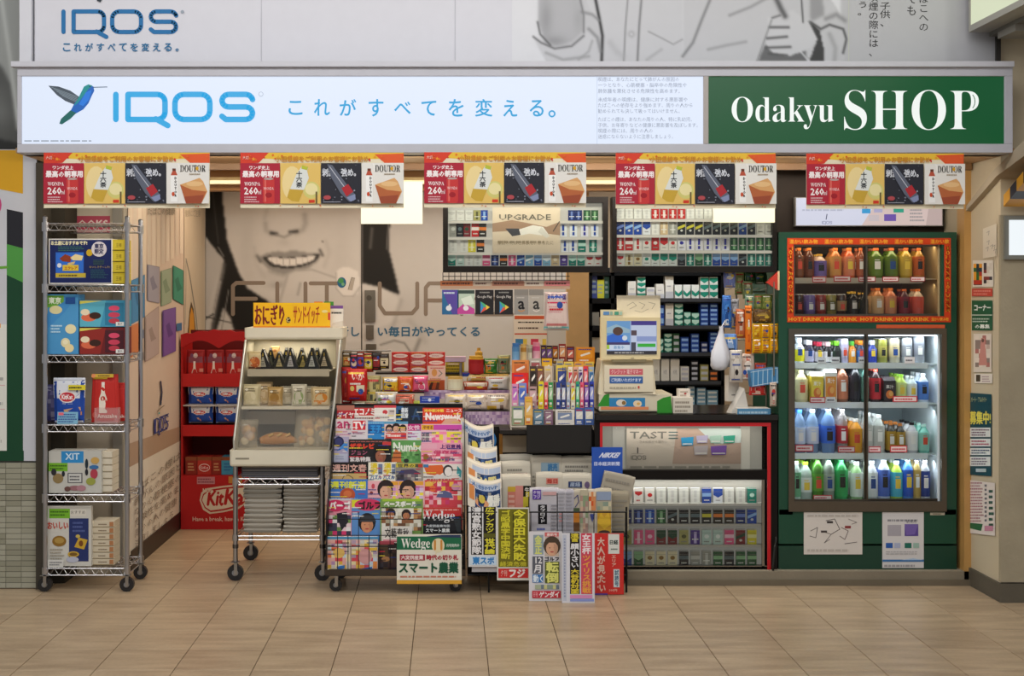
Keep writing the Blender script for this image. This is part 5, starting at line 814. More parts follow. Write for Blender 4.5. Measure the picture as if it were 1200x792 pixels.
px_item('placard', 465, 626, 541, 684, 6.795, .004, 'e3e0d2', [('r', 465, 644, 540.5, 628.5, '1f6a48'), ('p', [(500, 628.5), (518, 626.5), (540, 626.5), (540, 630), (500, 629)], '2a3a5a'), ('t', '𝐖𝐞𝐝𝐠𝐞', 470, 645, 504, 631, 'e9ece4', 0, 2), ('e', 513.5, 639, 7.5, 8.4, 'e4d9b4'), ('t', '11', 509, 644, 518, 633, 'c98a3c', 1), ('t', '月号発売中', 523, 641, 538, 637, 'c8d8cc', .2), ('s', [(512, 646), (510, 650)], 1, 'e4d9b4'),
    ('r', 468.5, 656.5, 498, 649.5, 'a02438'), ('t', '大変貌産業', 470, 655.5, 496, 650.5, 'ecdcd8', .4), ('t', '時代の切り札', 500, 656, 537, 650, 'a8283c', .6), ('t', 'スマート農業', 468, 671, 537, 659, '17543c', 1.3, 2), ('l', 469, 677, 535, 673.5, 1, 'c8806a', 2), ('r', 465, 684, 541, 679.5, 'dba63a')], 'green and cream placard for the monthly hung on the rack front', 'placard')

# ================================================================ NEWSPAPERS
NR = tag(put('newspaper_stand', None, None, None, (X(640, 6.80), 6.80, 0)), 'low black wire stand holding folded newspapers beside the magazine rack', 'rack')
ox = X(640, 6.80); q = G(); bx = lambda x: X(x, 6.80)-ox
for x, ys in ((573, (.03, .45)), (694, (.45,)), (735, (.03, .18))):
    for yy in ys: q.tube([(bx(x), yy, 0), (bx(x), yy, Z(560 if yy > .2 else 595, 6.8))], .005, 8, '1a1a1b')
for yy, zy, xe in ((.0, 600, 735), (.45, 560, 694), (.03, 675, 735), (.45, 675, 694)): q.tube([(bx(548), yy, Z(zy, 6.8)), (bx(xe), yy, Z(zy, 6.8))], .004, 6, '1a1a1b')
put('wire_frame', q, 'darkmetal', NR)
for k in range(6):
    x = 548+k*37; q = G(); q.tube([(bx(x), .0, Z(628, 6.8)), (bx(x), .0, Z(600, 6.8))], .0025, 6, '1a1a1b'); put('divider', q, 'darkmetal', NR)
TRZ = Z(629, 6.8)+.006; q = G(); q.box(bx(548), .0, TRZ-.006, bx(694), .44, TRZ, '1d1c1c'); q.box(bx(694), .0, TRZ-.006, bx(735), .2, TRZ, '1d1c1c'); put('tray', q, 'darkmetal', NR)
q = G(); q.box(bx(548), .425, Z(628, 6.8), bx(690), .435, Z(560, 6.8), '171616'); put('back_panel', q, 'darkmetal', NR)
# curled sports papers on the left: bent sheets
def curled(x0, y0, x1, y1, D, label, L, seed, bend=.05, slope=.02):
    m_ = M_(D); w_ = (x1-x0)*m_; h_ = (y1-y0)*m_
    def S(u, v, e): a = u-.5; return (a*w_, .045*a*a*4*1-.03*(1-v)-.002-e+.04*v, v*h_*(1-.0*u)-slope*math.sin(PI*u)-slope*1.4*u)
    g = G(); n = 8; 
    for lay in range(4):
        off = .004+lay*.006
        P = [S(i/n, j/3, -off) for j in range(4) for i in range(n+1)]
        g.raw([(x, y, z+(lay*.004)) for x, y, z in P], [(j*(n+1)+i, j*(n+1)+i+1, (j+1)*(n+1)+i+1, (j+1)*(n+1)+i) for j in range(3) for i in range(n)], ['d8d0c0', 'cfc6b4', 'd8d2c4', 'c8bfae'][lay])
    P0 = [S(i/n, 1, 0) for i in range(n+1)]; P1 = [S(i/n, 1, -.03) for i in range(n+1)]
    g.raw(P0+[(x, y, z+.014) for x, y, z in P1], [(i, i+1, n+2+i, n+1+i) for i in range(n)], 'd9d2c2')
    g.sub = 8; g.r(S, 0, 0, 1, 1, 'd6cfc2'); g.deco(S, L); g.sub = 0
    return thing('newspaper', label, 'newspaper', g, (X((x0+x1)/2, D), D, Z(y1, D)), 'paper', 'curled sports papers')
LB = [('r', .04, .72, .97, .96, 'a8b4c8'), ('r', .22, .1, .97, .74, '27406e'), ('t', '大谷MVP', .1, .78, .9, .92, '4a6a9a', .01), ('m', .24, .12, .96, .7, 8, 5, ['27406e', '1d3158', '8f8f88', '3a5a8a', None], 2), ('e', .42, .45, .13, .2, '23242e'), ('e', .42, .45, .09, .14, 'c2b048'), ('t', '優勝', .58, .2, .94, .6, 'd8d8d0', .03)]
LC = [('r', .16, .68, .97, .92, 'a8b4c8'), ('r', .06, .3, .24, .72, 'c8824a'), ('r', .3, .06, .97, .66, '27406e'), ('m', .3, .08, .96, .62, 7, 4, ['27406e', '1d3158', '8a8a80', '3a5a8a', None], 5), ('t', '10勝', .4, .2, .85, .58, 'c8c080', .03)]
curled(540, 492, 579, 527, 7.08, 'topmost curled sports paper with blue print beside the magazine rack', LB, 1, slope=.03); curled(546, 522, 583, 546, 7.01, 'second curled sports paper from the top beside the magazine rack', LC, 2)
curled(547, 540, 588, 566, 6.94, 'third curled sports paper from the top beside the magazine rack', LC, 3); curled(548, 560, 588, 592, 6.87, 'lowest curled sports paper with an orange and blue cover', LB+[('r', .05, .3, .2, .8, 'c8824a'), ('e', .42, .3, .2, .15, 'c8906a')], 4)
q = G(); q.tube([(0, 0, .05), (0, .004, .05)], .062, 28, '2f7ac0'); S = lambda x, y, e: (x, -e, .05+y); q.el(S, .01, 0, .045, .045, '3f8ed0'); q.r(S, .0, -.02, .05, .005, 'd8c89a'); thing('round_sign', 'blue round sign peeping out behind the curled sports papers', 'sign', q, (X(568, 7.16), 7.16, Z(516, 7.16)-.05), 'gloss')
def folded(x0, y0, x1, y1, D, label, L=(), c='cdc6b6', round_=.018, d=.05, ht=None, lean=0, grp='folded newspapers in the wire stand', rz=0, roll=0):
    """newspaper folded over its top: rounded upper edge, print in photo pixels"""
    m_ = M_(D); w_ = (x1-x0)*m_; zb_ = TRZ+.001; hh = Z(y0, D)-zb_; xc = (x0+x1)/2; g = G(); r_ = d/2; n = 7
    prof = [(0, 0), (0, hh-r_)]+[(r_-r_*math.cos(PI*k/n), hh-r_+r_*math.sin(PI*k/n)) for k in range(1, n)]+[(d, hh-r_), (d, 0)]
    v = []
    R = random.Random(int(x0*7+y0)); 
    for i, u in enumerate((-.5, -.46, -.2, .1, .3, .46, .5)):
        k_ = .004 if abs(u) > .45 else R.uniform(-.002, .002)
        v += [(u*w_, y_+k_*0+(.003 if abs(u) == .5 else 0), max(0, z_-(abs(k_) if z_ > .01 else 0))) for y_, z_ in prof]
    npf = len(prof); fs = [(i*npf+j, i*npf+j+1, (i+1)*npf+j+1, (i+1)*npf+j) for i in range(6) for j in range(npf-1)]+[tuple(range(npf)), tuple(6*npf+k for k in range(npf))]
    g.raw(v, fs, c)
    for j in range(4): a = .15+.22*j; z = hh-r_; g.raw([(-w_*.5-.0006, a*d, 0), (-w_*.5-.0006, a*d+.0015, 0), (-w_*.5-.0006, a*d+.0015, z), (-w_*.5-.0006, a*d, z)], [(0, 1, 2, 3)], '938c7e')
    S = lambda x, y, e: ((x-xc)*m_, -.003-e, Z(y, D)-zb_); g.deco(S, L)
    return thing('newspaper', label, 'newspaper', g, (X(xc, D), D, zb_), 'paper', grp, rot=(lean, roll, rz))
NL = lambda x0, y0, x1, y1, n, s: ('l', x0, y1, x1, y0, n, '8f8a80', s)
tz = 628
folded(586, 532, 624, 560, 7.17, 'folded newspaper at the back left of the stand', [NL(590, 540, 620, 556, 4, 1)]); folded(588, 540, 622, 572, 7.08, 'folded newspaper with reddish print, back left of the stand', [NL(594, 548, 618, 566, 4, 2), ('r', 604, 560, 618, 554, 'b89a90')], rz=.12)
folded(588, 555, 622, 625, 6.98, 'folded tabloid with pink and yellow stripes in the stand', [('r', 595, 576, 604, 570, 'c8a43a'), ('r', 595, 622, 604, 576, 'c87a6a'), ('r', 604, 622, 613, 569, 'cf8a80'), ('r', 613, 622, 622, 569, '1f1e18'), ('m', 613, 622, 622, 576, 3, 8, ['c8b83a', '1f1e18'], 4), ('t', '牛\nS', 615, 582, 620, 571, 'd8d4cc', .3), ('l', 596, 620, 603, 578, 7, 'e0b0a0', 3)])
folded(622, 533, 658, 610, 7.12, 'folded newspaper with a blue masthead, back row of the stand', [('r', 634, 553, 655, 542, '8fa8b8'), ('t', '読売', 642, 552, 653, 543, '3f78a8', .6), NL(624, 556, 655, 600, 10, 5)]); folded(658, 534, 694, 610, 7.12, 'folded plain newspaper beside the blue sign, back row of the stand', [NL(662, 544, 690, 600, 12, 6)])
folded(628, 553, 659, 625, 7.02, 'folded newspaper with a small red masthead in the middle row', [('r', 640, 567, 654, 560, 'cf8a7c'), ('t', '毎日', 641, 566, 653, 561, 'b0382c', .4), NL(630, 570, 655, 600, 6, 7)]); folded(659, 554, 694, 625, 7.02, 'folded newspaper with a navy masthead in the middle row', [('r', 666, 571, 682, 564, '2f3f6a'), ('t', '産経', 668, 570, 680, 565, 'a8b4c8', .3), ('e', 688, 568, 3, 4, '6a5a7a'), NL(662, 573, 692, 600, 5, 8)])
px_item('sign_board', 693.5, 524, 729.5, 575, 7.02, .006, '1d4fae', [('t', 'NIKKEI', 702, 536, 723, 530.5, 'd8def0', .8, 1, 0, .2), ('t', '日本経済新聞', 696.5, 545.5, 726, 541, 'c4cef0', .4)], 'blue newspaper sign board standing behind the papers', 'sign', mats='plastic', side='3a66b8')
folded(694, 553, 731, 610, 6.97, 'slanting grey newspaper in front of the blue sign board', [NL(697, 560, 726, 566, 1, 2), NL(697, 570, 728, 600, 8, 3)], c='a8a192', roll=.22, d=.03); folded(714, 575, 737, 630, 6.93, 'grey newspaper at the right end of the stand', [NL(717, 584, 735, 600, 3, 1), NL(717, 602, 735, 626, 5, 9)], c='9a927f', d=.05)
def strip(x0, y0, x1, y1, D, L, label, c='bdbac0', d=.045): folded(x0, y0, x1, y1, D, label, L, c=c, d=d, grp='upright papers in the front row of the stand')
strip(621, 571, 655, 628, 6.86, [('r', 624, 585, 634, 573.5, '5a3f9a'), ('t', '夕刊\nフジ', 625, 584, 633, 575, 'd0c4e8', .3), ('r', 622, 627, 645, 590, 'b8b6be'), ('r', 630.5, 614, 641, 591, '17161a'), ('t', 'タ\nブ\nロ\nイ\nド', 633, 612, 639, 592, 'd4d4d8', .4), ('r', 636, 580, 652, 576, 'c8a0a0'), ('l', 629, 627, 640, 617, 2, '5a66a8', 4), ('l', 646, 625, 653, 590, 9, '8a8890', 2)], 'white newspaper with a black vertical title at the front left')
for k, (a, b, L, lb_) in enumerate(((652, 664, [('l', 654, 626, 662, 576, 12, 'a0a0a8', 3), ('l', 655, 612, 659, 600, 3, 'c88a8a', 2)], 'narrow grey folded paper right of the black titled newspaper'), (661, 673, [('l', 663, 626, 671, 576, 12, 'a0a0a8', 5)], 'second narrow grey folded paper in the front row'),
        (671, 680, [('s', [(673, 584), (677, 580), (678, 588), (674, 594)], 1, '4a4a7a'), ('r', 672, 612, 679, 600, 'c07a30'), ('r', 672, 622, 679, 612, '6a4a30'), ('r', 672, 600, 679, 595, '4a5a40')], 'narrow paper with an orange picture in the front row'), (679, 690, [('m', 680, 626, 689, 574, 3, 8, ['bdb6a8', 'b8b098', 'c8a890', '8a9a7a', 'a88a80'], 3)], 'narrow paper with faded pastel print in the front row'),
        (689, 699, [('r', 690, 598, 698, 576, 'd08a5a'), ('m', 690, 598, 698, 576, 3, 4, ['e0c8a8', 'c8562a', 'd08a5a'], 3), ('p', [(691, 602), (697, 602), (694, 612)], '3f4a8a')], 'narrow paper with orange print in the front row'))): strip(a, 573, b, 628, 6.86+.002*k, L, lb_, c=['b4b2ba', 'aeacb6', 'b8b0a0', 'b4ae9c', 'bcb4a8'][k], d=.035)
strip(698, 572, 717, 628, 6.87, [('r', 699, 586, 716, 576, '8f9eb8'), ('r', 700, 627, 716, 598, 'c89a3a'), ('p', [(700, 612), (704, 600), (708, 606), (713, 600), (716, 614), (708, 620)], 'dcb43c'), ('e', 708, 624, 7, 3, '4a3a34'), ('m', 700, 598, 716, 588, 5, 2, ['a8a890', 'c8c0a0', '8a9a8a'], 6)], 'rolled colour paper with a yellow picture in the front row', c='b9b2a0')
def bill(x0, y0, x1, y1, D, base, L, label, lean=-.03): px_item('newspaper_bill', x0, y0, x1, y1, D, .002, base, L, label, 'newspaper bill', mats='gloss', lean=lean)
px_item('newspaper_bill', 553, 600, 585, 670, 6.80, .002, 'b4b2b6', [], 'plain grey bill edge showing under the sports headline bill', 'newspaper bill')
bill(549, 594, 582.5, 664, 6.79, 'dfe0e2', [('r', 552, 650, 565, 594, '17171a'), ('t', '清\n宮\n熟\n女\n節\n隊', 553, 649, 564, 594.5, 'e2e2e4', .8), ('r', 566.5, 650, 581, 594, '17171a'), ('t', '広\nア\nン\nカ\nツ', 569, 624, 579, 594.5, 'd6d03a', .6), ('r', 567, 630, 580.5, 625, '5a5a1e'), ('t', '世\n代\n論', 568, 649, 580, 631, 'dcd63c', .8), ('r', 550.5, 662, 582, 651.5, 'c8dcec'), ('t', '東スポ', 554, 661, 579, 652.5, '2f80c4', 1)], 'black and yellow sports headline bill with a blue foot, leftmost')
bill(582.5, 595, 620, 680, 6.785, 'e0e0d6', [('r', 584, 664.5, 619, 596.5, '6e6a14'), ('t', 'ゴ\n昭\n黒\n字\n中\n国\n決\n断', 587, 655, 598, 598, 'd3cc34', .6), ('t', '今\n保\n田\n大\n失\n敗', 601, 657, 616, 598, 'dfd83a', .9), ('r', 601, 657, 602, 600, '35330a'), ('t', '経済危機', 586, 663.5, 617, 658, 'c8c032', .4), ('r', 584, 677, 619, 666, 'cf2f30'), ('t', 'フジ', 597, 676, 615, 667, 'f2e8e4', 1.2), ('t', '夕刊', 587, 675, 594, 668, 'e8a8a0', .3)], 'yellow headline bill with a red foot in front of the stand')
bill(620, 623, 659, 704, 6.64, 'd9d9de', [('r', 625, 650, 637, 627, '8ea0a8'), ('t', '金\n正', 627, 649, 635, 628, 'd6dc78', .8), ('r', 638.5, 629, 655, 624, 'cf6a68'), ('t', '最新号', 641, 628.4, 653, 625, 'f0dcd8', .2), ('r', 638.5, 652, 655, 629.5, 'c9b8a8')]+face(647, 641, 9, '4a3c30', 'd8a88a')+[('t', '12\n月', 626, 672, 636, 652, 'f0f0f4', .6), ('r', 624, 672, 636.5, 652, '5a5e6a'), ('t', '12\n月', 626, 671, 635, 653, 'e8e8ec', .5), ('r', 624, 682.5, 636.5, 673, '3f7ab8'), ('t', '動く', 625, 682, 636, 674, 'e0eef8', .5), ('t', 'ゴルフ', 638.5, 657, 655, 652.5, '2a2a30', .6), ('r', 638.5, 683, 655.5, 658, '56602a'), ('t', '転\n倒', 640, 682.5, 654.5, 658.5, 'dfe27a', 1), ('m', 627, 690, 655, 685, 8, 1, ['8a9a8a', 'a8b49a', '6a7a8a', 'c8c88a'], 3), ('r', 623.5, 700.5, 657, 692, 'c22e40'), ('t', 'ゲンダイ', 632, 699.6, 655, 693, 'f2e2e4', .7), ('t', '日刊', 625, 699, 630, 693.5, 'e8a0a8', .2)], 'white headline bill with a face and a red foot, touching the floor')
bill(658.5, 625, 697, 707, 6.60, 'd9dae2', [('r', 659.5, 704, 664, 627, 'c2c9d8'), ('r', 668, 696, 679.5, 625, '17161a'), ('t', '遺\n言', 669, 635, 678.5, 625.5, 'd8c83a', .5), ('t', '顔\n小\nさ\nい', 669, 665, 678.5, 637, 'e6e6ea', .6), ('t', '大\n谷\n初\n対\n面', 669, 695.5, 678.5, 667, 'dcc83a', .6), ('r', 681, 696, 694, 625, 'd04a60'), ('t', '女\n王\n杯', 682.5, 649, 692.5, 626, 'f2e4e8', .7), ('t', 'ツ\nイ\nリ\nス\n挑\n戦', 682.5, 695, 692.5, 651, 'e8a048', .7), ('r', 668, 701, 694, 697, 'd890c0'), ('r', 668, 704.5, 696, 701.5, '8a9ad8'), ('l', 661, 700, 663, 630, 20, '8f98b8', 2)], 'headline bill with black and pink columns, lowest in front of the stand')
bill(697, 625, 731, 696.5, 6.77, 'cb2c28', [('r', 713, 649, 726, 626, 'd8dcd6'), ('t', '日経', 715, 638, 724.5, 633, '2a3a38', .4), ('l', 716, 645, 724, 642, 1, '5a6a64', 2), ('t', '大\n人\nが\n見\nた\nい', 702, 693, 710, 630, 'e4c0b0', .6, 1, 0, -.2), ('l', 700, 690, 702, 640, 9, 'e8b0a4', 3), ('r', 719, 688, 726, 667, 'c8d8dc'), ('t', '試\n読\n号', 720.5, 687, 725, 668, '2f5a7a', .3), ('t', 'エ\nリ\nア', 717, 664, 722, 651, 'e8b8a8', .3), ('t', '100円', 714, 693, 723, 690, 'e8b0a0', .2), ('r', 697, 697, 712, 695, '5a3a90')], 'red headline bill with a white square, rightmost of the bills')
q = G(); q.box(-.055, 0, 0, .055, .004, .125, '9a9a9c')
# ================================================================ COUNTER, SWEETS, GUM
CT = Z(490, 7.05)   # counter height
q = G(); x0, x1 = X(548, 7.28), X(688, 7.28); q.box(x0, 7.26, .0, x1, 7.9, .80, '161514')
co = thing('sweets_counter', 'black counter block under the sweets and chewing gum displays', 'counter', None, ((x0+x1)/2, 7.28, 0)); cx_ = (x0+x1)/2
put('body', G().box(x0-cx_, 0, 0, x1-cx_, .6, Z(500, 7.28)-.02, '1b1918'), 'darkmetal', co); put('top', G().box(x0-cx_-.0, 0, Z(500, 7.28)-.02, X(586, 7.1)-cx_, .6, Z(500, 7.28), '2a2724').box(X(586, 7.1)-cx_, -.19, Z(500, 7.28)-.02, x1-cx_, .6, Z(500, 7.28), '2a2724'), 'darkmetal', co)
put('cream_panel', G().box(X(588, 7.27)-cx_, -.012, Z(530, 7.27), X(618, 7.27)-cx_, -.0, Z(510, 7.27), 'c9b79a'), 'plastic', co); put('orange_strip', G().box(X(585, 7.27)-cx_, -.014, Z(540, 7.27), X(589, 7.27)-cx_, -.0, Z(508, 7.27), 'b87a24'), 'plastic', co)
thing('black_board', 'plain black board leaning against the counter above the newspapers', 'board', G().box((X(617, 7.06)-X(694, 7.06))/2, 0, 0, (X(694, 7.06)-X(617, 7.06))/2, .015, Z(498, 7.06)-Z(531, 7.06), '121110'), (X(655.5, 7.06), 7.06, Z(531, 7.06)), 'plastic', bevel=.006)
gz = Z(500, 7.28)
def goods(kind, x0, y0, x1, y1, D, c, L, label, cat, group=None, d=.03, mats='print', **k):
    m_ = M_(D); w_, h_ = (x1-x0)*m_, (y1-y0)*m_; seed = int(x0*3+y0*7)
    Rg = random.Random(seed+1); cl = ['f0ece4', '2a2626', 'c83038', '2a4a9a', 'e0c040']
    if kind != 'tube': L = list(L)+[('l', .12, .82+0*seed, .88, .93, 1, Rg.choice(cl), seed), ('l', .15, .06, .8, .14, 1, Rg.choice(cl), seed+2)]+([('e', Rg.uniform(.25, .75), Rg.uniform(.3, .7), .13, .09, Rg.choice(cl)), ('l', .2, .5, .8, .6, 1, Rg.choice(cl), seed+4)] if kind == 'bag' else [])
    if kind == 'box': g = boxm(w_, h_, d, c, L)
    elif kind == 'bag': g = bagm(w_, h_, d, c, L, seed); mats = 'foil' if mats == 'print' else mats
    elif kind == 'tube': g = G(); g.lathe([(w_/2*.92, 0), (w_/2, h_*.03), (w_/2, h_*.82), (w_/2*.9, h_*.84), (w_/2*.9, h_), (w_/2*.8, h_)], 14, [c, c, L[0], L[0], L[0]]); S = lambda u, v, e: ((w_/2+e+.0004)*math.sin((u-.5)*2.6), -(w_/2+e+.0004)*math.cos((u-.5)*2.6), v*h_); g.sub = 5; g.r(S, .12, .15, .88, .6, L[1])
    return thing({'box': 'sweet_box', 'bag': 'sweet_bag', 'tube': 'sweet_tube'}[kind] if 'name' not in k else k['name'], label, cat, g, (X((x0+x1)/2, D), D, Z(y1, D)), mats, group, rot=k.get('rot'))
# stepped stand for the sweets
st_ = thing('sweets_stand', 'stepped wire stand crowded with bags of sweets beside the food case', 'stand', None, (X(500, 7.3), 7.3, 0)); o0 = X(500, 7.3)
for (xa, xb, ya, D, d) in ((402, 560, 497, 7.24, .10), (440, 598, 481, 7.30, .12), (440, 598, 458, 7.42, .12), (440, 598, 436, 7.54, .14)):
    q = G(); q.box(X(xa, D)-o0, D-7.3-.01, Z(ya, D)-.012, X(xb, D)-o0, D-7.3+d, Z(ya, D)-.002, '2c2a28'); put('step', q, 'darkmetal', st_)
for xa in (404, 540):
    q = G(); q.tube([(X(xa, 7.45)-o0, .15, 0), (X(xa, 7.45)-o0, .15, Z(425, 7.45))], .008, 8, '8a8a8a'); put('post', q, 'metal', st_)
for (xa, xb, y0, y1, D) in ((497, 598, 457, 467, 7.40), (540, 598, 482, 497, 7.27)):
    q = G(); S = lambda x, y, e: (X(x, D)-o0, D-7.3-.013-e, Z(y, D)); q.box(X(xa, D)-o0, D-7.3-.012, Z(y1, D), X(xb, D)-o0, D-7.3-.008, Z(y0, D), 'b49ab0'); q.mo(S, xa, y1, xb, y0, 30, 4, [None, None, 'a088a4', 'c4aec0', '8f7096', None], 3); put('price_rail', q, 'print', st_)
SB = goods
# hanging strip packs at left
for k, (x0, x1, c1, c2) in enumerate(((401, 411, '6a5638', 'c9a05a'), (410, 419, '2a2230', '4a3f9a'), (418, 426, '8f2a1c', '3a4aa8'), (425, 437, 'a8401e', 'd8c43a'), (436, 446, '2a1c18', '8a2a30'), (445, 455, '3a2a20', 'd8c8a0'))):
    SB('bag', x0, 412+(k % 2)*2, x1+1, 432+(k*3 % 5), 7.36-(k % 3)*.012, c1, [('r', .1, .2, .9, .7, c2), ('e', .5, .45, .3, .18, 'e0c8a8' if k % 2 else 'b83a2a'), ('r', 0, .86, 1, 1, '1d1716')], ['brown', 'dark violet', 'rust red', 'orange and yellow', 'black cherry', 'brown and cream'][k]+' sweet pouch hanging right of the food case', 'sweet pouch', 'hanging pouches right of the food case')
q = G(); q.tube([(X(400, 7.37), 7.375, Z(411, 7.37)), (X(458, 7.37), 7.375, Z(411, 7.37))], .004, 6, '8a8a8a'); thing('hanging_rail', 'thin rail carrying the row of small pouches right of the case', 'rail', q, mats='metal')
bags = [
 (400, 430, 413, 474, 7.34, 'a3201e', [('m', .1, .1, .9, .9, 4, 7, ['b82a26', '8f1a1a', 'c84038', None], 2)], 'dark red sweet bag behind the shiny red one', .04),
 (406, 432, 430, 470, 7.28, 'b5211f', [('r', .1, .05, .9, .95, 'bd2522'), ('t', 'いか', .3, .66, .85, .86, 'e8c8b8', .02), ('r', .5, .3, .88, .5, 'd8cdb0'), ('e', .3, .4, .1, .08, 'd8c06a')], 'shiny red sweet bag with pale characters right of the food case', .05),
 (428, 440, 446, 484, 7.33, '8f8450', [('m', .1, .1, .9, .9, 4, 6, ['b8a860', '6a6440', 'c8bc80', '4a4a3a'], 4)], 'olive green rustling pouch next to the red bag', .03),
 (413, 470, 432, 491, 7.29, 'aaa088', [('m', .05, .05, .95, .9, 5, 5, ['c8bca0', '8a8068', 'd8d0b8', '9a9078'], 4)], 'greyish clear bag of nuts below the red bag', .05),
 (428, 470, 442, 492, 7.27, '8f8a70', [('m', .05, .05, .95, .9, 4, 5, ['c8c09a', '5a584a', 'd0c8a8', 'c8b84a'], 6)], 'clear bag of mixed snacks beside the white puffed bag', .04),
 (448, 442, 468, 459, 7.36, 'd8b02a', [('r', .0, .7, 1, 1, 'd4cfc4'), ('m', .1, .1, .9, .6, 4, 3, ['e0bc34', '3a5a8a', 'b85a2a', 'd8b02a'], 3), ('e', .4, .8, .2, .1, '3a4a8a')], 'yellow sweet bag with blue spot in the second sweets row', .04),
 (466, 441, 485, 459, 7.35, 'cc5a22', [('e', .5, .75, .3, .2, 'e08a3a'), ('e', .6, .3, .22, .24, 'ecd8c8'), ('r', .5, .2, .7, .45, 'b8483a')], 'orange sweet bag in the second sweets row', .04),
 (483, 440, 502, 459, 7.35, 'd8587a', [('r', 0, .7, 1, 1, 'e05a8a'), ('e', .6, .35, .2, .28, 'ead8d4'), ('e', .25, .7, .12, .1, '6a3a6a')], 'pink sweet bag in the second sweets row', .04),
 (440, 459, 466, 478, 7.31, 'd6d4cc', [('e', .4, .7, .2, .2, '7a6aa8'), ('t', 'マシュマロ', .2, .15, .9, .4, '8a5a9a', .01), ('e', .2, .55, .1, .12, '7a9a6a')], 'large white puffed marshmallow bag in the third sweets row', .07),
 (462, 462, 486, 477, 7.31, 'c2624a', [('m', .05, .05, .95, .95, 4, 3, ['c8c0a8', 'c23a2e', '8a7a5a', 'd8a890'], 8)], 'red and cream sweet bag in the third sweets row', .05),
 (521, 461, 548, 480, 7.32, 'd4c6b4', [('m', .05, .05, .95, .9, 5, 4, ['dccfc0', 'c8b8a8', 'e4dcd0', None], 9)], 'crumpled clear bag of pale sweets in the third sweets row', .05),
 (545, 461, 572, 481, 7.32, 'd2c2b0', [('e', .4, .12, .3, .25, '5a4434'), ('m', .05, .4, .95, .9, 5, 4, ['dccfc0', 'c8b8a8', 'e4dcd0', None], 11)], 'clear sweet bag with a brown foot in the third sweets row', .05),
 (569, 461, 597, 481, 7.32, 'cfc0b2', [('r', .05, .05, .45, .3, 'c8a23c'), ('r', .6, .05, .75, .35, '7a6458'), ('m', .05, .4, .95, .9, 5, 4, ['dccfc0', 'c8b8a8', 'e4dcd0', None], 12)], 'clear sweet bag with a golden corner in the third sweets row', .05),
 (543, 447, 572, 458, 7.42, 'b8482a', [('r', .05, .5, .95, .9, 'd8c8b4'), ('e', .4, .3, .4, .25, 'a8381e')], 'reddish brown snack bag in the second sweets row', .04),
 (570, 441, 597, 457, 7.43, 'dedcd6', [('p', [(.1, .2), (.5, .9), (.9, .5)], 'c4c8cc'), ('r', .2, .0, .5, .2, 'c8803a')], 'white crumpled sweet bag in the second sweets row', .04),
 (548, 438, 597, 447, 7.5, 'd8b05a', [('m', .02, .1, .98, .9, 10, 2, ['d8c08a', 'c8502e', 'e0c050', 'e4dcc8'], 9)], 'flat golden snack bag lying behind the white crumpled one', .03),
]
for (x0, y0, x1, y1, D, c, L, lb_, d) in bags:
    SB('bag', x0, y0, x1, y1, D, c, L, lb_, 'sweet bag', None, d)
# boxes and tubs
q = []
for j in range(3):
    for i in range(3):
        if j == 0 and i == 2: continue
        SB('box', 459+i*21, 413+(2-j)*8, 479.5+i*21, 420.7+(2-j)*8, 7.56, 'c6322c', [('e', .5, .5, .42, .3, 'ead6cc'), ('r', .06, .1, .94, .16, 'e08a7a'), ('l', .25, .4, .75, .6, 1, 'b8485a', i+j*3)], f'red box with a cream oval, {["bottom","middle","top"][j]} layer, {ORD[i]} from left on the sweets stand', 'box', 'red boxes at the back of the sweets stand', .08)
SB('box', 502, 429, 522, 446, 7.52, 'e8c8b8', [('e', .35, .55, .16, .26, 'dca05a'), ('s', [(.6, .3), (.8, .5), (.62, .7)], .06, '8a8a80'), ('l', .1, .05, .9, .2, 1, 'd07a6a', 3)], 'pale pink box with an egg picture on the sweets stand', 'box', None, .05)
SB('box', 499, 446, 521, 457.5, 7.44, 'a8481e', [('p', [(.1, .1), (.3, .9), (.42, .9), (.3, .1)], '3a1c14'), ('p', [(.5, .1), (.6, .9), (.74, .9), (.68, .1)], '5a2a18'), ('r', 0, 0, .15, 1, 'd08a2a')], 'brown and orange box with dark diagonal bars', 'box', None, .06)
SB('box', 522, 418, 546, 424, 7.54, 'c8b0c4', [], 'long pale lilac lid lying on the yellow tea box', 'box', None, .1)
SB('box', 522, 424.3, 544, 441, 7.55, 'b8a01e', [('l', .05, .2, .95, .85, 3, '6a5a14', 4), ('r', .0, .85, 1, 1, 'c8b43a')], 'mustard yellow box under the lilac lid on the sweets stand', 'box', None, .08)
SB('box', 541, 437, 551, 441, 7.50, '1f3f9a', [], 'tiny blue box beside the mustard yellow box', 'box', None, .03)
SB('box', 492, 465, 515, 474, 7.30, '1f3a9a', [('r', 0, 0, 1, .2, 'c8ccd8'), ('l', .1, .45, .9, .7, 1, '8aa0e0', 3), ('e', .5, .6, .08, .2, 'e0e4f0')], 'blue flat box lying in the third sweets row', 'box', None, .06)
SB('box', 484, 470, 492, 477, 7.30, 'c6cc4a', [('l', .1, .2, .9, .8, 2, '8a9a2a', 1)], 'small lime green box beside the blue flat box', 'box', None, .04)
SB('tube', 524, 441, 543, 457, 7.42, 'd8ceb0', ['c8a45a', 'd8d4b8'], 'cream coloured tub with green dots in the second sweets row', 'tub', None, name='sweet_tub')
SB('tube', 549, 417, 567, 438, 7.52, 'a01a20', ['d8a83a', 'a8242a'], 'red round can with vertical lettering on the sweets stand', 'tub', None, name='sweet_tub')
q = G(); q.lathe([(.02, 0), (.022, .03), (.01, .04), (.01, .055), (.006, .055)], 12, 'd0a03a'); thing('sauce_bottle', 'small golden topped bottle behind the red round can', 'bottle', q, (X(561, 7.62), 7.62, Z(419, 7.62)), 'gloss')
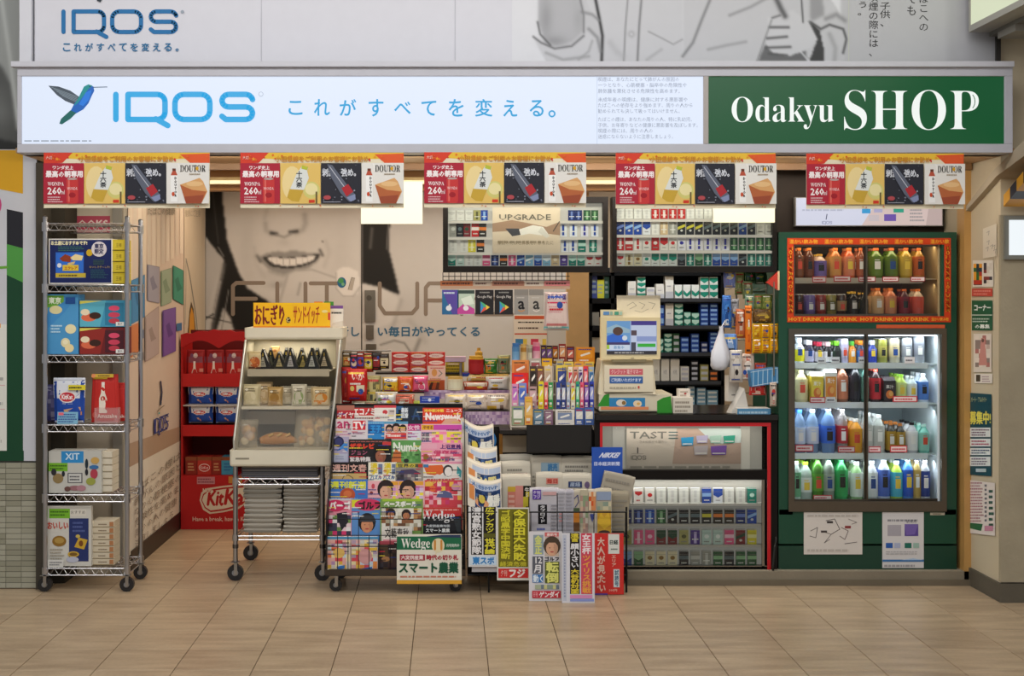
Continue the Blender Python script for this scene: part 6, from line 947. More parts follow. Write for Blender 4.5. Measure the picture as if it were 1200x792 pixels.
SB('bag', 567, 420, 583, 438, 7.52, '3f8a3a', [('r', .1, .3, .5, .6, 'd8702a'), ('m', .1, .1, .9, .9, 4, 4, ['6aa84a', 'c8a83a', '2a6a30', None], 3)], 'green snack bag with an orange patch on the sweets stand', 'sweet bag', None, .03)
SB('bag', 583, 416, 598, 438, 7.53, '8a9a7a', [('r', .1, .05, .9, .8, '7f8f70'), ('m', .1, .1, .9, .7, 4, 4, ['a8b08a', 'd8803a', '3f7a4a', None], 4), ('r', .0, .85, 1, 1, 'd0c89a')], 'grey green snack bag at the right end of the sweets stand', 'sweet bag', None, .03)
q = G(); q.el(lambda x, y, e: (x, -e, y), 0, 0, .001, .001, 'e0e0e0')

# ---- gum and chocolate rack on the counter
gr = thing('gum_rack', 'white stepped rack filled with chewing gum and chocolate on the counter', 'rack', None, (X(648, 7.12), 7.12, gz)); go = X(648, 7.12)
rows = [(427, 7.28), (446, 7.24), (462, 7.20), (480, 7.16), (499, 7.12)]
for (y, D) in rows: put('tray', G().box(X(599, D)-go, D-7.12-.006, Z(y, D)-gz-.006, X(695, D)-go, D-7.12+.05, Z(y, D)-gz-.001, 'c9c2b4'), 'plastic', gr)
for x in (599, 651, 695.5):
    q = G(); q.raw([(X(x, 7.12)-go-.002, 0, 0), (X(x, 7.12)-go-.002, .22, 0), (X(x, 7.28)-go-.002, .22, Z(425, 7.28)-gz), (X(x, 7.12)-go+.002, 0, 0), (X(x, 7.12)-go+.002, .22, 0), (X(x, 7.28)-go+.002, .22, Z(425, 7.28)-gz)], [(0, 1, 2), (5, 4, 3), (0, 3, 4, 1), (1, 4, 5, 2), (2, 5, 3, 0)], '2a2a28' if x == 651 else 'd0c8b8'); put('side_panel', q, 'plastic', gr)
rowsn = ['top', 'second', 'third', 'fourth', 'bottom']
gum = {0: [('tube', 600, 402, 609, '5a94cc', '3f7ac0', '7ab0dc', 'blue'), ('tube', 610, 403, 617, 'c08a3a', 'd8b46a', 'e0c890', 'amber'), ('tube', 618, 404, 624, 'a8a890', 'c8c8b0', 'd8d8c0', 'grey green'), ('tube', 624, 401, 633, 'd85a8a', 'e890a8', 'e8b0c0', 'pink'),
           ('box', 634, 405, 640, '3a1c30', '6a4a8a', '', 'dark plum'), ('box', 640.5, 405, 647, '2a1a34', '7a5aa0', '', 'dark violet'), ('box', 647.5, 405, 654, '5a2a1c', 'c8883a', '', 'brown'), ('box', 655, 403, 663, '8a2a24', 'e0a87a', '', 'dark red'), ('box', 664, 406, 673, '6a1e1c', 'c86a5a', '', 'maroon'), ('box', 675, 407, 697, 'd98a1e', 'e29a2a', '', 'wide orange')],
       1: [('box', 600, 422, 620, 'd98a4a', 'c8703a', '', 'wide peach'), ('box', 621, 420, 634, 'b8b0a4', 'a85a5a', '', 'grey'), ('box', 635, 420, 647, 'e0a81e', 'e8b83a', '', 'bright yellow'), ('box', 652, 421, 660, 'a8a49a', '5a6a80', '', 'light grey'), ('box', 661, 424, 672, 'd8c45a', 'c8a03a', '', 'pale gold'), ('box', 673, 424, 684, 'd8a03a', 'e0b85a', '', 'honey'), ('box', 685, 424, 696, 'd8b84a', 'c8943a', '', 'golden')],
       2: [('box', 600, 437, 619, 'd2231f', 'dc302a', '', 'plain red'), ('box', 621, 429, 629, '4a3a34', '2a2422', '', 'black brown'), ('box', 629.5, 429, 637, '6a4a40', '8a5a4a', '', 'cocoa'), ('box', 638, 429, 647, 'c9b9a4', 'b8a08a', '', 'beige'), ('box', 652, 428, 665, 'd9bf4e', '3a4a8a', '', 'yellow with navy letters'), ('box', 666, 430, 671, 'e4dcd4', 'c83a4a', '', 'white'), ('box', 672, 430, 677, 'd8a08a', 'b85a4a', '', 'salmon'), ('box', 678, 430, 683, 'd8d0dc', '4a2a6a', '', 'white and purple'), ('box', 684, 429, 689, 'd83a48', 'e89aa0', '', 'crimson'), ('box', 690, 430, 696, '9aa8b8', '3a6a9a', '', 'steel blue')],
       3: [('box', 600, 450, 607, 'd08ab0', 'b870c0', '', 'lilac pink'), ('box', 608, 449, 617, '7a8ac8', '4a6ac0', '', 'periwinkle'), ('box', 620, 453, 629, 'a88a8a', 'c8a8b0', '', 'dusty rose'), ('box', 631, 447, 637, 'd8c82a', 'e0d84a', '', 'lemon'), ('box', 638, 448, 642, 'd84a50', 'e8b0a0', '', 'scarlet'), ('box', 643, 448, 648, '2f8a4a', 'a8c8a0', '', 'leaf green'), ('box', 652, 448, 657, '2a3f8a', 'd0d4dc', '', 'navy'), ('box', 658, 448, 663, '2a3a7a', 'c8ccd4', '', 'dark navy'), ('box', 664, 448, 668, '8a9ab0', 'b8c0d0', '', 'slate'), ('box', 669, 449, 674, 'c8c2a8', 'd8c83a', '', 'straw'), ('box', 675, 447, 679, '2f9a6a', 'a8d8b8', '', 'emerald'), ('box', 680, 448, 684, 'd85a7a', 'e8b0b8', '', 'rose'), ('box', 685, 448, 690, '5a2a8a', 'b090c8', '', 'purple'), ('box', 691, 447, 696, '2a3aa0', 'a0a8d8', '', 'royal blue')],
       4: [('box', 600, 476, 614, '8a9a7a', 'e0e0d8', '', 'large green and white'), ('box', 615, 465, 624, 'd8a04a', 'e0b870', '', 'light orange'), ('box', 625, 480, 637, '4a6a80', '7a94a8', '', 'dull blue'), ('box', 638, 481, 648, '7a5a70', '9a7a8a', '', 'mauve'), ('box', 651, 480, 673, 'd8d4cc', '7a8aa8', '', 'wide white'), ('box', 674, 478, 684, '3f5a9a', 'd8d8d0', '', 'blue and white'), ('box', 685, 478, 696, '4a6aa8', 'e0dcc8', '', 'blue and cream')]}
extra = [(626, 464, 632, 480, 'c8346a'), (633, 463, 638, 480, 'd8cc2a'), (639, 466, 648, 480, '6a8a3a'), (652, 462, 661, 480, '5a8a78'), (663, 463, 672, 480, 'b86a72'), (674, 462, 679, 480, 'c03a7a'), (680, 461, 685, 480, '2f6ac0'), (686, 461, 690, 480, '3f9a2a'), (691, 462, 696, 480, '8a8a88')]
for j, (y, D) in enumerate(rows):
    for it in gum[j]:
        k_, x0, y0, x1, c, c2, c3, nm = it
        if k_ == 'tube': SB('tube', x0, y0, x1, y-1, D, c, [c2, c3], f'{nm} gum bottle in the {rowsn[j]} row of the gum rack', 'gum', 'sweets in the gum rack', name='gum_pack')
        else: SB('box', x0, y0, x1, y-1, D, c, [('r', .12, .35, .88, .8, c2), ('l', .2, .12, .8, .3, 1, 'e8e4dc', int(x0)), ('s', [(.3, .5), (.7, .65)], .12, 'e8e4dc')]+([('t', 'DARS', .58, .05, .95, .95, '2a3a7a', .02)] if 'navy letters' in nm else []), f'{nm} pack in the {rowsn[j]} row of the gum rack', 'gum', 'sweets in the gum rack', .02, name='gum_pack')
for k, (x0, y0, x1, y1, c) in enumerate(extra): SB('box', x0, y0, x1, 480, 7.18, c, [('r', .1, .0, .9, .3, 'd8d4cc'), ('s', [(.3, .55), (.7, .7)], .14, 'e4e0d8')], ['magenta', 'lemon', 'moss green', 'sea green', 'dusty red', 'deep pink', 'cobalt blue', 'bright green', 'grey'][k]+' small pack tucked between the lower rows of the gum rack', 'gum', 'small packs between the gum rows', .015, name='gum_pack')
# ================================================================ CIGARETTE DISPLAYS
_pk = {}
def pack_mesh(w_, h_, c, c2, st, d=.018):
    k = (round(w_, 4), round(h_, 4), c, c2, st)
    if k not in _pk:
        g = G(); g.box(-w_/2, 0, 0, w_/2, d, h_, c); S = flat(-w_/2, 0, w_/2, h_); R = random.Random(str(k))
        if st == 'p': g.deco(S, [('p', [(.1, .62), (.5, .5), (.9, .62), (.9, .8), (.1, .8)], c2), ('l', .25, .12, .75, .3, 1, c2, 3)])
        elif st == 'b': g.deco(S, [('r', 0, .45, 1, .68, c2), ('l', .2, .15, .8, .3, 1, 'd8d8d4', 2)])
        elif st == 't': g.deco(S, [('r', 0, .55, 1, .96, c2), ('p', [(0, .55), (.5, .38), (1, .55)], c2), ('l', .25, .15, .75, .28, 1, '8a8a8a', 2)])
        elif st == 'd': g.deco(S, [('p', [(0, .35), (1, .6), (1, .8), (0, .55)], c2), ('e', .5, .3, .16, .08, 'c8c8c4')])
        elif st == 'e': g.deco(S, [('e', .5, .55, .26, .13, c2), ('l', .2, .15, .8, .3, 1, '8a8a86', 2)])
        elif st == 'v': g.deco(S, [('r', .35, .1, .65, .85, c2), ('l', .15, .3, .85, .45, 1, 'e4e4e0', 2)])
        g.r(S, 0, .965, 1, 1, 'b8b8b4'); g.r(S, 0, .76, 1, .775, '7a7a78')
        _pk[k] = g.mesh('cigarette_pack'); 
        for q in ('gloss',): _pk[k].materials.append(MAT[q])
    return _pk[k]
CN = {'w': ('dcdcd6', 'c8c8c4', 'white'), 'g': ('9a9a92', 'c4c4be', 'grey'), 'r': ('b8282a', 'e0d8d4', 'red'), 'R': ('dedad4', 'b8282a', 'white and red'), 'b': ('2448a0', '8ab0e0', 'blue'), 'n': ('1d2f6a', '6a80c0', 'navy'), 'B': ('dcdfe4', '2a4aa0', 'white and blue'), 't': ('1f7a6a', 'b8dcd0', 'teal'), 'T': ('dfe3e0', '1f8a74', 'white and teal'), 'k': ('22242a', '5a6a70', 'black'), 'y': ('2a2c30', 'c8c040', 'black and yellow'), 'o': ('33302c', 'd87a3a', 'black and orange'), 'Y': ('d8cc3a', 'e8e4a0', 'yellow'), 'c': ('d9cfae', '8a6a3a', 'cream'), 'm': ('7a2a30', '2a4a3a', 'maroon'), 'p': ('e05a8a', 'f0c8d8', 'pink'), 'v': ('4f3a8a', 'c0b0e0', 'purple'), 'V': ('dcdce4', '3a3a9a', 'white and indigo'), 'G': ('2a5a3a', '8ab88a', 'dark green'), 'l': ('b8d0c8', 'e0e8e4', 'pale teal'), 'O': ('c9b08a', 'e4d8c0', 'beige'), 's': ('7fb0d0', 'dfe8ee', 'sky blue'), 'h': ('a8a468', '5a5a3a', 'khaki')}
NUM = ORD
def packs(row, xs, codes, styles, y0, y1, D, case, wpx, group):
    m_ = M_(D)
    for i, (x, cd, sty) in enumerate(zip(xs, codes, styles)):
        if cd == '-': continue
        c, c2, nm = CN[cd]; me = pack_mesh(wpx*m_, (y1-y0)*m_, c, c2, sty)
        thing('cigarette_pack', f'{nm} pack, {NUM[i]} from left, {row} row, {case}', 'cigarettes', me, (X(x, D), D, Z(y1, D)+.0005), group=group)
def display(x0, y0, x1, y1, D, shelves, label, ix0, iy0, ix1, iy1, back='d8d2c6', dep=.09, red=False):
    xc = X((x0+x1)/2, D); zb = Z(y1, D); t = thing('display_cabinet', label, 'display cabinet', None, (xc, D-.03, zb)); L = lambda x: X(x, D)-xc; H = lambda y: Z(y, D)-zb
    for (a, b, c, d, nm) in ((x0, y0, x1, iy0, 'frame_rail'), (x0, iy1, x1, y1, 'frame_rail'), (x0, iy0, ix0, iy1, 'frame_stile'), (ix1, iy0, x1, iy1, 'frame_stile')): put(nm, G().box(L(a), 0, H(d), L(c), dep+.03, H(b), '1a1512'), 'darkmetal', t)
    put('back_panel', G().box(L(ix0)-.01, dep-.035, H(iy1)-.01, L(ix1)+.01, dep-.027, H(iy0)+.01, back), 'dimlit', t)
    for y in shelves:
        q = G(); q.box(L(ix0), .022, H(y)-.004, L(ix1), dep-.035, H(y), 'd4cec2'); q.box(L(ix0), .018, H(y)-.013, L(ix1), .024, H(y), 'ded6c8'); put('shelf', q, 'dimlit', t)  # shelves glow faintly in place of light falling on them
    q = G(); q.raw([(L(ix0), .004, H(iy1)), (L(ix1), .004, H(iy1)), (L(ix1), .004, H(iy0)), (L(ix0), .004, H(iy0))], [(0, 1, 2, 3)], 'ffffff'); put('glass_front', q, 'glass', t)
    return t, xc, zb
UD = 7.08
t1, xc1, zb1 = display(519, 231, 712, 319, UD, (259, 278, 296, 312), 'black framed cigarette display with a wide picture card, left of the two above the counter', 525, 238, 706, 312)
t2, xc2, zb2 = display(717, 231, 909, 319, UD, (257, 275.5, 294, 312), 'black framed cigarette display packed edge to edge, right of the two above the counter', 722, 238, 904, 312)
for t_, x_ in ((t1, xc1), (t2, xc2)):
    for s_ in (-.3, .3): put('hanger', G().box(s_-.01, .05, .4, s_+.01, .07, 2.30-Z(319, UD), '2a2522'), 'darkmetal', t_)
for x_, zz in ((xc1, 0), (xc2, 0)): area('display_fill', (x_, UD-.34, 2.10), (math.radians(62), 0, 0), .85, .05, 1.6, (1, .95, .86))  # added fill out of sight behind the banners, lights the pack fronts
SPK = 'cigarette packs in the left upper display'
xs = [529.5+10.1*k for k in range(18)]
packs('top', xs, 'www---------------', 'ppp'+'p'*15, 246, 258.5, UD+.01, 'left upper display', 8.6, SPK)
packs('top', [559, 567.5, 670, 678, 688, 697], 'hbnnGG', 'vvvvvv', 246, 258.5, UD+.012, 'left upper display by the card', 8.2, SPK)
packs('second', [531, 539, 547, 557, 565.5, 660, 672, 685, 697], 'gkmroBBVB', 'eeebbvvvv', 261, 277.5, UD+.01, 'left upper display', 8.8, SPK)
packs('third', [531, 544, 553, 563, 662, 671.5, 682, 695], 'wwYo'+'BBtt', 'vvvbvvbv', 280, 295.5, UD+.01, 'left upper display', 9, SPK)
packs('bottom', xs, 'tlwwpnopbsbsOvttRR', 'tevvbvbvddtteettpp', 298.5, 311.5, UD+.01, 'left upper display', 8.8, SPK)
thing('cigarette_pack', 'white and red cigarette pack at the very right end of the bottom row of the left upper display', 'cigarettes', pack_mesh(8.8*M_(UD+.01), 13*M_(UD+.01), 'dedad4', 'b8282a', 't'), (X(700.5+.6, UD+.01)+.0, UD+.035, Z(311.5, UD+.01)+.001), group=SPK) if False else None
S = lambda x, y, e: (X(x, UD)-xc1, -e, Z(y, UD)-zb1); g = G()
g.box(X(577, UD)-xc1, 0, Z(297, UD)-zb1, X(656, UD)-xc1, .004, Z(243, UD)-zb1, 'd9c9b2'); g.p(S, [(577, 262), (600, 258), (640, 266), (656, 260), (656, 282), (577, 282)], 'a88a72'); g.p(S, [(577, 272), (610, 270), (656, 276), (656, 297), (577, 297)], 'dccdb8'); g.p(S, [(592, 268), (608, 268), (612, 275), (600, 277)], '4a4a50'); g.p(S, [(608, 269), (624, 264), (636, 266), (642, 274), (634, 276), (620, 274), (610, 276)], 'e6e2da'); g.p(S, [(634, 266), (644, 277), (640, 279), (630, 272)], 'd8d4cc'); g.st(S, [(648, 271), (655, 260)], 1.2, '5a5048')
g.t(S, 'UPGRADE', 585, 258, 645, 251.5, '6a655c', bold=.3); g.li(S, 583, 286, 650, 281, 1, 'a89a84', 3); g.t(S, '革新のたばこ体験を、あなたに', 583, 287, 648, 282, '9a8a70')
put('picture_card', g, 'print', t1, (0, .009, 0))
SPK2 = 'cigarette packs in the right upper display'; xs2 = [727+10.25*k for k in range(18)]
packs('top', xs2, 'wwwwrrrrwwww------', 'vvvvvvvvvvvvvvvvvv', 244.5, 256.5, UD+.01, 'right upper display', 8.8, SPK2)
packs('second', xs2, 'nbbBwOgyyykkkkbkww', 'dddtvvvddddddddddd'[:16]+'ee', 259, 275, UD+.01, 'right upper display', 8.8, SPK2)
packs('third', xs2, 'rrRRrRRVVVVVVGGGGG'.replace('RV', 'RV'), 'vbveeteevvvvvvvvvv'[:18], 277.5, 293.5, UD+.01, 'right upper display', 8.8, SPK2)
packs('bottom', xs2, 'RccTTTTktGtbbbkttt', 'pveettttvtvtttdvvv'[:18], 297, 311.5, UD+.01, 'right upper display', 8.8, SPK2)
for k, (x0, y0, x1, y1, c) in enumerate(((423, 213, 495, 262, 'fff2cf'), (837, 236, 908, 260.5, 'fff0c8'))):
    D = 7.1 if k == 0 else 6.93; w_ = X(x1, D)-X(x0, D); lt = thing('hanging_lamp', ['glowing square lamp panel hanging between the second and third banners', 'glowing lamp panel hanging below the fourth banner'][k], 'light', None, (X((x0+x1)/2, D), D, Z(y1, D)))
    hh = Z(y0, D)-Z(y1, D); put('panel', G().box(-w_/2, 0, 0, w_/2, .03, hh, c), 'backlit2' if 'backlit2' in MAT else 'lamp', lt); put('hanger', G().box(-.005, .01, hh, .005, .02, 2.14-Z(y1, D) if D < 7 else 2.30-Z(y1, D), '3a3028'), 'darkmetal', lt)

# ================================================================ GLASS COUNTER CASE
KD2 = 7.05; ctx = X(800, KD2); H = lambda y: Z(y, KD2); LX_ = lambda x: X(x, KD2)-ctx
cc = thing('glass_counter', 'black counter with a red outlined glass front full of cigarette packs', 'counter', None, (ctx, KD2, .072)); hz_ = lambda y: H(y)-.072
q = G(); q.box(LX_(697), 0, 0, LX_(911), .62, hz_(664), '191513'); q.box(LX_(697), .16, 0, LX_(911), .62, hz_(492), '191513'); put('body', q, 'darkmetal', cc)
q = G(); q.box(LX_(698), -.015, hz_(492), LX_(911), .62, hz_(485.5), '1c1917'); put('top', q, 'gloss', cc)
for (a, b, c, d) in ((697, 485.5, 911, 496.5), (697, 496, 703, 672), (903, 496, 911, 672), (703, 551, 903, 562)): put('frame_bar', G().box(LX_(a), -.002, max(0, hz_(d)), LX_(c), .05, hz_(b), '15110f'), 'darkmetal', cc)
q = G(); q.box(LX_(703), -.006, hz_(499.3), LX_(903), 0, hz_(495.2), 'c02028'); q.box(LX_(703), -.006, 0, LX_(706), 0, hz_(499), 'c02028'); q.box(LX_(899), -.006, 0, LX_(903), 0, hz_(499), 'c02028'); put('red_outline', q, 'gloss', cc)
q = G(); q.box(LX_(708), .06, hz_(664), LX_(897), .065, hz_(562), '9a978f'); q.box(LX_(708), .08, hz_(552), LX_(897), .085, hz_(500), 'a49f94'); q.box(LX_(720), .07, hz_(552), LX_(734), .08, hz_(501), 'b5b0a6'); q.box(LX_(871), .065, hz_(553), LX_(882), .075, hz_(500), 'c0b9ac'); put('back_panel', q, 'dimlit', cc)  # panel given a faint glow in place of light inside the case
for y in (590.5, 614.5, 639, 664): q = G(); q.box(LX_(708), .02, hz_(y)-.004, LX_(896), .06, hz_(y), 'b0aca4'); q.box(LX_(708), .017, hz_(y)-.012, LX_(896), .022, hz_(y), 'bab6ae'); put('shelf', q, 'plastic', cc)
q = G(); q.box(LX_(706), .0, hz_(666), LX_(899), .02, hz_(663), '9a958a'); q.box(LX_(893), .0, hz_(664), LX_(896), .015, hz_(562), '9a958a'); put('sill', q, 'metal', cc)
q = G(); q.raw([(LX_(706), .006, hz_(664)), (LX_(897), .006, hz_(664)), (LX_(897), .006, hz_(500)), (LX_(706), .006, hz_(500))], [(0, 1, 2, 3)], 'ffffff'); put('glass_front', q, 'glass', cc)
g = G(); S = lambda x, y, e: (LX_(x), .055-e, hz_(y)); g.box(LX_(736), .055, hz_(552), LX_(871), .06, hz_(503), 'b9aea2')
g.p(S, [(795, 503), (871, 503), (871, 545), (790, 545)], 'aa9284'); g.p(S, [(820, 503), (871, 503), (871, 520), (840, 522)], 'b5c0bc'); g.t(S, 'TAST', 740, 515, 783, 507, '6d6b66', bold=.4)
for k in range(3): g.st(S, [(786, 507.6+k*3.6), (796, 507.6+k*3.6)], 1.2, '3f5a5e')
g.t(S, 'さらに広がる味わい', 751, 520.5, 784, 517, '8a847c'); g.st(S, [(749, 532), (749, 526)], 1.3, '3a3a40'); logo_iqos(g, S, 741, 535, 759, 540, .8, '6d6b66'); g.st(S, [(742, 533), (756, 533)], .4, '8a847c')
for (x0, y0, x1, y1, c) in ((800, 513, 815, 523, '2f8fc0'), (818, 511, 832, 520, 'a8a0bc'), (834, 511, 848, 520, '9ab8aa'), (850, 511, 864, 520, '2f8f78'), (815, 523, 832, 534, 'a8a0a4'), (835, 523, 854, 534, '6f4a9a')): g.p(S, [(x0, y0+1), (x1, y0), (x1-1, y1), (x0+1, y1+.5)], c); g.r(S, x0+2, y1-1, x1-2, y1-2.2, 'd0ccc8')
g.li(S, 740, 551, 870, 546, 1, '8f897f', 5); put('picture_card', g, 'print', cc)
GC = 'cigarette packs in the counter case'; xs3 = [735+13.3*k for k in range(12)]; CW = 10.6
packs('top', xs3, 'RRRwwwwbBwwt', 'tpevvvvbtvve', 572, 590, KD2+.03, 'counter case', CW, GC)
packs('second', xs3, 'nnbGkkkyoonb', 'vvvvdbbbbbbd', 596.5, 614, KD2+.03, 'counter case', CW, GC)
packs('third', xs3, 'hppmmhvllpmY', 'evetteveebdb', 620.5, 638.5, KD2+.03, 'counter case', CW, GC)
packs('bottom', xs3, 'bGccckggGkGG', 'tteeebbvbbbb', 645.5, 663.5, KD2+.03, 'counter case', CW, GC)
area('counter_fill', (X(805, 7.1), 7.075, H(563)-.008), (math.radians(12), 0, 0), .8, .02, .9, (1, .95, .9)); area('counter_fill', (X(800, 7.1), 7.065, H(500)-.008), (math.radians(10), 0, 0), .8, .02, .55, (1, .93, .84))  # added fill inside the bays to lift the packs and picture card

# ================================================================ SHELVES OF CIGARETTE BOXES BEHIND THE REGISTER
BD2 = 8.5; sx = X(780, BD2); sh = thing('stock_shelves', 'tall black shelf unit stocked with cigarette boxes behind the register', 'shelf unit', None, (sx, BD2, 0)); L2 = lambda x: X(x, BD2)-sx
for x in (690, 716, 845): put('upright', G().box(L2(x), 0, 0, L2(x+4), .45, Z(318, BD2), '0f1216'), 'darkmetal', sh)
put('back_panel', G().box(L2(690), .44, 0, L2(849), .45, Z(312, BD2), '0d1014'), 'darkmetal', sh)
for y in (349.5, 381.5, 413, 446.5, 477.5): q = G(); q.box(L2(690), .0, Z(y+6, BD2), L2(849), .44, Z(y, BD2), '14171c'); q.box(L2(764), -.004, Z(y+4, BD2), L2(845), 0, Z(y, BD2), '50535a'); put('shelf', q, 'darkmetal', sh)
put('top', G().box(L2(690), 0, Z(323, BD2), L2(849), .45, Z(317, BD2), '0f1216'), 'darkmetal', sh)
area('stock_light', (X(790, 8.3), 8.25, 2.05), (math.radians(38), 0, 0), .9, .06, 6, (.92, .96, 1))
sn = ['top', 'second', 'third', 'fourth', 'bottom']
stk = [(0, 349.5, [(736, 746, 1, 20, 'w'), (747, 757, 4, 25, 'T'), (758, 768, 2, 13, 'w'), (769, 779, 1, 17, 'w'), (780, 790, 1, 26, 'w'), (791, 800, 1, 16, 'T'), (801, 810, 1, 16, 'T'), (811, 820, 1, 16, 'T'), (821, 831, 3, 25, 'T'), (832, 842, 3, 25, 'T')]),
 (1, 381.5, [(724, 734, 1, 20, 'b'), (764, 770, 1, 22, 'n'), (772, 779, 2, 24, 'b'), (780, 790, 1, 26, 'w'), (791, 801, 4, 26, 't'), (802, 810, 2, 16, 't'), (811, 820, 2, 15, 't'), (821, 831, 5, 26, 'b'), (832, 842, 5, 26, 'b')]),
 (2, 413, [(764, 770, 1, 12, 'k'), (771, 778, 2, 16, 't'), (779, 788, 4, 22, 't'), (789, 797, 3, 22, 'G'), (798, 808, 3, 18, 'b'), (810, 820, 4, 22, 'b'), (822, 830, 2, 12, 'n'), (832, 842, 5, 24, 'b')]),
 (3, 446.5, [(764, 774, 1, 26, 'w'), (775, 785, 1, 26, 'w'), (786, 797, 1, 26, 'w'), (798, 808, 3, 17, 'w'), (810, 819, 4, 24, 'k'), (821, 831, 3, 19, 'h'), (832, 842, 2, 12, 'o')]),
 (4, 477.5, [(806, 815, 5, 26, 's'), (817, 828, 5, 23, 's'), (829, 842, 4, 20, 's')])]
for j, yb_, L in stk:
    for i, (x0, x1, n, hh, cd) in enumerate(L):
        c, c2, nm = CN[cd]; m_ = M_(BD2); h1 = hh/n*m_; me = G(); w_ = (x1-x0-.6)*m_; me.box(-w_/2, 0, 0, w_/2, .08, h1-.001, c); S = flat(-w_/2, 0, w_/2, h1-.001)
        if n == 1: me.deco(S, [('t', 'HOPE' if j == 3 else 'KOOL', .3, .3, .7, .5, '8a8a94')] if j == 3 else [('p', [(0, .6), (.5, .35), (1, .6), (1, .3), (.5, .1), (0, .3)], c2)] if cd == 'T' else [('r', 0, 0, 1, .3, 'b8bcc4'), ('l', .2, .5, .8, .6, 1, '9a9aa4', i)])
        else: me.deco(S, [('p', [(0, .9), (1, .9), (1, .5), (.5, .1), (0, .5)], c2)] if cd in 'Tt' else [('r', .1, .2, .9, .7, c2 if cd in 'bso' else 'b8bcc8')])
        mm = me.mesh('cigarette_box')
        for k in range(n): thing('cigarette_box', f'{nm} box, {["lowest","second","third","fourth","fifth"][k]} of stack {ORD[i]} from left on the {sn[j]} shelf behind register', 'cigarettes', mm, (X((x0+x1)/2, BD2), BD2+.015, Z(yb_, BD2)+.0008+k*h1), 'print', 'cigarette boxes stacked behind the register')
px_item('blue_folder', 716, 322, 724, 349, 8.45, .05, '2f5a4a', [('m', 717, 348, 723, 324, 2, 5, ['c8c43a', '2f6a5a', '2a3a6a'], 3)], 'green and yellow folder left of the stacked boxes', 'folder') if False else None
for k, (x0, y0, x1, y1, c) in enumerate(((693, 322, 700, 340, '3a4a8a'), (700, 328, 708, 346, 'c4c83a'), (708, 324, 714, 349, '2f5a52'))): px_item('file_folder', x0, y0, x1, 349.5, BD2+.02, .08, c, [('l', x0+1, 345, x1-1, y0+4, 3, '8a9aa0', k)], ['blue', 'yellow', 'dark green'][k]+' file standing on the dark shelf left of the stacked boxes', 'file', dz=.001)
for k, (x0, y0, x1, y1, c) in enumerate(((692, 366, 702, 381, '8a8a84'), (703, 372, 715, 381, 'b8a888'), (692, 396, 708, 413, 'a8a49a'))): px_item('paper_box', x0, y0, x1, [381.5, 381.5, 413][k], BD2+.02, .1, c, [], ['grey', 'tan', 'pale grey'][k]+' box on the dark shelf left of the register', 'box', dz=.001)
# hanging cards and packets below the left display
hr = thing('hook_rail', 'copper coloured label rail with hooks under the left cigarette display', 'rail', None, (X(590, 7.1), 7.11, Z(336, 7.1))); oo = X(590, 7.1)
q = G(); q.box(X(516, 7.1)-oo, 0, -.012, X(668, 7.1)-oo, .006, .028, 'b89a84'); S = lambda x, y, e: (X(x, 7.1)-oo, -e, Z(y, 7.1)-Z(336, 7.1))
for (a, b, c) in ((516, 554, 'b06a44'), (555, 575, 'b8a898'), (577, 614, '9a6a58'), (615, 637, 'c8bcae'), (638, 668, 'c8787a')): q.r(S, a, 335, b, 329, c); q.li(S, a+2, 334, b-2, 330, 1, '5a3a34', a)
put('label_strip', q, 'print', hr)
q = G()
for k in range(22): x = X(519+k*7, 7.1)-oo; q.tube([(x, .01, .03), (x, .01, Z(319, 7.1)-Z(336, 7.1))], .002, 4, '3a3a3c')
for yy in (.0, .04): q.tube([(X(519, 7.1)-oo, .01, .035+yy*.5), (X(668, 7.1)-oo, .01, .035+yy*.5)], .002, 4, '3a3a3c')
o = put('wire_grid', q, 'darkmetal', hr); o['kind'] = 'stuff'
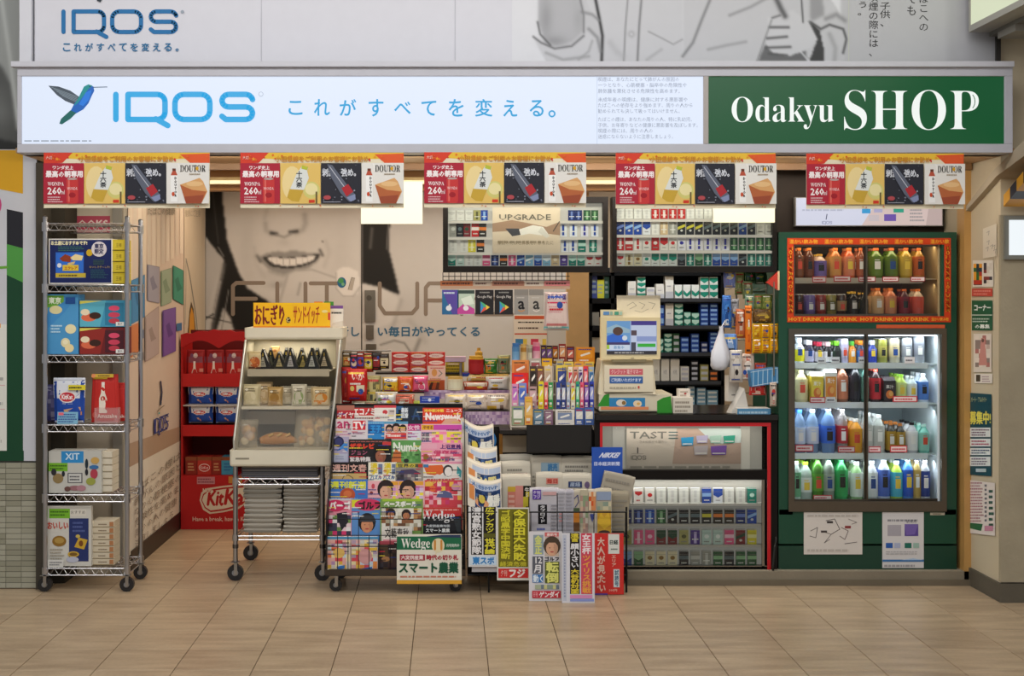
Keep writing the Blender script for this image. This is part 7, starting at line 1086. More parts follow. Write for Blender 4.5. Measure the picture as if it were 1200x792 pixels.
for k, (x0, c, lb_, L) in enumerate(((518, '2f6a9a', 'blue and violet gift card with a white fruit', [('p', [(518, 340), (536, 340), (536, 368), (530, 368)], '5a4aa0'), ('e', 526, 361, 3.4, 3.2, 'e4e8ee'), ('e', 527, 357.4, 1, 1.4, 'e4e8ee'), ('l', 520, 345, 533, 341, 1, 'c8d8e8', 2)]), (536.5, 'b8ccbc', 'pastel green and magenta gift card', [('p', [(536, 362), (544, 355), (556, 362), (556, 368), (536, 368)], 'c04a9a'), ('e', 546, 361, 3.2, 3, 'e8e4ec'), ('r', 537, 344, 556, 340, '3a4a44'), ('p', [(540, 350), (552, 346), (556, 356), (544, 358)], 'd8e4d8')]),
        (557, '221f20', 'black gift card with a coloured arrow, left twin', 'G'), (579.5, '221f20', 'black gift card with a coloured arrow, right twin', 'G'), (602.5, '8f8c88', 'grey gift card with a black lowercase letter', 'a0'), (620, 'a8a29a', 'light grey gift card with a dark lowercase letter', 'a1'))):
    w_ = 19.5 if k < 2 else 21.5 if k < 4 else 17
    if L == 'G': L = [('t', 'Google Play', x0+2, 350, x0+w_-2, 346, 'b8b4b0', .2), ('p', [(x0+6, 367), (x0+6, 353), (x0+10, 360)], '3f8fc8'), ('p', [(x0+6, 353), (x0+17, 360), (x0+10, 360)], '4fae7a'), ('p', [(x0+6, 367), (x0+17, 360), (x0+10, 360)], 'd85a4a'), ('p', [(x0+12.5, 357), (x0+17, 360), (x0+12.5, 363)], 'e8c84a'), ('l', x0+5, 344, x0+17, 341, 1, '8a8884', 2)]
    elif isinstance(L, str): L = [('r', x0, 346, x0+w_, 339, '7f7b76'), ('t', 'a', x0+5, 362, x0+12, 353, '1f1d1d' if L == 'a0' else '3a3836', .9, 2), ('s', [(x0+5, 363.5), (x0+8.5, 365), (x0+12, 363.5)], .9, 'd08a3a' if L == 'a0' else 'e0d8d0'), ('l', x0+3, 350, x0+14, 347, 1, 'b8b4ae', 3)]
    px_item('gift_card', x0, 339.5, x0+w_, 368.5, 7.09, .003, c, L, lb_, 'gift card', 'gift cards hanging under the left display', mats='gloss')
px_item('price_list', 602, 369, 641, 404, MD-.008, .002, 'dbd2c6', [('r', 603, 374, 639, 370, 'c2522c'), ('l', 607, 379, 637, 376, 1, '3a302a', 2), ('l', 607, 386, 637, 382.5, 1, '4a302a', 4), ('r', 603, 392, 641, 390.5, 'c2402c'), ('m', 604, 404, 640, 397, 8, 1, ['c83a5a', '3a7ab0', 'd8c04a', 'dbd2c6'], 3)], 'white price list with red bars below the grey gift cards', 'notice')
SB('bag', 638, 342, 666, 387, 7.09, 'cdb8b4', [('t', 'ミルクの国', .1, .80, .9, .94, '4a3a7a', .012), ('r', .08, .15, .92, .72, 'e0cac4'), ('r', .1, .7, .95, .74, 'c83a5a'), ('l', .15, .45, .85, .65, 3, 'd89aa0', 4), ('r', .1, .12, .9, .18, 'c87a7a'), ('r', .0, .0, 1, .1, '6ab0b0')], 'white and pink sweet bag hanging beside the gift cards', 'sweet bag', None, .04)

# ================================================================ REGISTER
RD2 = 7.16; rx = X(750, RD2); rz = H(485.5)+.0005
reg = thing('cash_register', 'cream cash register with a lit customer screen on the counter', 'cash register', None, (rx, RD2, rz)); LR = lambda x: X(x, RD2)-rx; HR = lambda y: max(0, Z(y, RD2)-rz)
q = G(); q.box(LR(702), 0, 0.004, LR(788), .36, HR(462), 'cdc5ae'); put('drawer', q, 'plastic', reg, bevel=.006)
q = G(); S = lambda x, y, e: (LR(x), -.0005-e, Z(y, RD2)-rz); q.p(S, [(700, 476), (708, 463), (714, 461), (714, 476)], '2f8a2c'); q.p(S, [(770, 470), (777, 466), (786, 464), (788, 486), (770, 486)], '2f8a2c'); q.r(S, 714, 478, 756, 466, '2f7fb4'); q.el(S, 728, 472, 6, 4, 'd8cfc0'); q.el(S, 731, 472, 2.4, 2.4, '8a6a3a'); q.el(S, 747, 473, 5, 4, 'e0cfb0'); q.el(S, 748, 473, 2, 1.6, 'd8a85a'); q.r(S, 704, 480, 760, 476.5, 'd8875a'); q.li(S, 706, 486, 760, 482, 1, 'a89f8a', 3); put('sticker', q, 'gloss', reg)
q = G(); v0, v1 = HR(462), HR(422); q.raw([(LR(701), .02, v0), (LR(769), -.01, v0), (LR(769), .3, v0), (LR(701), .3, v0), (LR(706), .07, v1), (LR(767), .05, v1), (LR(767), .28, v1), (LR(706), .28, v1)], [(0, 1, 5, 4), (1, 2, 6, 5), (2, 3, 7, 6), (3, 0, 4, 7), (4, 5, 6, 7)], 'c9bfa4'); put('printer_body', q, 'plastic', reg, bevel=.006)
q = G(); q.box(LR(708), -.012, HR(459), LR(765), .06, HR(428), 'd3cbb4'); S = lambda x, y, e: (LR(x), -.0125-e, Z(y, RD2)-rz); q.r(S, 714, 439, 753, 432, 'c25a66'); q.r(S, 714, 449, 753, 441, '2f5c9e'); q.t(S, 'クレジット 電子マネー', 716, 438, 751, 433, 'ecd4d4'); q.t(S, 'ご利用いただけます', 716, 447, 751, 443, 'd0dcf0', bold=.2); q.li(S, 714, 456, 752, 452, 1, 'a8a08c', 3); q.r(S, 747, 455, 749, 452, 'b83a30'); put('printer_cover', q, 'plastic', reg)
q = G(); q.box(LR(722), .12, HR(423), LR(752), .2, HR(410), 'b9b094'); q.box(LR(718), .02, HR(424), LR(758), .12, HR(420), 'b9b094'); put('neck', q, 'plastic', reg)
scr = put('screen', G().box(LR(704), .0, HR(421), LR(774), .045, HR(372), 'd6c89e').box(LR(704), .0, HR(372), LR(730), .02, HR(363), 'd9cfaa'), 'plastic', reg)
g = G(); S = lambda x, y, e: (LR(x), -.002-e, Z(y, RD2)-rz); g.r(S, 711, 415, 769.5, 376, '9fb2d8'); g.r(S, 711, 402, 738.5, 376, '6f9fd0'); g.p(S, [(711, 384), (722, 380), (738, 386), (738, 390), (711, 390)], '9ab8c8'); g.p(S, [(711, 394), (718, 391), (730, 393), (738, 402), (738, 404), (711, 404)], '3a6ac8'); g.el(S, 724, 388, 6, 5, '5a4238'); g.el(S, 732, 396, 3, 3, 'd8e0e8'); g.r(S, 711, 405, 738, 401, '48406a'); g.r(S, 711, 410, 738, 404, 'd0dcec'); g.t(S, '募集中', 719, 409, 731, 405, '2f80b8'); g.r(S, 711, 409, 714, 404, 'a8c83a')
g.r(S, 739.5, 381, 769, 376, '4a3f8a'); g.r(S, 739.5, 415, 769, 381, 'c4cfe8'); g.r(S, 739.5, 393, 746, 387, '5a4a50'); g.r(S, 739.5, 411, 745, 401, '4a4a58'); g.r(S, 746, 400, 769, 394, '8f9fcf'); g.r(S, 747, 406.5, 768, 402.5, '3fae3f'); g.r(S, 711, 415, 769.5, 411, '37343a'); g.li(S, 720, 414.4, 762, 411.8, 1, 'b8b4b0', 3); put('display', g, 'screen', reg)
g = G(); g.deco(S, [('r', 707, 369, 714, 365, '5a8ac0'), ('r', 715, 369, 718, 365, '8ab0a0'), ('r', 720, 369, 725, 365, '4a9a80'), ('r', 726, 369, 729, 365, 'a8c8b8'), ('r', 739, 420, 743, 419, '8a8468')]); put('label_strip', g, 'print', reg)
px_item('paper_sheet', 723, 346, 774, 373, 7.18, .002, 'e6dcc0', [('s', [(735, 358), (742, 354), (746, 358), (738, 362)], .5, '9a9078'), ('s', [(749, 354), (756, 357), (752, 362)], .5, '9a9078'), ('s', [(760, 354), (768, 356), (764, 362)], .5, '9a9078'), ('s', [(744, 364), (752, 366), (760, 362)], .5, 'a8a088')], 'cream sheet with faint sketches standing on top of the register screen', 'sheet', lean=-.08, rz=0)
px_item('counter_box', 789, 466, 812, 485.5, 7.14, .10, 'cfc8ba', [('l', 791, 484, 809, 469, 3, '8f8678', 3)], 'pale box with small print at the right of the register', 'box', dz=.001); px_item('counter_box', 795, 456, 809, 466, 7.18, .06, 'd8cfc4', [('e', 803, 461, 1.6, 1.2, 'a83a3a'), ('l', 797, 465, 806, 457, 2, 'a89a8c', 3)], 'tiny white box on top of the pale box', 'box')
q = G(); q.raw([(-.06, 0, 0), (.06, 0, 0), (.075, .16, 0), (-.05, .16, 0), (-.06, 0, .03), (.06, 0, .02), (.07, .16, .055), (-.045, .16, .06)], [(0, 1, 5, 4), (1, 2, 6, 5), (2, 3, 7, 6), (3, 0, 4, 7), (4, 5, 6, 7)], '1d2024'); S = lambda u, v, e: (-.045+u*.1, .03+v*.1, .031+v*.025+e); q.r(S, .1, .1, .8, .8, '3a4048'); thing('card_reader', 'black card reader resting behind the pale box near the register', 'card reader', q, (X(787, 7.3), 7.27, rz+.0), 'plastic')
# ================================================================ HANGING SNACK RACK
HD = 7.24; sr = thing('snack_rack', 'thin wire rack of hanging snacks between the register and drinks cabinet', 'rack', None, (X(885, HD), HD-.02, rz)); o3 = X(885, HD)
q = G(); 
for x in (862, 897): q.tube([(X(x, HD)-o3, 0, 0), (X(x, HD)-o3, 0, Z(322, HD)-rz)], .005, 8, '8a8478')
q.tube([(X(907, 7.05)-o3, -.17, Z(440, 7.05)-rz), (X(907, 7.05)-o3, -.17, Z(330, 7.05)-rz)], .004, 8, '9a9484'); q.tube([(X(907, 7.05)-o3, -.17, Z(345, 7.05)-rz), (X(897, HD)-o3, 0, Z(345, HD)-rz)], .003, 6, '9a9484'); q.tube([(X(907, 7.05)-o3, -.17, Z(430, 7.05)-rz), (X(897, HD)-o3, 0, Z(430, HD)-rz)], .003, 6, '9a9484')
for y in (322, 342, 368, 398, 430, 460): q.tube([(X(862, HD)-o3, 0, Z(y, HD)-rz), (X(897, HD)-o3, 0, Z(y, HD)-rz)], .004, 6, '9a9484')
put('wire_frame', q, 'metal', sr); q = G()
for x in range(850, 900, 10):
    for y in (340, 366, 378): q.tube([(X(x, HD)-o3, .0, Z(y, HD)-rz), (X(x, HD)-o3, -.15, Z(y, HD)-rz+.01)], .002, 4, 'a8a294')
o = put('hook', q, 'metal', sr); o['kind'] = 'stuff'
hang = [(848, 317, 862, 337, 7.14, '7a8ac8', ['d8dce8', '3a5ac0', '8a5aa0'], 'blue and white pouch at the top left of the snack rack'), (861, 318, 872, 345, 7.2, '8a9a5a', ['b8b87a', '5a6a3a', 'c8c8a0'], 'pale green strip of packets at the top of the snack rack'),
 (872, 317, 884, 332, 7.2, '1f4a24', ['2f6a30', '163a1c', '8ab06a'], 'dark green packet at the top middle of the snack rack'), (884, 317, 898, 333, 7.2, '1c4020', ['2f6a30', '143018', '5a8a4a'], 'darker green packet beside the red flag tag'),
 (870, 330, 882, 350, 7.16, '6a7a50', ['a8b080', '4a5a34', 'c8c8a8'], 'mossy green packet under the pale strip on the snack rack'), (873, 345, 884, 364, 7.14, '6a8a78', ['8a9a60', 'c8c890', '4a5a4a'], 'grey green pouch, left of three in the upper snack row'), (883, 345, 894, 364, 7.16, '7a8a4a', ['a8a860', 'c8c080', '4a5230'], 'olive pouch, middle of three in the upper snack row'), (893, 345, 905, 364, 7.14, '76843e', ['a8a860', 'c8c080', '4a5230'], 'olive pouch, right of three in the upper snack row'),
 (846, 346, 857, 384, 7.12, '2f6ab8', ['4a8ad8', '1f4a90', 'c8d8e8'], 'long bright blue pouch hanging at the left of the snack rack'), (856, 350, 866, 386, 7.16, '9a9aa0', ['c8c8cc', '6a6a70', '3a5a9a'], 'silver striped pouch next to the long blue one'), (862, 362, 874, 396, 7.12, 'b8643a', ['d8906a', 'c8b8a8', '8a3a24'], 'rusty orange pouch in the middle of the snack rack'),
 (873, 358, 881, 416, 7.1, 'dd7416', ['e8902a', 'c85a10', 'e8b85a'], 'tall narrow orange pouch beside the yellow packets'), (882, 362, 904, 378, 7.12, '7a5a30', ['a88a4a', '4a3a20', 'c89a3a'], 'brown and white tagged packet above the yellow packets'),
 (884, 425, 898, 452, 7.12, 'b84a34', ['d8b8a8', 'c83a2a', 'e8d8cc'], 'red and white crumpled packet above the blue tray'), (868, 414, 884, 446, 7.1, 'c0a898', ['d8ccc0', 'c8705a', 'e8e0d8'], 'pale pink crumpled packet low on the snack rack'), (846, 391, 864, 430, 7.12, '4a78b8', ['8aa8d0', '2f5aa0', 'c8d4e4'], 'blue see-through packet behind the white carrier bag'), (855, 410, 870, 448, 7.09, 'c4beb6', ['d8d4cc', 'e4dcd0', 'a8a098'], 'bundle of white sachets low on the snack rack'),
 (878, 442, 897, 463, 7.08, 'c0302a', ['d85a4a', 'a82420', 'e0b8a8'], 'bright red packet under the blue tray'), (902, 448, 910, 476, 7.03, 'b8a89a', ['c8403a', 'd8d0c4', '8a8a84'], 'grey and red packet at the lower right of the snack rack')]
for k, (x0, y0, x1, y1, D, c, pal, lb_) in enumerate(hang): SB('bag', x0, y0, x1, y1, D, c, [('m', .08, .1, .92, .9, 3, 5, pal+[None], k), ('e', .5, .6, .25, .12, pal[0])], lb_, 'snack packet', None, .025, name='snack_packet')
for j in range(2):
    for i in range(3): SB('bag', 881.5+i*10, 379+j*17, 892+i*10, 397+j*17, 7.08-.005*i, 'd9a80e', [('e', .5, .55, .3, .25, 'c8801a'), ('t', 'ポテト', .15, .75, .85, .92, 'a83a1a', .01), ('l', .2, .15, .8, .4, 2, 'b04a1a', i), ('r', 0, 0, 1, .06, 'e8c040')], f'yellow crisp packet, {["left", "middle", "right"][i]} of the {["upper", "lower"][j]} yellow three', 'snack packet', 'yellow crisp packets on the snack rack', .03, name='snack_packet')
Rb = random.Random(4); prof = [(.006, .0), (.03, .004), (.046, .025), (.05, .06), (.044, .10), (.03, .14), (.018, .18), (.010, .215), (.012, .23)]; q = G(); v = []; nb = 18
for r_, z in prof: v += [((r_*(1+.14*math.sin(5*a_*2*PI/nb+z*30)+Rb.uniform(-.06, .06)))*math.cos(a_*2*PI/nb)+.05*z, (r_*.8*(1+.1*math.sin(4*a_*2*PI/nb)))*math.sin(a_*2*PI/nb), z) for a_ in range(nb)]
q.raw(v, [(i*nb+k, i*nb+(k+1) % nb, (i+1)*nb+(k+1) % nb, (i+1)*nb+k) for i in range(len(prof)-1) for k in range(nb)]+[tuple(range(nb))], 'ccd0da'); q.tube([(.01, 0, .225), (.03, 0, .26), (.035, .02, .225)], .003, 6, 'd8dce4')
thing('carrier_bag', 'white carrier bag hanging at the left side of the snack rack', 'carrier bag', q, (X(843, 7.1), 7.1, Z(434, 7.1)), 'plastic', smooth=True)
q = G(); q.raw([(-.05, 0, .0), (.045, 0, 0), (.02, 0, .13), (0, .03, .14), (-.06, .075, 0), (.05, .075, 0)], [(0, 1, 2, 3), (0, 3, 4), (1, 5, 3, 2), (4, 3, 5)], 'c4c2bc'); thing('carrier_bag', 'slumped white carrier bag standing on the counter under the snacks', 'carrier bag', q, (X(868, 7.1), 7.1, rz), 'plastic')
px_item('blank_box', 853, 440, 867, 470, 7.15, .04, 'cbc6bc', [('l', 857, 464, 862, 461, 1, '5a5a58', 2)], 'tall plain whitish box hanging below the sachets', 'box', rz=.3)
q = G(); q.box(-.075, 0, 0, .075, .05, .085, '3f7fb0'); S = flat(-.075, 0, .075, .085)
for k in range(6): q.st(S, [(.05+k*.17, .05), (.12+k*.17, .95)], .025, 'a8c8dc')
q.st(S, [(.02, .05), (.98, .12)], .03, 'c8dce8'); q.st(S, [(.02, .9), (.98, .95)], .03, 'c8dce8'); thing('wire_tray', 'small light blue wire tray of packets clipped to the snack rack', 'tray', q, (X(897, 7.06), 7.05, Z(451, 7.06)), 'plastic', rot=(0, -.12, .1))
px_item('folded_cloth', 864, 479, 903, 487, 7.06, .12, '4f86ac', [('l', 866, 486, 900, 481, 1, 'a8c4d4', 2)], 'light blue folded packet lying on the counter under the snacks', 'packet', dz=.002)
q = G(); q.raw([(-.03, 0, .04), (.025, -.01, .0), (.028, -.01, .1), (-.03, .03, .04), (.03, .03, 0), (.03, .03, .1)], [(0, 1, 2), (5, 4, 3), (0, 3, 4, 1), (1, 4, 5, 2), (2, 5, 3, 0)], 'b8301e'); q.box(.025, -.012, 0, .034, .03, .1, 'd8c09a'); thing('red_tag', 'red pointed tag holder fixed beside the drinks cabinet', 'tag', q, (X(906, 7.04), 7.055, Z(340, 7.04)), 'plastic')
# ================================================================ DRINKS CABINET
FD = 7.05; fx = X(1017, FD); LF = lambda x, D=FD: X(x, D)-fx; fz = .072; HF = lambda y, D=FD: Z(y, D)-fz
fr_ = thing('drinks_cabinet', 'tall dark green drinks cabinet with a heated top and a chilled bottom', 'drinks cabinet', None, (fx, FD, fz))
DG = '0d4430'; xl, xr = LF(912.5), LF(1121); dp = .60
for (a, b, nm) in ((xl, LF(929), 'side_panel'), (LF(1103.5), xr, 'side_panel')): put(nm, G().box(a, 0, HF(603), b, dp, HF(272), DG), 'green', fr_)
for (y0, y1, nm) in ((272, 283, 'top_rail'), (374, 388, 'middle_rail')): put(nm, G().box(LF(929), 0, HF(y1), LF(1103.5), dp, HF(y0), DG), 'green', fr_)
q = G(); q.box(xl, 0, 0, xr, dp, HF(639.5), '0b3a2a'); put('kick_panel', q, 'green', fr_); q = G(); q.box(xl, 0, HF(637.5), xr, dp, HF(597), DG); put('lower_panel', q, 'green', fr_, bevel=.003)
q = G(); q.box(LF(929), dp-.02, HF(600), LF(1103), dp, HF(380), 'c0cfd6'); q.box(LF(929), dp-.02, HF(380), LF(1103), dp, HF(280), '6a4a30')
put('back_panel', q, 'plastic', fr_)
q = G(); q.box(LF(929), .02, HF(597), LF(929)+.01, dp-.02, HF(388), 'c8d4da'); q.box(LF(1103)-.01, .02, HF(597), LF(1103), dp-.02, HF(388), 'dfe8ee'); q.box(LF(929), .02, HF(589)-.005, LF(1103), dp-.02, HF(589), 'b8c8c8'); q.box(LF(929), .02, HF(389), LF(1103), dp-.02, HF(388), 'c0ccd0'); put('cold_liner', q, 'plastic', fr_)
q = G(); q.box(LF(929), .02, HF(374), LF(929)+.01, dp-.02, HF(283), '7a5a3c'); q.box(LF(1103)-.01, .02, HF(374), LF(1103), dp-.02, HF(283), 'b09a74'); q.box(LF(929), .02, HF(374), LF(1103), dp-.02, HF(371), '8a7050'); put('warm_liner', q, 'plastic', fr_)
# warm compartment surround with lettering
q = G(); OR = 'cc3f16'
for (a, b, c, d) in ((922.5, 279, 1114, 286.5), (922.5, 370.5, 1114, 377.5), (922.5, 286.5, 930, 370.5), (1106.5, 286.5, 1114, 370.5)): q.box(LF(a), -.003, HF(d), LF(c), .001, HF(b), OR)
S = lambda x, y, e: (LF(x), -.0032-e, HF(y)); OY = 'e8a22e'
for k in range(5): q.t(S, '温かい飲み物', 925+k*41, 285.5, 925+k*41+(33 if k < 4 else 23), 280.5, OY, bold=.35) if k < 4 else q.t(S, '温かい飲', 1090, 285.5, 1112, 280.5, OY, bold=.35)
for k in range(4): q.t(S, 'HOT DRINK', 924+k*42, 376, 924+k*42+38, 372, OY, bold=.5)
q.t(S, '温かい飲み物', 1091, 376, 1111, 372, OY, bold=.2)
def vt(txt, xm, ytop, ybot, cw=True):
    v, f = glyphs(txt); e = q.up()
    for dd in (-.25, .25):
        if cw: q.raw([S(xm+2.2-b*4.4+dd, ytop+a*(ybot-ytop), e) for a, b in v.tolist()], f, OY)
        else: q.raw([S(xm-2.2+b*4.4+dd, ybot-a*(ybot-ytop), e) for a, b in v.tolist()], f, OY)
for (a, b) in ((289, 303), (305, 328), (330, 342), (344, 366)): vt('HOT' if b-a < 16 else 'DRINK', 926.2, a, b, False); vt('HOT' if b-a < 16 else 'DRINK', 1110.2, a, b)
put('hot_drink_border', q, 'print', fr_)
put('orange_strip', G().box(LF(1027), -.004, HF(384.5), LF(1107), .0, HF(380.5), 'cf5a34'), 'print', fr_)
MG = '6f665a'
def door(nm, x0, y0, x1, y1, t_, yoff, glassm='glass', handle=None):
    d = put(nm, None, None, fr_, (0, yoff, 0)); q = G(); a, b, c, e = LF(x0), HF(y1), LF(x1), HF(y0); tt = t_*M_(FD)
    q.box(a, 0, b, a+tt, .012, e, MG); q.box(c-tt, 0, b, c, .012, e, MG); q.box(a+tt, 0, b, c-tt, .012, b+tt*1.3, MG); q.box(a+tt, 0, e-tt, c-tt, .012, e, MG); put('door_frame', q, 'metal', d)
    q = G(); q.raw([(a+tt, .006, b+tt), (c-tt, .006, b+tt), (c-tt, .006, e-tt), (a+tt, .006, e-tt)], [(0, 1, 2, 3)], 'ffffff'); put('pane', q, glassm, d)
    if handle: put('handle', G().box(LF(handle[0]), -.012, HF(handle[3]), LF(handle[2]), 0, HF(handle[1]), '9a958c'), 'metal', d)
    return d
door('warm_door', 930, 286.5, 1017, 370.5, 2, .006); door('warm_door', 1014, 286.5, 1106.5, 370.5, 2.2, .022)
q = G(); tt = .001
for (a, b, c, d) in ((923.5, 385, 1108.5, 391), (923.5, 587, 1108.5, 599), (923.5, 391, 930, 587), (1102.5, 391, 1108.5, 587)): q.box(LF(a), -.012, HF(d), LF(c), .004, HF(b), '787064')
put('door_surround', q, 'metal', fr_); door('cold_door', 930, 390, 1018, 588, 2, .008); door('cold_door', 1014.5, 390, 1103, 588, 2.2, .024)
q = G(); q.box(LF(1090), -.002, HF(603.5), LF(1107), .0, HF(600.5), 'b8b09c'); S = lambda x, y, e: (LF(x), -.0025-e, HF(y)); q.li(S, 1093, 603, 1105, 601, 1, '6a6454', 3); put('maker_plate', q, 'print', fr_)
# shelves
SHW = (428, 474.5, 534.5); q = None
for y in SHW: q = G(); q.box(LF(930.5), .04, HF(y), LF(1102), .50, HF(y)+.006, 'd0dadc'); q.box(LF(930.5), .034, HF(y+4.2), LF(1090), .042, HF(y-2.6), 'e2eaee'); put('shelf', q, 'plastic', fr_)
q = G(); q.box(LF(930.5), .04, HF(327.5), LF(1102), .5, HF(327.5)+.005, 'b8a88c'); q.box(LF(930.5), .034, HF(332), LF(1084), .042, HF(325.5), 'b9ad9a'); put('shelf', q, 'plastic', fr_)
q = G(); q.box(LF(1092, 7.2), .16, HF(586, 7.2), LF(1100, 7.2), .20, HF(432, 7.2), 'f4fbff'); put('light_tube', q, 'lamp', fr_)
q = G(); q.box(LF(932), .05, HF(394), LF(1098), .07, HF(391.5), 'e8f4ff'); put('light_tube', q, 'lamp', fr_)
area('cold_light', (X(1095, 7.2), 7.13, 1.2), (0, math.radians(90), math.radians(15)), .85, .05, 3.4, (.86, .94, 1))
area('cold_light', (X(1015, 7.1), 7.10, Z(393, 7.1)), (math.radians(20), 0, 0), .75, .04, 2.0, (.88, .95, 1))
for y_ in (434, 481, 541): area('cold_shelf_light', (X(1012, 7.1), 7.12, Z(y_, 7.1)), (math.radians(25), 0, 0), .75, .02, .8, (.88, .95, 1))
area('warm_light', (X(1015, 7.1), 7.12, Z(288, 7.1)), (math.radians(15), 0, 0), .75, .03, .75, (1, .78, .5)); area('warm_light', (X(1015, 7.1), 7.12, Z(333, 7.1)), (math.radians(15), 0, 0), .75, .02, .35, (1, .8, .55))
_bm = {}
def bottle(kind, x, wpx, hpx, ybase, D, body, lab, cap, label, grp, rows=1, cat='drink', base_z=None, deco=(), brow=.078):
    m_ = M_(D); r = wpx/2*m_; h = hpx*m_; key = (kind, round(r, 4), round(h, 4), body, lab, cap)
    if key not in _bm:
        g = G(); gl_ = None; gc = None
        if kind in ('pet', 'petc', 'water'):
            g.lathe([(r*.8, 0), (r, h*.03), (r*.97, h*.12), (r, h*.2), (r*.96, h*.4), (r, h*.58), (r*.97, h*.66), (r*.84, h*.75), (r*.55, h*.84), (r*.38, h*.89), (r*.36, h*.93)], 16, body)
            gc = G().lathe([(r*.42, h*.915), (r*.42, h), (r*.3, h)], 12, cap)
            lo, hi = (.22, .60) if kind != 'petc' else (.1, .72)
            gl_ = G().lathe([(r*1.015, h*lo), (r*1.02, h*(lo+hi)/2), (r*1.015, h*hi)], 16, lab)
        elif kind == 'can': g.lathe([(r*.8, 0), (r, h*.05), (r, h*.9), (r*.84, h*.97), (r*.84, h), (r*.78, h*.985)], 16, [body, body, body, 'b8b8b8', 'c8c8c8']); gl_ = G().lathe([(r*1.01, h*.25), (r*1.01, h*.7)], 16, lab)
        elif kind == 'carton': g.box(-r, -r, 0, r, r, h*.86, body); g.raw([(-r, -r, h*.86), (r, -r, h*.86), (r, r, h*.86), (-r, r, h*.86), (-r, 0, h), (r, 0, h)], [(0, 1, 5, 4), (2, 3, 4, 5), (1, 2, 5), (3, 0, 4)], cap); gl_ = G(); gl_.box(-r*.9, -r*1.02, h*.1, r*.9, -r, h*.75, lab); S = flat(-r*.9, h*.1, r*.9, h*.75, -r*1.02); gl_.deco(S, [('e', .5, .35, .35, .25, 'd87a3a'), ('t', '果汁', .15, .7, .85, .92, 'f4f0e8', .003), ('e', .6, .4, .2, .15, 'e0a85a')])
        elif kind == 'mini': g.lathe([(r*.9, 0), (r, h*.05), (r, h*.6), (r*.5, h*.78), (r*.5, h*.82)], 14, body); gc = G().lathe([(r*.58, h*.8), (r*.58, h), (r*.5, h)], 12, cap); gl_ = G().lathe([(r*1.02, h*.08), (r*1.02, h*.55)], 14, lab)
        if gl_ and kind != 'carton':
            Sc = lambda u, v, e: ((r*1.02+e)*math.sin((u-.5)*2), -(r*1.02+e)*math.cos((u-.5)*2), v*h); R = random.Random(str(key)); lo, hi = (.22, .6) if kind in ('pet', 'water') else (.25, .68)
            ac = R.choice(['e8e4e0', 'd8503a', '2a4a8a', 'e8c84a', '2a2a2a', 'f0f0ec']); gl_.sub = 3; gl_.r(Sc, .3, lo+.06, .7, hi-.12, ac); gl_.li(Sc, .3, hi-.1, .7, hi-.04, 1, ac, 3)
        mb = g.mesh('drink_bottle'); mb.polygons.foreach_set('use_smooth', [kind != 'carton']*len(mb.polygons)); mb.materials.append(MAT['liquid' if kind == 'pet' else 'clearliq' if kind == 'water' else 'gloss'])
        ml = gl_.mesh('label') if gl_ else None; mc = gc.mesh('cap') if gc else None
        for q in (ml, mc):
            if q: q.materials.append(MAT['gloss'])
        _bm[key] = (mb, ml, mc)
    mb, ml, mc = _bm[key]; nm = {'pet': 'drink_bottle', 'petc': 'drink_bottle', 'water': 'water_bottle', 'can': 'drink_can', 'carton': 'drink_carton', 'mini': 'drink_bottle'}[kind]
    for k in range(rows):
        y = D+r+.004+k*max(brow, 2*r+.006); o = put(nm, mb, None, None, (X(x, D)*1.0, y, (Z(ybase, D) if base_z is None else base_z)+.0008))
        tag(o, label if k == 0 else f'{label}, {["","second","third","fourth"][k]} back', cat, grp)
        if ml: put('print_label', ml, None, o)
        if mc: put('cap', mc, None, o)
B = FD+.055
A_ = 'bottles and cans on the top cold shelf'; zA, zB_, zC, zD = [fz+HF(y)+.006 for y in SHW]+[fz+HF(589)]
rowA = [('mini', 938, 13, 30, 'c8ccd0', 'dcd42a', 'e4e8ee', 'white capped bottle with a yellow label'), ('mini', 950, 12, 27, '2a2438', 'b4b0cc', 'e8e8ee', 'dark bottle with a lilac label'), ('mini', 961.5, 11, 25, '1f1820', 'c8c4cc', 'c8304a', 'small dark bottle with a red cap'), ('mini', 972, 10.5, 25, '1f1a20', 'd0ccd0', 'e8c0c8', 'small dark bottle with a pale pink cap'), ('mini', 982, 11, 26, '14201a', '24362a', '7ad03a', 'small black bottle with a lime cap'), ('can', 991, 10, 29, 'a8a0c0', 'b8b4cc', '', 'lilac slim can'), ('mini', 1000, 9.5, 26, 'c87a1e', 'd8902a', '4a9a3a', 'orange drink with a green cap'), ('mini', 1010, 9.5, 27, '2a3a5a', '2f6ab8', 'd87a2a', 'blue labelled bottle with an orange cap'),
 ('mini', 1024, 11, 27, '3a4a9a', '2f3fa0', 'c8ccd8', 'royal blue small bottle'), ('can', 1036, 11, 29, '8a8a3a', 'a0984a', '', 'olive slim can'), ('can', 1050, 13, 30, 'b0a894', 'c8b890', '', 'tan and white can'), ('can', 1065, 13, 30, 'a8acb4', '8a8e98', '', 'pale grey can with dark print'), ('can', 1079, 13, 33, '9a9ea8', '8a8e9a', '', 'tall silver can')]
for i, (k, x, w_, h_, b, l, c, nm) in enumerate(rowA): bottle(k, x, w_, h_, 0, B, b, l, c, nm+' on the top cold shelf', A_, 2, base_z=zA)
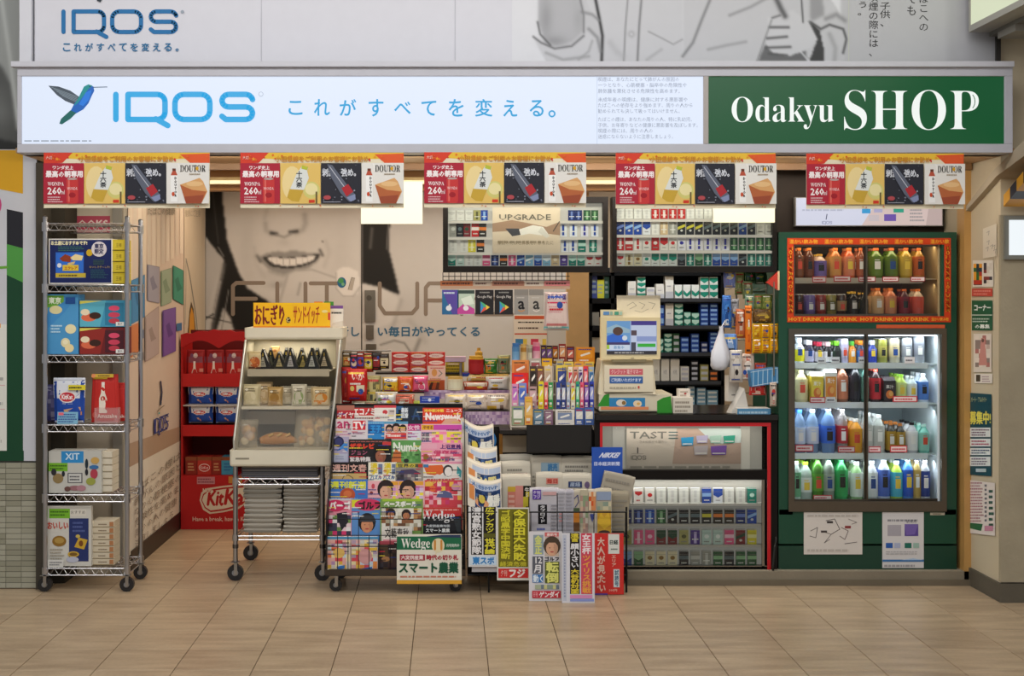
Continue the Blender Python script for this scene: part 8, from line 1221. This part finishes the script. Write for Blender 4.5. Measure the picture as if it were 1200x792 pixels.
rowB = [('petc', 941, 15, 38, 'c9c29a', 'd8d0a4', 'c8c48a', 'cream milk drink bottle'), ('carton', 958, 14, 36, 'd8c03a', 'e0cc4a', 'e8e4d8', 'yellow juice carton'), ('carton', 974, 14, 41, 'dcdcd8', 'd8923a', 'e8e8e8', 'white and orange juice carton'), ('petc', 989, 14, 43, '8a5a44', 'c87a5a', 'e8e8ea', 'brown drink with a white cap'), ('petc', 1004, 13, 45, '1f2026', '30303a', 'e4e6ea', 'black drink bottle with a white cap'), ('petc', 1015, 9, 43, '4a7a70', '6a9a8a', 'e4e6ea', 'teal drink at the middle door post'),
 ('petc', 1028, 13, 40, '3a2428', 'c8303a', 'd8402a', 'dark drink with a red label and red cap'), ('carton', 1043, 14, 30, '2a2426', '3a3034', '4a4448', 'black square drink carton'), ('petc', 1058, 13, 33, '9ab04a', 'c8d88a', '8ac03a', 'lime green small bottle'), ('petc', 1071, 12, 31, 'b8c4c8', 'd8e0e0', 'e4e8ea', 'whitish small bottle'), ('petc', 1084, 13, 34, 'c8d4e4', '4a7ac8', 'e4e8f0', 'white and blue small bottle')]
for i, (k, x, w_, h_, b, l, c, nm) in enumerate(rowB): bottle(k, x, w_, h_, 0, B, b, l, c, nm+' on the second cold shelf', 'drinks on the second cold shelf', 3, base_z=zB_)
rowC = [('water', 939, 14, 51, '9ab8dc', 'c8d4e8', '3a7ad0', 'leftmost clear water bottle with a blue cap'), ('water', 954, 15, 52, '9ab8dc', 'c8d0e4', 'c8d4ec', 'clear water bottle with a pale cap'), ('water', 973, 17, 54, '8ab0e0', '3a6ad0', 'e4ecf8', 'large blue tinted water bottle'), ('water', 989, 13, 54, 'b0a8a8', 'b8303a', 'e4e8ee', 'slim clear bottle with a red label'), ('petc', 1005, 16, 40, 'd8922a', 'd89a2a', 'e4e0d8', 'orange juice bottle'), ('petc', 1020, 10, 47, 'b0b8b8', 'c8ccc8', 'e4e6e8', 'milky bottle at the middle post'), ('petc', 1032, 14, 45, 'b0b4b0', 'c0c4c0', 'e4e6e8', 'milky white drink bottle'),
 ('petc', 1046, 12, 36, '2a241c', 'a8842a', 'c87a3a', 'black and gold coffee bottle, left twin'), ('petc', 1057, 12, 35, '2a241c', 'a8842a', 'c87a3a', 'black and gold coffee bottle, right twin'), ('petc', 1071, 14, 36, 'a8a8ac', 'dcdcdc', '1f1f24', 'white coffee bottle with a black cap'), ('petc', 1085, 13, 34, '6ab0a0', '8ac8b8', 'a8d0c4', 'sea green small bottle')]
for i, (k, x, w_, h_, b, l, c, nm) in enumerate(rowC): bottle(k, x, w_, h_, 0, B, b, l, c, nm+' on the third cold shelf', 'drinks on the third cold shelf', 3, base_z=zC)
rowD = [('petc', 935, 10, 46, 'b0c0b8', '6aa880', 'e0e8e0', 'pale green drink at the left edge'), ('pet', 946, 16, 45, 'b8c8c0', 'dfe4e4', 'a8d83a', 'white labelled tea with a lime cap'), ('pet', 960, 15, 52, '4a8a2a', '5a9a34', '8ac04a', 'green tea bottle'), ('pet', 973, 14, 52, '8a948a', '9aa49a', '3a9ab0', 'grey bottle with a teal cap'), ('petc', 988, 16, 50, '2a8a4a', '2f9a54', '3aa060', 'vivid green soda bottle'), ('petc', 1006, 15, 45, '8ab07a', 'd8e0d8', 'e4e8e8', 'green and white milk tea'),
 ('petc', 1024, 14, 46, 'b8bcc0', 'd8dcdc', 'e4e6ec', 'white bottle with black lettering'), ('petc', 1038, 15, 50, 'c0cce0', '4a66b8', 'e8ecf4', 'white and blue sports drink'), ('petc', 1053, 15, 46, 'a8cc4a', '4ab0c8', 'e8f0e8', 'lime and turquoise soda'), ('petc', 1066, 14, 50, '4a86d0', '2a5ac0', 'e4ecf8', 'bright blue drink'), ('petc', 1076, 10, 50, 'c0a868', 'b89a50', 'e8e8ec', 'amber drink near the tube'), ('petc', 1086, 13, 48, 'c0c4cc', '2a3f8a', 'e4e8f4', 'white and navy drink')]
for i, (k, x, w_, h_, b, l, c, nm) in enumerate(rowD): bottle(k, x, w_, h_, 0, B, b, l, c, nm+' on the bottom cold shelf', 'drinks on the bottom cold shelf', 3, base_z=zD)
zH1, zH2 = fz+HF(327.5)+.005, fz+HF(371)+.0
hot1 = [('petc', 938, 12, 36, '6a3a24', '7a4a30', 'c86a2a', 'brown drink'), ('petc', 950, 12, 36, '5a3020', '6a3a28', 'c86a2a', 'dark brown drink'), ('petc', 963, 16, 29, 'b89a8a', '6a5a9a', 'd8a84a', 'round amber violet labelled bottle with gold cap'), ('petc', 981, 14, 36, 'b8703a', 'c08a4a', 'c86a2a', 'orange brown drink'), ('petc', 997, 14, 36, 'b8542e', 'c87a5a', 'c86a2a', 'reddish drink'), ('petc', 1010, 10, 36, '8a4a30', 'a85a3a', 'b85a2a', 'rusty drink by the middle post'),
 ('petc', 1029, 17, 36, '4c6820', '5c7428', 'a8542a', 'green tea'), ('petc', 1047, 16, 36, '4a6420', '566e28', 'a8542a', 'second green tea'), ('petc', 1064, 15, 36, 'a88a2a', 'b89a3a', 'a8542a', 'golden tea'), ('petc', 1079, 13, 36, 'a87a2a', 'b85a2a', 'a8542a', 'gold and red tea')]
for (k, x, w_, h_, b, l, c, nm) in hot1: bottle(k, x, w_, h_, 0, B, b, l, c, nm+' on the upper warm shelf', 'warm drinks on the upper shelf', 2, base_z=zH1)
hot2 = [('can', 938, 11, 26, '3a2020', '4a2828', '', 'maroon coffee can'), ('can', 951, 12, 26, '6a5a9a', '7a6ab0', '', 'violet coffee can'), ('can', 964, 12, 26, '8a2a24', '9a4a44', '', 'red coffee can'), ('can', 976, 12, 26, '8a8040', '6a6430', '', 'olive coffee can'), ('can', 988, 12, 26, '3a2018', 'a88a60', '', 'brown coffee can'), ('petc', 1002, 13, 29, '14100e', '2a2420', 'd8a83a', 'black bottle with a gold cap'), ('petc', 1014, 10, 28, '18140f', '3a3a30', 'c89a3a', 'black bottle by the middle post'), ('petc', 1031, 14, 33, 'b87a4a', 'd8b080', 'c86a2a', 'tan drink with an orange cap'), ('petc', 1046, 14, 33, 'c0704a', 'd8906a', 'c86a2a', 'peach drink with an orange cap'), ('petc', 1062, 13, 32, '4a1f28', '8a2a3a', 'b85a2a', 'dark berry drink'), ('petc', 1078, 14, 32, 'c0a890', 'd85a4a', 'c86a2a', 'pale drink with a red label')]
for (k, x, w_, h_, b, l, c, nm) in hot2: bottle(k, x, w_, h_, 0, B, b, l, c, nm+' on the lower warm shelf', 'warm drinks on the lower shelf', 2, base_z=zH2)
def ptag(x0, y0, x1, y1, label, red=True):
    m_ = M_(FD+.03); w_, h_ = (x1-x0)*m_, (y1-y0)*m_; g = G(); g.box(-w_/2, 0, 0, w_/2, .002, h_, 'c83440' if red else 'd8d8dc'); S = flat(-w_/2, 0, w_/2, h_); g.r(S, .05, .15, .95, .85, 'ecdcdc' if red else 'e6e6ea'); g.li(S, .1, .25, .9, .75, 1, 'c8404a' if red else '4a4a54', int(x0)); thing('price_tag', label, 'price tag', g, (X((x0+x1)/2, FD+.03), FD+.028, Z(y1, FD+.03)), group='price tags in the drinks cabinet')
for k, (x0, y0, x1, y1, r_) in enumerate(((949, 465, 967, 472, 1), (968, 465, 979, 472, 0), (1046, 464, 1075, 471, 1), (932, 521, 953, 529, 1), (982, 523, 1002, 530, 1), (1018, 523, 1032, 530, 1), (1043, 522, 1063, 530, 1), (953, 580, 975, 586, 1), (958, 419, 968, 426, 0), (974, 418, 984, 426, 0), (1006, 418, 1014, 426, 0), (1060, 418, 1072, 426, 0), (952, 324, 968, 331, 1), (977, 323, 997, 330, 1), (1006, 324, 1026, 330, 1), (1034, 324, 1053, 330, 1), (1067, 324, 1084, 330, 1))):
    row = 'top cold' if y0 in (418, 419) else 'upper warm' if y0 < 400 else 'second cold' if y0 < 500 else 'third cold' if y0 < 550 else 'bottom cold'
    ptag(x0, y0, x1, y1, f'{"red edged" if r_ else "white"} price tag, {ORD[k]} of those in the cabinet, on the {row} shelf', r_)
# notices taped on the lower panel
px_item('paper_notice', 942, 600, 1010.5, 649.5, FD-.003, .002, 'd3cdc6', [('s', [(950, 622), (958, 618), (956, 630), (949, 628)], .8, '6a6460'), ('s', [(962, 622), (974, 626), (966, 636), (972, 632)], .8, '7a7470'), ('s', [(968, 610), (978, 608), (984, 620), (974, 626)], .8, '5a5450'), ('s', [(986, 618), (994, 622), (990, 632), (984, 628)], .8, '7a6a66'), ('r', 969, 613, 976, 610.5, '3a3432'), ('r', 990, 619, 997, 616, '8a3a3a'), ('r', 962, 624, 969, 621.5, '4a4442'), ('s', [(994, 608), (1004, 612), (998, 614)], .7, '8a8480'), ('s', [(990, 637), (1004, 635)], .6, '4a4442'), ('l', 946, 606, 1006, 602, 1, 'bab2aa', 2), ('l', 946, 647, 1006, 642, 1, 'bab2aa', 4)], 'white sheet with small box sketches taped under the left cold door', 'notice')
px_item('paper_notice', 1034, 600, 1082.5, 665.5, FD-.003, .002, 'd2d0d0', [('l', 1040, 612, 1076, 607, 1, '8a8a90', 2), ('t', '新発売', 1062, 613, 1074, 609, '4a4a5a'), ('r', 1040, 628, 1056, 615, 'a8a4ac'), ('r', 1060, 628, 1076, 614, '5a4690'), ('p', [(1060, 614), (1076, 614), (1072, 626), (1062, 627)], '7460a8'), ('r', 1038, 642, 1046, 636, '2a5aa8'), ('r', 1048, 642, 1055, 636, 'a8b0cc'), ('r', 1060, 642, 1068, 636, '1f6a5a'), ('r', 1070, 642, 1077, 636, '9ab8ac'), ('l', 1038, 650, 1078, 645, 2, 'b0aeb0', 5), ('r', 1034, 658, 1082.5, 655.5, '3a70a8'), ('p', [(1056, 656), (1070, 654), (1082, 656)], 'a8c0d8'), ('l', 1036, 665, 1080, 660, 1, 'a09ea0', 3)], 'white sheet with purple box picture taped under the right cold door', 'notice')
# glowing advert above the cabinet
struct('wall_panel_right', G().box(X(908, 7.3), 7.30, HF(280)+.0, 2.66, 7.34, 2.3, '2a2018'), 'darkmetal')
adD = 7.25; ax = X(1017, adD); g = G(); S = lambda x, y, e: (X(x, adD)-ax, -e, Z(y, adD)-Z(265, adD)); al = thing('backlit_advert', 'pale backlit advert strip with small coloured boxes above the drinks cabinet', 'sign', None, (ax, adD, Z(265, adD)))
put('casing', G().box(X(932, adD)-ax, 0, 0, X(1105, adD)-ax, .04, Z(231, adD)-Z(265, adD), '8a8580'), 'plastic', al)
g.r(S, 933, 264, 1104, 232, 'cfd2e4'); g.p(S, [(1010, 264), (1104, 264), (1104, 232), (1030, 232)], 'd2bdb8'); g.p(S, [(1085, 264), (1104, 264), (1104, 232), (1090, 232)], 'bca8a4')
for (x0, y0, x1, y1, c) in ((1010, 243, 1020, 250, '2a94cc'), (1047, 243, 1059, 249, '2a9a80'), (1036, 251, 1050, 259, '6a50a4'), (1024, 243, 1034, 249, 'a8a4c4'), (1018, 252, 1030, 259, 'c4b8bc')): g.r(S, x0, y1, x1, y0, c)
g.st(S, [(969, 251), (968, 257)], 1, '2a2f5a'); logo_iqos(g, S, 963, 259, 975, 262.5, .6, '8a90b0'); g.li(S, 940, 248, 1000, 244, 1, 'b0b4c8', 4); g.li(S, 1066, 260, 1084, 244, 4, '9a9494', 6); put('panel', g, 'backlit', al)
q = G(); q.tube([(X(906, 7.02), 7.02, .072), (X(905, 7.0), 6.99, .10), (X(908, 7.0), 7.0, .2), (X(910, 7.02), 7.03, .24)], .006, 8, '15130f'); thing('power_cable', 'black cable looping down between the counter and the drinks cabinet', 'cable', q, mats='plastic')
